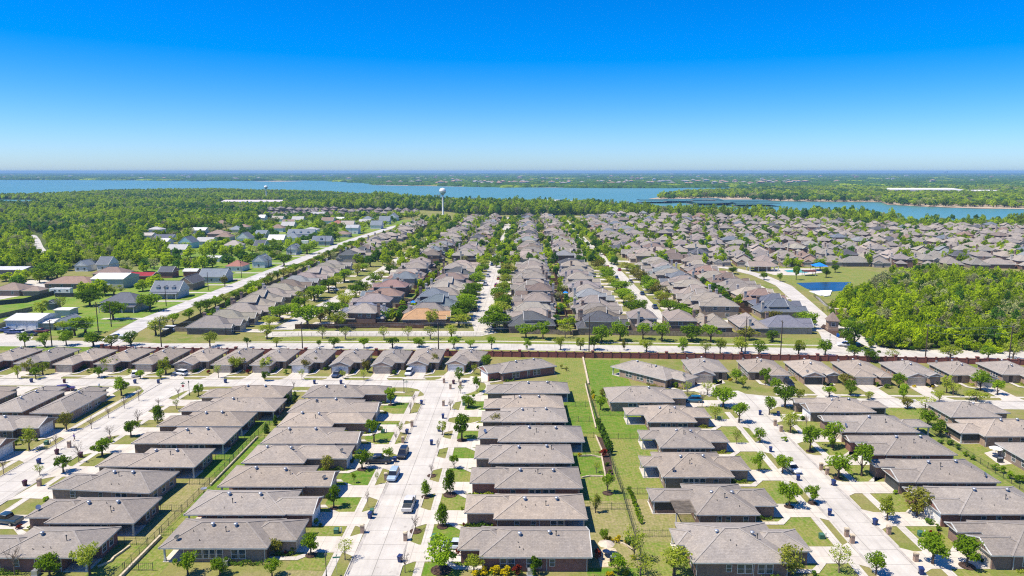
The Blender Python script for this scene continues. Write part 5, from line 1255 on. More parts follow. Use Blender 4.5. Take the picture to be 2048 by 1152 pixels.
def fill(poly, step, hs, ws, weights, z=0.0, avoid=None, patch=60.0):
    xs_ = [p[0] for p in poly]; ys_ = [p[1] for p in poly]; out = []
    y = min(ys_)
    while y < max(ys_):
        x = min(xs_)
        while x < max(xs_):
            p = (x + rw.uniform(-.5, .5) * step, y + rw.uniform(-.5, .5) * step)
            if inside(p, poly) and not (avoid and avoid(p)):
                k = math.sin(p[0] / patch + 1.3 * math.sin(p[1] / patch * .7)) + math.cos(p[1] / patch * 1.1 + p[0] / patch * .5)
                w2 = [a * (1.0 + b2 * k) for a, b2 in weights]
                w2 = [max(q, .01) for q in w2]
                out.append((p[0], p[1], z, rw.uniform(*ws), rw.uniform(*hs), rw.uniform(0, 6.28), rw.choices(range(len(w2)), w2)[0]))
            x += step
        y += step
    return out
LANE = px([(100, 520), (66, 520), (60, 480), (48, 470), (60, 462), (88, 468), (100, 490)])
WL = [(3, .5), (3, .5), (3, .45), (1.5, -.8), (1.5, -.8), (.8, -.1), (.6, -.1)]
W1 = px([(-160, 545), (130, 543), (165, 532), (290, 532), (345, 513), (335, 498), (270, 486), (300, 466), (400, 458), (480, 452), (525, 440), (530, 424), (600, 416), (850, 421), (900, 424), (925, 430), (1180, 431), (1300, 434), (1420, 437), (1560, 442), (1640, 447), (1700, 450), (1800, 457), (2300, 461)]) + px(SHORE[::-1])
STORE = px([(436, 414), (566, 414), (566, 403), (436, 403)]); TRACK = px([(50, 425), (235, 426), (235, 420), (50, 418)]); INLET = px([(-80, 412), (80, 410), (80, 400), (-80, 399)])
LB = [px([(1085, 412), (1128, 412), (1128, 402), (1085, 402)]), px([(1555, 436), (1628, 436), (1628, 426), (1555, 426)])]
CLR = [px([(a - w_, b2), (a - w_ * .3, b2 - h_), (a + w_, b2 - h_ * .6), (a + w_ * .5, b2 + h_ * .7)]) for a, b2, w_, h_ in ((15, 434, 28, 3), (120, 470, 30, 3), (240, 500, 26, 4), (60, 522, 22, 4), (190, 398, 20, 1.5), (300, 440, 34, 2), (470, 425, 40, 2), (380, 405, 30, 1.4), (700, 402, 40, 1.6), (130, 445, 26, 2.5), (60, 455, 40, 3), (210, 460, 40, 2.5), (20, 490, 36, 4), (170, 512, 40, 4), (260, 424, 40, 2), (90, 410, 40, 1.5), (560, 398, 40, 1.4))]
for i_, c_ in enumerate(CLR): flat('wood_clearing', c_, .03, M_meadow if i_ % 2 else M_lawn[2], 'grassy clearing in the lakeside wood, %s of several' % nth(i_ + 1), 'clearing')
avoid1 = lambda p: any(inside(p, c_) for c_ in CLR) or inside(p, LANE) or inside(p, STORE) or inside(p, TRACK) or inside(p, INLET) or inside(p, LB[0]) or inside(p, LB[1])
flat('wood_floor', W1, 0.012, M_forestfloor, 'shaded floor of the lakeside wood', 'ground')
wpts = [(p[0], p[1], p[2], p[3] * 1.2, p[4] * rw.uniform(1.25, 1.7), p[5], p[6]) if p[0] > -330 and p[1] > 820 else p for p in fill(W1, 7.3, (5, 11.5), (6.5, 11.5), WL, 0, avoid1)]
forest('lakeside_wood', 'broad green wood spreading from the left edge to the lake', wpts, 'wood_green')
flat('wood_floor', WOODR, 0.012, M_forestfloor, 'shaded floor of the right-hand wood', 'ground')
WR = [(3, .4), (3, .4), (3, .3), (.6, -.2), (.6, -.2), (2.3, -.6), (2.2, -.6)]
forest('roadside_wood', 'dense yellow-green wood behind the through road at right', fill(WOODR, 4.2, (3.5, 9.2), (4, 7.5), WR, 0, None, 18), 'wood_green')
BR = []
ed = WOODR + WOODR[:1]
for a, c in zip(ed, ed[1:]):
    d_ = math.hypot(c[0] - a[0], c[1] - a[1])
    if d_ > 400: continue
    for k in range(int(d_ * 1.1)):
        t_ = rw.random(); BR.append((a[0] + (c[0] - a[0]) * t_ + rw.gauss(0, 2.2), a[1] + (c[1] - a[1]) * t_ + rw.gauss(0, 2.2), 0, rw.uniform(1.5, 5), rw.uniform(1.2, 4.8), rw.uniform(0, 6), rw.choices(range(7), [3, 3, 2, 1, 1, 2, 2])[0]))
forest('wood_edge_brush', 'ragged brush along the edge of the right-hand wood', BR, 'wood_green', 'brush')
def penin(p): u, v = topx(*p); return u < 1320 or (abs(v - 388) < 2.6 and 1775 < u < 2005) or (u < 1500 and v > 397.5 and u > 1350) or v > 414 + max(0, (u - 1900) * .02) + (-8 if u < 1770 else 0)
forest('peninsula_wood', 'wooded peninsula beyond the marina and inlet', fill(PEN, 15, (9, 15), (14, 20), WL, .8, penin, 120), 'wood_green')
# rural garden trees, in the gaps between the country houses
RB = []
for o in list(col.objects):
    if o.get('group') == 'buildings on the country lots': RB.append((o.location.x, o.location.y))
PAST = px([(-100, 560), (130, 546), (290, 535), (350, 512), (340, 500), (300, 470), (480, 455), (530, 432), (850, 432)]) + [(-150, 880), (-162, 640), (-170, 420), (-176, 330)] + px([(280, 590), (180, 600), (-100, 600)])
def near_b(p):
    for q in RB:
        if -8 < p[0] - q[0] < 22 and -16 < p[1] - q[1] < 17: return True
    return rw.random() < (.25 if p[1] > 420 else .5)
forest('garden_trees', 'garden trees crowding around the country houses', fill(PAST, 9.5, (5, 9), (6.5, 11), WL, 0, near_b, 40), 'wood_green', 'trees')
# small garden trees among the distant roofs
gt = []
for x0, y_a, y_b in ((-52, 280, 455), (16.5, 268, 452), (92, 300, 392), (-126, 270, 460)):
    for k in range(int((y_b - y_a) / 7)):
        gt.append((x0 + rw.uniform(-5, 5), rw.uniform(y_a, y_b), 0, rw.uniform(3, 6.5), rw.uniform(3, 6), rw.uniform(0, 6), rw.choices(range(7), [3, 3, 3, 2, 2, .5, .3])[0]))
for k in range(1700):
    x = rw.uniform(-130, 560); y = rw.uniform(455, 930); u, v = topx(x, y)
    if inside((x, y), WOODR) or v < 432 or u > 2100: continue
    hgt = rw.uniform(5, 9)
    gt.append((x, y, 0, rw.uniform(5, 9), hgt, rw.uniform(0, 6), rw.choices(range(7), [3, 3, 3, 2, 2, .5, .3])[0]))
for x0 in (-81, -94, -27, -13.5, 43.5, 57.5):
    y = 470
    while y < 900:
        gt.append((x0 + rw.uniform(-1, 1), y, 0, rw.uniform(5, 8), rw.uniform(4.5, 7.5), rw.uniform(0, 6), rw.randrange(5))); y += rw.uniform(9, 19)
forest('distant_garden_trees', 'small green trees dotted among the distant roofs', gt, 'wood_green', 'trees')
# the opposite shore and the plain to the horizon
fp = []
for k in range(26000):
    t_ = rw.random() ** 1.8; y = 2300 + 17500 * t_
    x = rw.uniform(-.78, .78) * y
    u, v = topx(x, y)
    if v > 378: continue
    if inside((x, y), LAKE) or inside((x, y), PEN): continue
    if 357.4 < v < 360.2 and 995 < u < 1330: continue
    if rw.random() < .12 + .18 * (math.sin(x / 260) * math.sin(y / 340) > .35): continue
    s_ = rw.uniform(55, 110) * (1 + y / 14000)
    fp.append((x, y, 0, s_, rw.uniform(9, 15), rw.uniform(0, 6.28), rw.choices(range(3), [3, 3, 1.4])[0]))
forest('far_shore_woods', 'blue-hazed woods of the opposite shore reaching the horizon', fp, 'clumps')
# ================================================================ walls and fences of the near estate
b_ = MB(); b_.box(-.5, .5, -.11, .11, 0, 1.72); b_.box(-.5, .5, -.16, .16, 1.72, 1.84); ME_panel = b_.mesh('panel', M_wallbrick)
b_ = MB(); b_.box(-.24, .24, -.24, .24, 0, 1.98); b_.box(-.3, .3, -.3, .3, 1.98, 2.1); ME_pillar = b_.mesh('pillar', M_wallbrick)
b_ = MB(); b_.box(-.42, .42, -.42, .42, 0, 2.3); b_.box(-.52, .52, -.52, .52, 2.3, 2.5); ME_pillar2 = b_.mesh('pillar', M_wallbrick)
WP = px([(205, 702.5), (300, 705.8), (700, 710.8), (985, 713.4), (1500, 719.8), (1790, 725), (2120, 732)])
wt = root('brick_wall', (WP[0][0], WP[0][1], 0)); tag(wt, 'long dark red brick wall with pillars along the through road', 'wall')
k = 0
for a, c in zip(WP, WP[1:]):
    d = math.hypot(c[0] - a[0], c[1] - a[1]); n_ = max(1, round(d / 3.0)); an = math.atan2(c[1] - a[1], c[0] - a[0])
    for i in range(n_):
        t0 = (i + .5) / n_
        link('panel', ME_panel, wt, (a[0] + (c[0] - a[0]) * t0 - WP[0][0], a[1] + (c[1] - a[1]) * t0 - WP[0][1], 0), an, (d / n_ - .45, 1, 1))
        t0 = i / n_; k += 1
        link('pillar', ME_pillar2 if k % 8 == 1 else ME_pillar, wt, (a[0] + (c[0] - a[0]) * t0 - WP[0][0], a[1] + (c[1] - a[1]) * t0 - WP[0][1], 0), an)
def iron_fence(pts, label, h=1.35, step=.3):
    t = root('iron_fence', (pts[0][0], pts[0][1], 0)); tag(t, label, 'fence', 'dark iron garden fences')
    pk, rl_, po = MB(), MB(), MB(); ox, oy = pts[0]
    for a, c in zip(pts, pts[1:]):
        a = (a[0] - ox, a[1] - oy); c = (c[0] - ox, c[1] - oy)
        d = math.hypot(c[0] - a[0], c[1] - a[1]); n_ = max(1, int(d / step)); m_ = max(1, round(d / 2.4))
        for i in range(n_ + 1):
            x, y = a[0] + (c[0] - a[0]) * i / n_, a[1] + (c[1] - a[1]) * i / n_
            pk.box(x - .009, x + .009, y - .009, y + .009, .08, h - .02)
        for z in (h - .1, .25): rl_.beam((*a, z), (*c, z), .03, .032)
        for i in range(m_ + 1):
            x, y = a[0] + (c[0] - a[0]) * i / m_, a[1] + (c[1] - a[1]) * i / m_
            po.box(x - .032, x + .032, y - .032, y + .032, 0, h + .06)
    o = pk.build('pickets', M_fence, t); o['kind'] = 'stuff'
    o = rl_.build('rails', M_fence, t); o['kind'] = 'stuff'
    o = po.build('posts', M_fence, t); o['kind'] = 'stuff'
iron_fence([(-60.9, 92), (-61.1, 128), (-61.6, 184)], 'long iron fence between the left and middle street houses')
iron_fence([(18.2, 98), (18.3, 130), (17.4, 165), (17.2, 201)], 'long iron fence up the middle of the back gardens', 1.6)
iron_fence([(94.6, 95), (94.2, 165)], 'iron fence behind the houses right of the right-hand street')
for i, y in enumerate([109.4, 121.3, 132.6, 144.6, 155.6, 166.2, 177.5]):
    iron_fence([(-65, y), (-61.15, y)], 'short iron cross fence, %s from bottom behind the left street houses' % nth(i + 1))
for i, y in enumerate([101.8, 112.5, 134.5, 156]): iron_fence([(-60.8, y), (-56.5, y)], 'short iron cross fence, %s from bottom behind the middle street houses' % nth(i + 1))
for i, y in enumerate([99.6, 123.5, 148.0, 159.2, 170.0, 181.5]): iron_fence([(10.2, y), (18.1, y)], 'iron cross fence, %s from bottom left of the long middle fence' % nth(i + 1))
for i, (y, x1) in enumerate([(98.5, 27), (113.6, 27), (129.8, 26.5), (158.5, 29), (174.5, 24)]): iron_fence([(18.4, y), (x1, y + .2)], 'iron cross fence, %s from bottom right of the long middle fence' % nth(i + 1))
iron_fence(px([(545, 672), (960, 671.5), (972, 668)]), 'low iron railing along the loop street', 1.2)
iron_fence([(139.5, 352), (134, 322), (129.5, 298), (127.6, 288)], 'dark railing between boulevard and wood', 1.8)
iron_fence(px([(1618, 582), (1640, 581.4), (1666, 580.8)]), 'dark railing above the white spillway', 1.4)
def low_wall(pts, h, wd, label, mat=None):
    t = MB(); ox, oy = pts[0]
    for a, c in zip(pts, pts[1:]): t.beam((a[0] - ox, a[1] - oy, h), (c[0] - ox, c[1] - oy, h), wd, h)
    o = t.build('stone_edging', mat or M_stone); o.location = (ox, oy, 0); tag(o, label, 'edging')
low_wall([(-60.2, 90), (-60.4, 112)], .5, .35, 'tan stone retaining strip beside the left iron fence, lower part')
low_wall([(-60.7, 132), (-61.0, 158)], .4, .3, 'tan stone retaining strip beside the left iron fence, upper part')
low_wall([(17.9, 201.4), (18.6, 231)], .5, .5, 'pale stone strip running up to the brick wall')
low_wall([(16.6, 165.4), (17.0, 201.2)], .4, .3, 'pale stone strip beside the upper middle fence')
low_wall(px([(1191, 872), (1203, 900), (1203, 913), (1212, 960)]), .3, .3, 'white edging of the planted bed beside the middle fence')
low_wall(px([(1160, 913), (1185, 912), (1202, 916)]), .3, .25, 'curved white edging at the top of a back lawn')
low_wall(px([(1164, 956), (1180, 953), (1206, 954)]), .3, .25, 'curved white edging at the foot of a back lawn')
low_wall(px([(1209, 1085), (1230, 1083), (1250, 1090), (1264, 1100)]), .25, .25, 'curved edging around the yellow shrubs')
low_wall(px([(196, 1135), (222, 1124), (228, 1116), (244, 1105), (260, 1093)]), .3, .3, 'white stone edging of the bed behind the bottom left house')
flat('planting_bed', px([(1193, 872), (1205, 898), (1206, 915), (1214, 960), (1230, 962), (1214, 880)]), .02, M_mulch, 'dark mulched bed beside the middle fence', 'bed')
flat('round_patio', px([(1195, 1107), (1203, 1098), (1216, 1095), (1230, 1097), (1236, 1106), (1230, 1122), (1216, 1134), (1200, 1134)]), .03, M_stone, 'tan round flagstone patio by the bottom middle house', 'patio')
flat('back_patio', px([(1968, 906), (1990, 900), (2024, 928), (2000, 931)]), .03, M_drive, 'pale terrace behind the right edge house', 'patio')
flat('back_patio', px([(1218, 800), (1222, 797), (1230, 812), (1226, 818)]), .03, M_drive, 'pale terrace behind the upper bungalow left of right-hand street', 'patio')
for i, (u, v, r_) in enumerate([(852, 994, .9), (900, 990, 1.3), (831, 1063, 1.0), (863, 952, .9), (924, 881, 1.2), (885, 1054, 1.0), (724, 939, 1.0), (668, 1017, .8), (622, 1111, .9), (782, 810, .8), (1215, 987, 1.0), (882, 1141, 1.6), (1934, 1133, 1.2), (1625, 1007, .9), (1620, 903, .9), (1676, 957, .9), (1578, 1014, .9)]):
    x, y = G(u, v); q = MB(); n_ = 14
    q.sheet([(x + r_ * math.cos(6.283 * j / n_), y + r_ * math.sin(6.283 * j / n_)) for j in range(n_)], .1 + .001 * i); struct(q.build('mulch_ring', M_mulch), 'dark mulch ring around a street tree, %s of several' % nth(i + 1), 'bed')

# ================================================================ vehicles
def loft(sec):
    """sections (x, z0, z1, half width) -> rounded body"""
    q = MB(); rings = []
    for x, z0, z1, hw in sec:
        rings.append([(x, -hw * .9, z0), (x, -hw, z0 + (z1 - z0) * .3), (x, -hw, z0 + (z1 - z0) * .72), (x, -hw * .86, z1), (x, hw * .86, z1), (x, hw, z0 + (z1 - z0) * .72), (x, hw, z0 + (z1 - z0) * .3), (x, hw * .9, z0)])
    fs = []
    for i in range(len(rings) - 1):
        for k in range(8): fs.append((i * 8 + k, i * 8 + (k + 1) % 8, (i + 1) * 8 + (k + 1) % 8, (i + 1) * 8 + k))
    fs.append(tuple(range(7, -1, -1))); fs.append(tuple(range(len(rings) * 8 - 8, len(rings) * 8)))
    q.add([p for r_ in rings for p in r_], fs); return q
def cab(sec):
    """cabin of glass between belt and roof: sections (x, z0, z1, hw0, hw1)"""
    q = MB(); vs = []
    for x, z0, z1, a, c in sec: vs += [(x, -a, z0), (x, -c, z1), (x, c, z1), (x, a, z0)]
    fs = []
    for i in range(len(sec) - 1):
        for k in range(4): fs.append((i * 4 + k, i * 4 + (k + 1) % 4, i * 4 + 4 + (k + 1) % 4, i * 4 + 4 + k))
    fs.append((3, 2, 1, 0)); n_ = len(sec) * 4; fs.append((n_ - 4, n_ - 3, n_ - 2, n_ - 1)); q.add(vs, fs); return q
def wheel_mesh():
    t, r_ = MB(), MB()
    t.tube([(0, -.11, 0), (0, -.12, 0), (0, .12, 0), (0, .11, 0)], [.25, .34, .34, .25], 14); r_.tube([(0, -.125, 0), (0, .125, 0)], .2, 8)
    return t.mesh('tyre', M_rubber, True), r_.mesh('rim', M_chrome)
ME_tyre, ME_rim = wheel_mesh()
CARS = {}
def car_meshes(kind):
    if kind == 'suv':
        L_, hw = 4.7, .95
        body = loft([(-2.35, .45, .95, .8), (-2.2, .32, 1.05, .93), (-1.2, .3, 1.08, .95), (.9, .3, 1.05, .95), (1.3, .3, 1.02, .94), (2.1, .32, .92, .9), (2.35, .42, .78, .75)])
        glass = cab([(-2.2, 1.0, 1.08, .84, .82), (-1.95, 1.03, 1.66, .85, .68), (.3, 1.03, 1.7, .86, .7), (1.25, 1.0, 1.04, .84, .82)])
        rf_ = cab([(-2.05, 1.64, 1.68, .7, .66), (-1.0, 1.68, 1.76, .72, .66), (.35, 1.66, 1.74, .72, .66), (.5, 1.6, 1.63, .7, .68)])
        wx = (-1.45, 1.45)
    elif kind == 'sedan':
        L_, hw = 4.7, .9
        body = loft([(-2.35, .4, .85, .75), (-2.2, .3, .95, .88), (-1.4, .28, 1.0, .9), (.9, .28, .95, .9), (2.0, .3, .82, .86), (2.35, .38, .68, .7)])
        glass = cab([(-1.9, .93, .97, .8, .78), (-1.1, .95, 1.38, .82, .62), (.1, .95, 1.42, .82, .64), (1.1, .9, .95, .8, .78)])
        rf_ = cab([(-1.2, 1.36, 1.4, .64, .6), (-.6, 1.4, 1.47, .66, .6), (.15, 1.4, 1.45, .66, .6), (.3, 1.33, 1.36, .64, .62)])
        wx = (-1.4, 1.4)
    elif kind == 'pickup':
        L_, hw = 5.8, 1.0
        body = loft([(-2.9, .5, 1.05, .92), (-2.8, .42, 1.12, .98), (-.9, .4, 1.14, 1.0), (1.0, .4, 1.14, 1.0), (1.4, .4, 1.14, .99), (2.6, .42, 1.08, .95), (2.9, .5, .9, .82)])
        glass = cab([(-.95, 1.1, 1.16, .9, .88), (-.8, 1.1, 1.72, .9, .74), (.6, 1.1, 1.76, .9, .76), (1.35, 1.1, 1.14, .88, .86)])
        rf_ = cab([(-.9, 1.7, 1.75, .76, .7), (-.2, 1.76, 1.84, .78, .7), (.6, 1.74, 1.8, .78, .7), (.75, 1.66, 1.7, .74, .7)])
        wx = (-1.8, 1.85)
    else:   # van
        L_, hw = 5.4, 1.0
        body = loft([(-2.7, .4, 1.3, .9), (-2.6, .35, 1.35, .97), (1.4, .35, 1.35, .98), (2.4, .38, 1.1, .92), (2.7, .45, .9, .8)])
        glass = cab([(-2.55, 1.3, 1.4, .9, .88), (-2.5, 1.3, 2.0, .9, .8), (1.0, 1.3, 2.05, .9, .8), (1.9, 1.2, 1.3, .88, .84)])
        rf_ = cab([(-2.6, 1.96, 2.04, .84, .78), (.9, 2.04, 2.16, .84, .76), (1.15, 1.95, 2.0, .8, .76)])
        wx = (-1.7, 1.7)
    d = {'body': body.mesh('body', M_car), 'windows': glass.mesh('windows', M_cglass), 'car_roof': rf_.mesh('car_roof', M_car), 'wx': wx, 'hw': hw, 'L': L_}
    q = MB(); q.box(-.03, .03, -.17, .17, -.07, .07); d['hl'] = q.mesh('headlight', M_lampwhite); d['tl'] = q.mesh('tail_light', M_lampred)
    if kind == 'pickup':
        q = MB(); q.box(-2.72, -1.0, -.8, .8, 1.12, 1.155); d['bed'] = q.mesh('truck_bed', M_metal)
    return d
for kd in ('suv', 'sedan', 'pickup', 'van'): CARS[kd] = car_meshes(kd)
def car(kind, c, x, y, rot, label, detail=True, cat=None, group=None, z=.04):
    d = CARS[kind]; t = root('parked_' + ('car' if kind in ('suv', 'sedan') else 'pickup' if kind == 'pickup' else 'van'), (x, y, z), R(rot))
    tag(t, label, cat or ('car' if kind in ('suv', 'sedan') else kind), group or 'vehicles on the estate')
    link('body', d['body'], t, color=c); link('windows', d['windows'], t); link('car_roof', d['car_roof'], t, color=c)
    if 'bed' in d: link('truck_bed', d['bed'], t)
    if detail:
        for wx in d['wx']:
            for s_ in (-1, 1):
                w_ = link('wheel', ME_tyre, t, (wx, s_ * (d['hw'] - .1), .34)); link('rim', ME_rim, w_)
        for s_ in (-1, 1):
            link('headlight', d['hl'], t, (d['L'] / 2 - .12, s_ * d['hw'] * .68, .74)); link('tail_light', d['tl'], t, (-d['L'] / 2 + .06, s_ * d['hw'] * .72, .85))
    else:
        for wx in d['wx']:
            for s_ in (-1, 1): link('wheel', ME_tyre, t, (wx, s_ * (d['hw'] - .1), .34))
    return t
WH, BK, SV, BL = (0.75, 0.75, 0.75), (0.015, 0.017, 0.022), (0.33, 0.36, 0.4), (0.02, 0.05, 0.14)
def cpx(kind, c, u, v, rot, label, **k): x, y = G(u, v); return car(kind, c, x, y, rot, label, **k)
cpx('pickup', BK, 756, 926, 0, 'black pickup standing across a drive by the middle street')
cpx('suv', BK, 806, 912, 268, 'black SUV parked on the left kerb of the middle street')
cpx('suv', (0.35, 0.45, 0.56), 787, 956, 268, 'silver-blue SUV with raised tailgate behind the black one')
cpx('pickup', (0.6, 0.58, 0.53), 818, 1014, 90, 'beige pickup with open bed parked on the middle street')
cpx('suv', WH, 270, 752, 120, 'white SUV on a left drive below the brick wall, left of two')
cpx('suv', WH, 361, 750, 160, 'white SUV on a left drive below the brick wall, right of two')
cpx('suv', (0.07, 0.015, 0.06), 131, 782, 20, 'dark purple SUV behind the corner houses')
cpx('suv', (0.03, 0.05, 0.1), 674, 753, 262, 'dark blue SUV on a drive below the brick wall')
cpx('suv', WH, 818, 749, 268, 'white SUV on a drive near the street bend')
cpx('suv', (0.01, 0.11, 0.2), 1386, 804, 175, 'teal blue car on the drive beside the diagonal house')
cpx('sedan', WH, 1584, 941, 283, 'white sedan parked on the right-hand street')
cpx('pickup', (0.02, 0.05, 0.07), 12, 1046, 170, 'dark teal pickup at the bottom left edge')
cpx('sedan', (0.5, 0.56, 0.6), 908, 1096, 175, 'pale blue car half hidden by the big tree')
cpx('pickup', WH, 1692, 693, 170, 'white pickup leaving the boulevard')
cpx('suv', BK, 1714, 695, 20, 'black car under the tree at the boulevard mouth')
cpx('sedan', (0.45, 0.47, 0.5), 1624, 764, 90, 'silver car inside the open garage, left of two')
cpx('suv', BK, 1578, 772, 270, 'dark car before the open garage left of the sedan garage')
cpx('pickup', (0.01, 0.04, 0.22), 12, 664, 0, 'blue pickup by the metal workshop, nearer the picture edge')
cpx('pickup', (0.015, 0.05, 0.2), 27, 668, 5, 'blue pickup by the metal workshop, second from the edge')
cpx('suv', WH, 43, 667, 10, 'white SUV by the metal workshop')
cpx('suv', BK, 62, 671, 0, 'black car on the apron of the metal workshop')
cpx('pickup', (0.12, 0.02, 0.02), 82, 666, 0, 'dark red truck beside the lean-to shelter')
cpx('pickup', WH, 232, 677, 20, 'white pickup turning at the country road corner')
cpx('van', WH, 338, 662, 175, 'white van parked behind the corner trees')
cpx('sedan', (0.45, 0.03, 0.05), 556, 640, 10, 'red car on a drive at the first far street')
cpx('suv', (0.5, 0.52, 0.55), 669, 582, 0, 'silver SUV on a drive along the first far street', detail=False)
cpx('suv', BK, 45, 571, 0, 'dark truck in the gravel yard', detail=False)
rc_ = random.Random(8)
for i in range(26):
    x0, lo, hi, nm = [(-18.6 - 3, 300, 640, 'central'), (-18.6 + 3, 300, 640, 'central'), (54 - 3, 300, 600, 'right-of-centre'), (54 + 3, 300, 600, 'right-of-centre')][i % 4]
    y = lo + (hi - lo) * ((i // 4) + rc_.uniform(.1, .8)) / 7
    car(rc_.choice(['suv', 'sedan', 'suv', 'pickup']), rc_.choice([WH, BK, SV, BL, (0.3, 0.02, 0.02), (0.2, 0.2, 0.2)]), x0 + rc_.uniform(-.3, .3), y, 90 if i % 2 else 270,
        'small car, %s from the through road on the %s side of the %s far street' % (nth(i // 4 + 1), 'right' if i % 2 else 'left', nm), detail=False, group='cars on the far streets', z=.07)
# camper trailer
x, y = G(105, 590); t = root('camper_trailer', (x, y, 0)); tag(t, 'white camper trailer beside the black fence', 'camper')
q = MB(); q.prism([(0, 0), (8.8, 0), (8.8, 2.5), (0, 2.5)], .6, 3.3); q.prism([(-1.5, .1), (0, .1), (0, 2.4), (-1.5, 2.4)], 1.7, 3.2, 0, True); q.build('body', M_white, t)
for wx in (5.2, 6.2): link('wheel', ME_tyre, t, (wx, .1, .34))
for wx in (1.4, 3.6, 7.4): o = link('window', ME_wframe, t, (wx, 0, 2.2), 0, (.9, 1, .5)); link('pane', ME_pane, o)
x, y = G(597, 489); t = root('camper_trailer', (x, y, 0)); tag(t, 'white camper parked by the dormered white house', 'camper')
q = MB(); q.box(0, 8, 0, 2.5, .6, 3.2); q.build('body', M_white, t); link('wheel', ME_tyre, t, (5, .1, .34))

# ================================================================ street furniture
def bin_meshes(mat):
    q = MB(); q.add([(-.24, -.24, .05), (.24, -.24, .05), (.24, .24, .05), (-.24, .24, .05), (-.32, -.34, 1.02), (.32, -.34, 1.02), (.32, .34, 1.02), (-.32, .34, 1.02)], [(3, 2, 1, 0), (4, 5, 6, 7), (0, 1, 5, 4), (1, 2, 6, 5), (2, 3, 7, 6), (3, 0, 4, 7)])
    l_ = MB(); l_.add([(-.36, -.4, 1.02), (.36, -.4, 1.02), (.36, .38, 1.02), (-.36, .38, 1.02), (-.3, -.34, 1.1), (.3, -.34, 1.1), (.32, .36, 1.16), (-.32, .36, 1.16)], [(3, 2, 1, 0), (4, 5, 6, 7), (0, 1, 5, 4), (1, 2, 6, 5), (2, 3, 7, 6), (3, 0, 4, 7)])
    l_.box(-.3, .3, .38, .44, 1.0, 1.06)
    return q.mesh('bin_body', mat), l_.mesh('lid', mat)
BINM = {'blue': bin_meshes(M_blue), 'maroon': bin_meshes(M_maroon), 'green': bin_meshes(M_bgreen)}
q = MB(); q.tube([(-.04, 0, 0), (.04, 0, 0)], .13, 10); ME_bwheel = q.mesh('wheel', M_rubber)
def sidename(x, y):
    if y > 193: return 'below the brick wall'
    return 'along the left street' if x < -86 else 'along the middle street' if x < 0 else 'along the right-hand street'
BN = [('blue', 63, 765), ('blue', 270, 767), ('blue', 317, 767), ('blue', 451, 766), ('maroon', 114, 909), ('blue', 78, 928), ('maroon', 162, 915), ('maroon', 50, 972), ('blue', 629, 768), ('blue', 682, 768), ('blue', 843, 809), ('blue', 886, 837), ('blue', 878, 863), ('blue', 814, 868), ('blue', 863, 890), ('blue', 790, 924), ('blue', 740, 1037), ('green', 744, 1030), ('blue', 800, 1124), ('blue', 1520, 830), ('blue', 1541, 904), ('blue', 1596, 961), ('blue', 1667, 971), ('blue', 1659, 1031), ('blue', 1750, 1050), ('blue', 1842, 1149), ('maroon', 129, 766), ('blue', 1556, 832), ('maroon', 907, 768)]
grp = {}
for i, a in enumerate(BN):
    x, y = G(a[1], a[2]); grp.setdefault((a[0], sidename(x, y)), []).append((y, x, a))
for (c, s_), ls in grp.items():
    ls.sort(key=lambda q: q[0] if s_ != 'below the brick wall' else q[1])
    for k, (y, x, a) in enumerate(ls):
        t = root('wheelie_bin', (x, y, .03), rnd.uniform(-.4, .4)); tag(t, '%s wheelie bin, %s %s %s' % (c, nth(k + 1), 'from left' if s_ == 'below the brick wall' else 'from bottom', s_), 'bin', 'wheelie bins')
        link('bin_body', BINM[c][0], t); link('lid', BINM[c][1], t)
        for sx in (-.26, .26): link('wheel', ME_bwheel, t, (sx, .26, .13))
q = MB(); q.box(-.3, .3, -.3, .3, 0, 1.35); ME_mb = q.mesh('pillar', M_brick[1])
q = MB(); q.box(-.36, .36, -.36, .36, 1.35, 1.47); q.box(-.26, .26, -.26, .26, 1.47, 1.55); ME_mbc = q.mesh('cap', M_stone)
q = MB(); q.box(-.16, .16, -.03, 0, -.12, .12); ME_mbd = q.mesh('mailbox_door', M_metal)
MBX = [(887, 812), (824, 853), (772, 960), (725, 1066), (811, 1081), (901, 778), (1642, 940), (1654, 949), (1693, 1073), (1704, 1086), (1777, 1068), (1831, 1123), (1550, 851), (1562, 863), (139, 895), (219, 884), (806, 886), (79, 972), (921, 772), (888, 766)]
grp = {}
for u, v in MBX: x, y = G(u, v); grp.setdefault(sidename(x, y), []).append((y, x))
for s_, ls in grp.items():
    ls.sort()
    for k, (y, x) in enumerate(ls):
        t = root('brick_mailbox', (x, y, 0)); tag(t, 'tan brick mailbox pillar, %s from bottom %s' % (nth(k + 1), s_), 'mailbox', 'brick mailboxes')
        link('pillar', ME_mb, t); link('cap', ME_mbc, t); link('mailbox_door', ME_mbd, t, (-.3, 0, 1.0), -math.pi / 2)
q = MB(); q.box(-.4, .4, -.35, .35, 0, .75); q.add([(-.42, -.38, .75), (.42, -.38, .75), (.42, .38, .75), (-.42, .38, .75), (-.36, -.1, .88), (.36, -.1, .88), (.36, .38, .88), (-.36, .38, .88)], [(4, 5, 6, 7), (0, 1, 5, 4), (1, 2, 6, 5), (2, 3, 7, 6), (3, 0, 4, 7)]); ME_cab = q.mesh('cabinet', M_bgreen)
q = MB(); q.tube([(0, 0, 0), (0, 0, .9)], .1, 8); q.tube([(0, 0, .9), (0, 0, 1.0)], [.12, .05], 8); ME_ped = q.mesh('pedestal', M_trim)
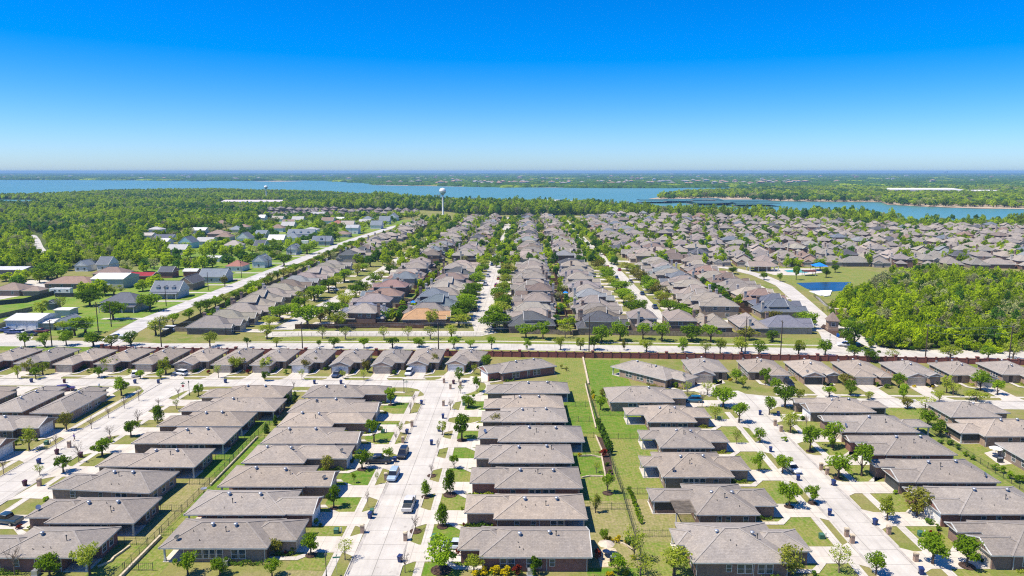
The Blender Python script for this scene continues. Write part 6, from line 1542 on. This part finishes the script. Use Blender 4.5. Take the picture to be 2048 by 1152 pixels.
for i, (u, v, lb) in enumerate([(673, 1066, 'left of the middle street'), (868, 1079, 'right of the middle street'), (1643, 1077, 'left of the right-hand street'), (1841, 1072, 'right of the right-hand street'), (1438, 840, 'near the bend of the right-hand street'), (93, 889, 'left of the left street'), (928, 811, 'by the middle street bend'), (766, 866, 'by the upper middle street')]):
    x, y = G(u, v); t = root('utility_cabinet', (x, y, 0)); tag(t, 'green utility cabinet with pale pedestal on the lawn ' + lb, 'cabinet', 'utility cabinets')
    link('cabinet', ME_cab, t); link('pedestal', ME_ped, t, (.75, .2, 0))
def lamp_post(u, v, top, lb):
    x, y = G(u, v); zc = y * math.cos(PITCH) + CAM_H * math.sin(PITCH); h = (v - top) * zc / FPX
    t = root('lamp_post', (x, y, 0)); tag(t, lb, 'lamp post', 'black lamp posts')
    q = MB(); q.tube([(0, 0, 0), (0, 0, .5), (0, 0, .55), (0, 0, h - .6)], [.14, .12, .07, .06], 8); q.build('post', M_metal, t)
    q = MB(); q.tube([(0, 0, h - .6), (0, 0, h - .2)], [.1, .2], 6); q.build('lantern', M_glass, t)
    q = MB(); q.tube([(0, 0, h - .2), (0, 0, h - .05), (0, 0, h)], [.24, .12, .02], 6); q.build('cap', M_metal, t)
lamp_post(653, 1156, 1102, 'black lantern post at the bottom of the middle street')
lamp_post(379, 791, 760, 'black lantern post at the left street junction')
lamp_post(808, 785, 757, 'black lantern post at the middle street bend')
lamp_post(1659, 690, 668, 'black lantern post at the boulevard entrance')
def street_sign(u, v, lb, stop=False):
    x, y = G(u, v); t = root('street_sign', (x, y, 0)); tag(t, lb, 'sign')
    q = MB(); q.tube([(0, 0, 0), (0, 0, 3.0)], .03, 6); q.build('post', M_galv, t)
    for i in range(2):
        q = MB(); q.box(-.55, .55, -.012, .012, 2.75 + .24 * i, 2.96 + .24 * i); q.build('name_blade', M_signgreen, t).rotation_euler = (0, 0, R(10 + 80 * i))
    if stop:
        q = MB(); pts = [(.38 * math.cos(R(22.5 + 45 * k)), .38 * math.sin(R(22.5 + 45 * k))) for k in range(8)]
        q.add([(a, -.05, 2.2 + c) for a, c in pts] + [(a, -.03, 2.2 + c) for a, c in pts], [tuple(range(8)), tuple(range(15, 7, -1))]); q.build('stop_plate', M_signred, t)
        cu = bpy.data.curves.new('stop_word', 'FONT'); cu.body = 'STOP'; cu.size = .26; cu.align_x = 'CENTER'; cu.align_y = 'CENTER'; cu.extrude = .002
        o = bpy.data.objects.new('stop_word', cu); col.objects.link(o); o.parent = t; o.location = (0, -.056, 2.2); o.rotation_euler = (math.pi / 2, 0, 0); cu.materials.append(M_white)
        bpy.context.view_layer.update(); me = bpy.data.meshes.new_from_object(o.evaluated_get(bpy.context.evaluated_depsgraph_get())); me.materials.clear(); me.materials.append(M_white)
        bpy.data.objects.remove(o); o = link('stop_word', me, t, (0, -.056, 2.2)); o.rotation_euler = (math.pi / 2, 0, 0)
street_sign(674, 1150, 'green street name sign on the verge at the bottom')
street_sign(367, 787, 'red stop sign with green name blades at the junction', True)
street_sign(813, 784, 'green street name sign at the middle street bend')

# power poles and wires
def power_pole(u, v, top, lb, arm=2.4, two=False):
    x, y = G(u, v); zc = y * math.cos(PITCH) + CAM_H * math.sin(PITCH); h = (v - top) * zc / FPX
    t = root('power_pole', (x, y, 0)); tag(t, lb, 'power pole', 'wooden power poles')
    q = MB(); q.tube([(0, 0, 0), (0, 0, h)], [.2, .13], 8); q.build('pole', M_pole, t)
    if arm:
        for k in range(2 if two else 1):
            q = MB(); q.beam((-.1, -arm / 2, h - .4 - 1.0 * k), (-.1, arm / 2, h - .4 - 1.0 * k), .12, .14); q.build('crossarm', M_pole, t)
            for j in (-1, 0, 1):
                q = MB(); q.tube([(-.1, j * arm * .45, h - .4 - k), (-.1, j * arm * .45, h - .12 - k)], .06, 6); q.build('insulator', M_galv, t)
    return (x, y, h)
PP = []
for i, a in enumerate([(-60, 690, 637), (104, 692, 638), (323, 694, 637), (605, 697, 643), (877, 699, 643), (1178, 703, 628), (1490, 707, 632), (1561, 710, 640), (1850, 722, 648), (2018, 720, 650)]):
    PP.append(power_pole(*a, 'wooden power pole, %s from left along the through road' % nth(i + 1), 2.4 if i not in (6,) else 0))
power_pole(197, 665, 603, 'tall power pole with two crossarms behind the rural lots', 3.0, True)
for i in range(10):
    y = 276 + 44 * i; u, v = topx(-161.5, y); _, tp = topx(-161.5, y, 9.5)
    power_pole(u, v, tp, 'wooden power pole, %s back along the country road' % nth(i + 1), 2.0 if i % 2 else 0)
def wire(a, c, sag, lb):
    q = MB(); n_ = 14; pts = []
    for i in range(n_ + 1):
        t_ = i / n_; pts.append((a[0] + (c[0] - a[0]) * t_, a[1] + (c[1] - a[1]) * t_, a[2] + (c[2] - a[2]) * t_ - sag * 4 * t_ * (1 - t_)))
    q.tube(pts, .028, 4); o = q.build('power_line', M_galv); tag(o, lb, 'power line', 'overhead power lines')
for i, (a, c) in enumerate(zip(PP, PP[1:])):
    if i == 7: continue
    for j, (dy, dz, w_) in enumerate(((-1.0, -.1, 'near upper'), (1.0, -.1, 'far upper'), (0, -2.2, 'lower'))):
        wire((a[0], a[1] + dy, a[2] + dz), (c[0], c[1] + dy, c[2] + dz), 1.1, '%s power wire in the %s span from left' % (w_, nth(i + 1)))

# ================================================================ landmarks
def lathe(prof, n_=24, mi=0):
    q = MB(); q.tube([(0, 0, z) for r_, z in prof], [r_ for r_, z in prof], n_, mi); return q
def water_tower(u, v, top, wpx, lb):
    x, y = G(u, v); zc = y * math.cos(PITCH) + CAM_H * math.sin(PITCH); h = (v - top) * zc / FPX; r_ = wpx * zc / FPX / 2
    t = root('water_tower', (x, y, 0)); tag(t, lb, 'water tower', 'white water towers')
    lathe([(r_ * .62, 0), (r_ * .42, h * .04), (r_ * .26, h * .09), (r_ * .22, h * .68), (r_ * .3, h * .745)], 20).build('stem', M_white, t, True)
    lathe([(r_ * .3, h * .745), (r_ * .55, h * .785), (r_ * .9, h * .825), (r_, h * .86)], 28).build('tank_bowl', plain('tower_green', (0.22, 0.36, 0.36), .5) if 'tower_green' not in MATS else MATS['tower_green'], t, True)
    lathe([(r_, h * .86), (r_ * .99, h * .895), (r_ * .86, h * .945), (r_ * .55, h * .985), (r_ * .05, h)], 28).build('tank_dome', M_white, t, True)
water_tower(886, 432, 376, 13.5, 'large white water tower standing behind the far estate')
water_tower(533, 399, 371, 7.5, 'small distant white water tower above the left wood')
def boat_shed(u0, u1, v, depth, lb):
    a = G(u0, v); c = G(u1, v); t = root('boat_shed', (a[0], a[1], .3)); tag(t, lb, 'boat shed', 'covered marina docks')
    L_ = c[0] - a[0]
    q = MB(); q.add([(0, 0, 5), (L_, 0, 5), (L_, depth / 2, 6.2), (0, depth / 2, 6.2), (L_, depth, 5), (0, depth, 5)], [(0, 1, 2, 3), (3, 2, 4, 5)]); q.box(0, L_, 0, depth, 4.6, 4.98); link('roof', q.mesh('roof', M_paint), t, color=(0.05, 0.13, 0.14))
    q = MB(); q.box(0, L_, 2, depth - 2, .2, .6); q.build('deck', M_woodg, t)
    n_ = max(3, int(L_ / 14)); q = MB()
    for i in range(n_ + 1):
        for yy in (.6, depth - .8): q.box(L_ * i / n_ - .2, L_ * i / n_ + .2, yy, yy + .3, -.2, 4.6)
    o = q.build('posts', M_galv, t); o['kind'] = 'stuff'
for i, a in enumerate([(1282, 1345, 407, 60), (1340, 1405, 406, 70), (1396, 1446, 404.5, 70), (1392, 1470, 411.5, 80), (1452, 1545, 408.5, 90), (1474, 1560, 413.5, 60)]):
    boat_shed(*a, 'long dark teal boat shed roof on the lake, %s from left' % nth(i + 1))
# pool pavilion, canopy, changing hut
x, y = G(1500, 543); t = root('pavilion', (x, y, 0)); tag(t, 'open hip-roofed pavilion left of the swimming pool', 'pavilion')
mr, mf, mg = MB(), MB(), []
hip(mr, mf, mg, -1, 15, -1, 8, 3.2, .6, 'gable', 'hip', 'x'); hip(mr, mf, mg, 9, 18, 2, 9, 3.15, .58, 'hip', 'hip', 'x')
link('roof', mr.mesh('roof', [M_roof_far, M_ridge]), t, color=(0.33, 0.27, 0.23)); link('fascia', mf.mesh('fascia', M_trim), t)
for q_ in mg: link('gable', q_.mesh('gable', M_paint), t, color=(0.45, 0.4, 0.34))
for px_ in (0, 5, 10, 14.4, 17):
    for py_ in (0, 7): link('column', ME_post, t, (px_, py_, 0), scale=(2, 2, 1.22))
q = MB(); q.box(5, 13, 3, 6, 0, 3); q.build('core_wall', M_brick[1], t)
x, y = G(1638, 541); t = root('shade_canopy', (x, y, 0)); tag(t, 'bright blue four-post shade canopy by the pool', 'canopy')
q = MB(); q.add([(-4, -4, 3), (4, -4, 3), (4, 4, 3), (-4, 4, 3), (0, 0, 5)], [(0, 1, 4), (1, 2, 4), (2, 3, 4), (3, 0, 4), (3, 2, 1, 0)]); q.build('fabric', M_bluecloth, t)
for a in (-3.8, 3.8):
    for c in (-3.8, 3.8): q = MB(); q.tube([(a, c, 0), (a, c, 3)], .09, 6); q.build('post', M_metal, t)
x, y = G(1608, 552); t = root('picnic_shelter', (x, y, 0)); tag(t, 'dark red-brown picnic shelter below the pool', 'shelter')
mr, mf, mg = MB(), MB(), []; hip(mr, mf, mg, 0, 7, 0, 4.5, 2.6, .3, 'gable', 'gable', 'x'); link('roof', mr.mesh('roof', [M_paint, M_paint]), t, color=(0.12, 0.04, 0.035)); link('fascia', mf.mesh('fascia', M_pole), t)
for q_ in mg: link('gable', q_.mesh('gable', M_paint), t, color=(0.12, 0.04, 0.035))
for a in (.4, 6.6):
    for c in (.4, 4.1): link('post', ME_post, t, (a, c, 0))
# entrance tower
x, y = G(1656, 662); t = root('entrance_tower', (x, y, 0), R(-8)); tag(t, 'small stone entrance tower with pointed brown roof on the boulevard', 'tower')
q = MB(); q.box(0, 3.6, 0, 3.6, 0, 3.9); q.box(-.12, 3.72, -.12, 3.72, 0, .9); q.build('wall', M_brick[1], t)
q = MB(); q.add([(-.5, -.5, 3.9), (4.1, -.5, 3.9), (4.1, 4.1, 3.9), (-.5, 4.1, 3.9), (1.8, 1.8, 7.2)], [(0, 1, 4), (1, 2, 4), (2, 3, 4), (3, 0, 4), (3, 2, 1, 0)]); link('roof', q.mesh('roof', M_roof_far), t, color=(0.26, 0.2, 0.165))
o = link('window', ME_wframe, t, (1.8, 0, 2.6), 0, (1.3, 1, 1)); link('pane', ME_pane, o)
flat('median_bed', [(x - 1, y - 12), (x + 3.6, y - 12), (x + 5, y + 6), (x + 3, y + 12), (x - .5, y + 6)], .12, M_mulch, 'planted median around the entrance tower', 'bed')
for i, (u, v) in enumerate([(1673, 632), (1690, 633)]):
    x, y = G(u, v); t = root('stone_gate_pillar', (x, y, 0)); tag(t, 'stone gate pillar at the wood edge, %s of two from left' % nth(i + 1), 'pillar')
    q = MB(); q.box(-.7, .7, -.7, .7, 0, 3.0); q.build('shaft', M_brick[1], t); q = MB(); q.box(-.85, .85, -.85, .85, 3.0, 3.25); q.build('cap', M_stone, t)
x, y = G(1660, 688); t = root('flag_pole', (x + 2, y, 0)); tag(t, 'thin pole with a blue flag at the boulevard mouth', 'flag')
q = MB(); q.tube([(0, 0, 0), (0, 0, 4)], .05, 6); q.build('pole', M_galv, t)
q = MB(); q.add([(0.05, 0, 2.6), (1.2, .15, 2.5), (1.2, .1, 3.7), (.05, 0, 3.9), (.05, .02, 2.6), (1.2, .17, 2.5), (1.2, .12, 3.7), (.05, .02, 3.9)], [(0, 1, 2, 3), (7, 6, 5, 4)]); q.build('flag_cloth', M_bluecloth, t)
# timber pergola on the fifth bungalow left of the right-hand street
x, y = G(1352, 1055); t = root('pergola', (x, y, 0), R(1)); tag(t, 'brown slatted pergola over the patio of a right-hand bungalow', 'pergola')
q = MB()
for i in range(16):
    q = MB(); q.box(-.1, 4.4, .1 + i * .32, .22 + i * .32, 2.62, 2.7); q.build('slat', M_woodg, t)
for a in (0, 4.3):
    q = MB(); q.box(a - .06, a + .06, 0, 5.2, 2.45, 2.61); q.build('beam', M_pole, t)
    q = MB(); q.box(a - .1, a + .1, 0, .2, 0, 2.45); q.build('post', M_trim, t)
q = MB(); q.box(-.1, 4.5, -.1, .15, 0, .7); q.build('low_wall', M_brick[0], t)
# white pergola at the right edge
x, y = G(1880, 838); t = root('pergola', (x, y, 0), R(1)); tag(t, 'white patio cover at the right edge bungalow', 'pergola')
for i in range(14):
    q = MB(); q.box(0, 5, i * .34, i * .34 + .26, 2.5, 2.6); q.build('slat', M_white, t)
for a in (0.1, 4.8):
    q = MB(); q.box(a - .08, a + .08, 0, .16, 0, 2.5); q.build('post', M_white, t)

# garden furniture
def patio_table(u, v, lb, umb=None):
    x, y = G(u, v); t = root('patio_table', (x, y, .1)); tag(t, lb, 'table', 'garden furniture')
    q = MB(); q.tube([(0, 0, .7), (0, 0, .75)], .6, 12); q.build('table_top', M_galv, t); q = MB(); q.tube([(0, 0, 0), (0, 0, .7)], .05, 6); q.build('leg', M_metal, t)
    if umb:
        q = MB(); q.tube([(0, 0, .75), (0, 0, 2.4)], .03, 6); q.build('umbrella_pole', M_metal, t)
        q = MB(); q.tube([(0, 0, 1.95), (0, 0, 2.2), (0, 0, 2.45)], [1.35, .8, .03], 8); q.build('umbrella', umb, t)
def grill(u, v, lb):
    x, y = G(u, v); t = root('barbecue_grill', (x, y, .05)); tag(t, lb, 'grill', 'garden furniture')
    q = MB(); q.box(-.5, .5, -.28, .28, .1, .85); q.build('cabinet', M_metal, t); q = MB(); q.tube([(-.42, 0, .92), (.42, 0, .92)], .24, 8); q.build('lid', M_galv, t)
patio_table(1212, 1112, 'round table on the tan flagstone patio', M_tan); patio_table(1990, 915, 'table with white parasol on the right-hand terrace', M_white)
patio_table(408, 985, 'garden table in the bed of bare shrubs behind left houses'); patio_table(1224, 808, 'small table on the terrace behind an upper bungalow', M_signred)
grill(2000, 925, 'barbecue grill on the right-hand terrace'); grill(1226, 1125, 'barbecue grill beside the flagstone patio'); grill(472, 1116, 'dark grill by the wall of the bottom bungalow')
# trampoline and play set in the far yards
for i, (xx, yy) in enumerate([(-50, 318), (13.5, 305), (19, 345), (-54, 372)]):
    t = root('play_set', (xx, yy, 0)); tag(t, 'garden play set with red canopy, %s nearest behind the far estate houses' % nth(i + 1), 'play set', 'garden play sets')
    q = MB(); q.box(-1, 1, -1, 1, 1.3, 1.45); q.build('platform', M_woodg, t); q = MB(); q.add([(-1.2, -1.2, 2.6), (1.2, -1.2, 2.6), (1.2, 1.2, 2.6), (-1.2, 1.2, 2.6), (0, 0, 3.4)], [(0, 1, 4), (1, 2, 4), (2, 3, 4), (3, 0, 4)]); q.build('canopy', M_signred if i % 2 else M_bluecloth, t)
    for a in (-.95, .95):
        for c in (-.95, .95): q = MB(); q.box(a - .06, a + .06, c - .06, c + .06, 0, 2.6); q.build('post', M_woodg, t)
    q = MB(); q.beam((1, 0, 1.4), (3, 0, .2), .5, .06); q.build('slide', M_bluecloth, t)

# person walking by the left street
def walker(u, v):
    x, y = G(u, v)
    J = {'pel': (0, 0, .95, .13, .11), 'chest': (0.02, 0, 1.32, .16, .12), 'neck': (.02, 0, 1.5, .06, .06), 'head': (.04, 0, 1.62, .09, .1), 'top': (.04, 0, 1.74, .07, .075),
         'hl': (.0, .1, .88, .1, .1), 'kl': (.16, .1, .5, .07, .07), 'al': (.14, .1, .09, .05, .05), 'tl': (.3, .1, .04, .05, .04), 'hr': (0, -.1, .88, .1, .1), 'kr': (-.04, -.1, .48, .07, .07), 'ar': (-.3, -.1, .12, .05, .05), 'tr': (-.2, -.1, .04, .05, .04),
         'sl': (.0, .2, 1.42, .075, .07), 'el': (-.1, .26, 1.14, .05, .05), 'wl': (.04, .26, .92, .035, .04), 'fl': (.08, .26, .83, .03, .04), 'sr': (.0, -.2, 1.42, .075, .07), 'er': (.0, -.26, 1.14, .05, .05), 'wr': (.2, -.25, 1.0, .035, .04), 'fr': (.26, -.25, .95, .03, .04)}
    E2 = [('pel', 'chest'), ('chest', 'neck'), ('neck', 'head'), ('head', 'top'), ('pel', 'hl'), ('hl', 'kl'), ('kl', 'al'), ('al', 'tl'), ('pel', 'hr'), ('hr', 'kr'), ('kr', 'ar'), ('ar', 'tr'), ('chest', 'sl'), ('sl', 'el'), ('el', 'wl'), ('wl', 'fl'), ('chest', 'sr'), ('sr', 'er'), ('er', 'wr'), ('wr', 'fr')]
    ks = list(J); me = bpy.data.meshes.new('person'); me.from_pydata([J[k][:3] for k in ks], [(ks.index(a), ks.index(c)) for a, c in E2], [])
    o = link('person', me, None, (x, y, .03), R(55)); tag(o, 'person in purple shirt walking beside the left street', 'person')
    o.modifiers.new('skin', 'SKIN')
    for i, k in enumerate(ks): me.skin_vertices[0].data[i].radius = J[k][3:5]
    me.skin_vertices[0].data[0].use_root = True
    sb = o.modifiers.new('sub', 'SUBSURF'); sb.levels = sb.render_levels = 1
    m_, n_, l_ = newmat('person_skin_and_clothes'); b2 = principled(n_, l_, .8)
    tc = n_.new('ShaderNodeTexCoord'); s_ = n_.new('ShaderNodeSeparateXYZ'); l_.new(tc.outputs['Object'], s_.inputs[0])
    cr = n_.new('ShaderNodeValToRGB'); cr.color_ramp.interpolation = 'CONSTANT'
    mp = n_.new('ShaderNodeMapRange'); mp.inputs[2].default_value = 1.8; l_.new(s_.outputs[2], mp.inputs[0]); l_.new(mp.outputs[0], cr.inputs[0])
    e = cr.color_ramp.elements; e[0].color = (.6, .6, .6, 1); e[1].position = .055; e[1].color = (.35, .2, .13, 1)
    for p, c in ((.3, (.02, .02, .05, 1)), (.55, (.12, .06, .35, 1)), (.83, (.35, .2, .13, 1))): q = e.new(p); q.color = c
    l_.new(cr.outputs[0], b2.inputs['Base Color']); me.materials.append(m_)
    q = lathe([(.02, 1.6), (.1, 1.63), (.11, 1.7), (.08, 1.77), (.01, 1.8)], 10); h = q.build('hair', M_hair, o, True); h.location = (.02, 0, 0)
walker(149, 882)

# specks of building on the opposite shore and on the horizon
rs_ = random.Random(31); q = MB()
for k in range(190):
    if k < 90: u, v = rs_.uniform(760, 1620), rs_.uniform(366, 372.6) + (0 if 1000 < rs_.uniform(700, 1500) else .4)
    else: u, v = rs_.uniform(-20, 2070), rs_.uniform(349.5, 368)
    x, y = G(u, v)
    if inside((x, y), LAKE): continue
    w_ = rs_.uniform(9, 22) * (1 + y / 7000); h = rs_.uniform(5, 8) * (1 + y / 9000); z0 = rs_.choice([0, 4, 7])
    q.box(x, x + w_, y, y + 14, 0, h + z0, rs_.choice([0, 0, 1, 2])); 
    q.add([(x - 1, y - 1, h + z0), (x + w_ + 1, y - 1, h + z0), (x + w_ + 1, y + 15, h + z0), (x - 1, y + 15, h + z0), (x + w_ / 2, y + 7, h + z0 + 4)], [(0, 1, 4), (1, 2, 4), (2, 3, 4), (3, 0, 4)], rs_.choice([2, 3]))
tag(q.build('far_shore_buildings', [M_white, M_tan, plain('far_roof', (0.4, 0.26, 0.2), .8), plain('far_roof_grey', (0.32, 0.3, 0.29), .8)]), 'tiny pale buildings scattered over the opposite shore', 'buildings', kind='stuff')
for i, (u, wpx, hpx, dz, lb) in enumerate([(1869, 3.0, 5.0, 0, 'grey high-rise standing on the horizon, left of two'), (1873.5, 2.6, 6.0, 300, 'grey high-rise standing on the horizon, right of two'), (1831, 5.5, 2.8, 0, 'broad stepped building on the horizon'), (1973, 2.0, 3.2, 0, 'thin white mast building on the horizon')]):
    x, y = G(u, 347.6); y = 15500 + dz; x = (u - 1024) / FPX * y - 28 / FPX * y; sc_ = y / FPX
    t = root('horizon_building', (x, y, 0)); tag(t, lb, 'high-rise', 'buildings on the horizon')
    q = MB(); q.box(0, wpx * sc_, 0, 40, 0, (hpx - 1.0) * sc_); q.build('tower', M_galv, t)
    q = MB(); q.box(wpx * sc_ * .25, wpx * sc_ * .75, 8, 30, (hpx - 1.0) * sc_, hpx * sc_); q.build('crown_block', M_galv, t)
flat('sand_bar', px([(505, 362.8), (560, 361.6), (610, 362.4), (560, 363.4)]), .6, M_sand, 'thin sand bar lying in the lake', 'land')
# ================================================================ air
q = MB(); q.box(-17600, 17600, -900, 21200, -3.0, 66.5)
m_ = bpy.data.materials.new('air'); m_.use_nodes = True; m_.node_tree.nodes.clear()
pv = m_.node_tree.nodes.new('ShaderNodeVolumePrincipled'); pv.inputs['Color'].default_value = (0.34, 0.62, 0.92, 1); pv.inputs['Density'].default_value = 9.0e-5; pv.inputs['Anisotropy'].default_value = 0.0
mo = m_.node_tree.nodes.new('ShaderNodeOutputMaterial'); m_.node_tree.links.new(pv.outputs[0], mo.inputs['Volume'])
hz_ = q.build('haze', m_); hz_['kind'] = 'stuff'; hz_['label'] = 'thin blue summer haze over the whole landscape'
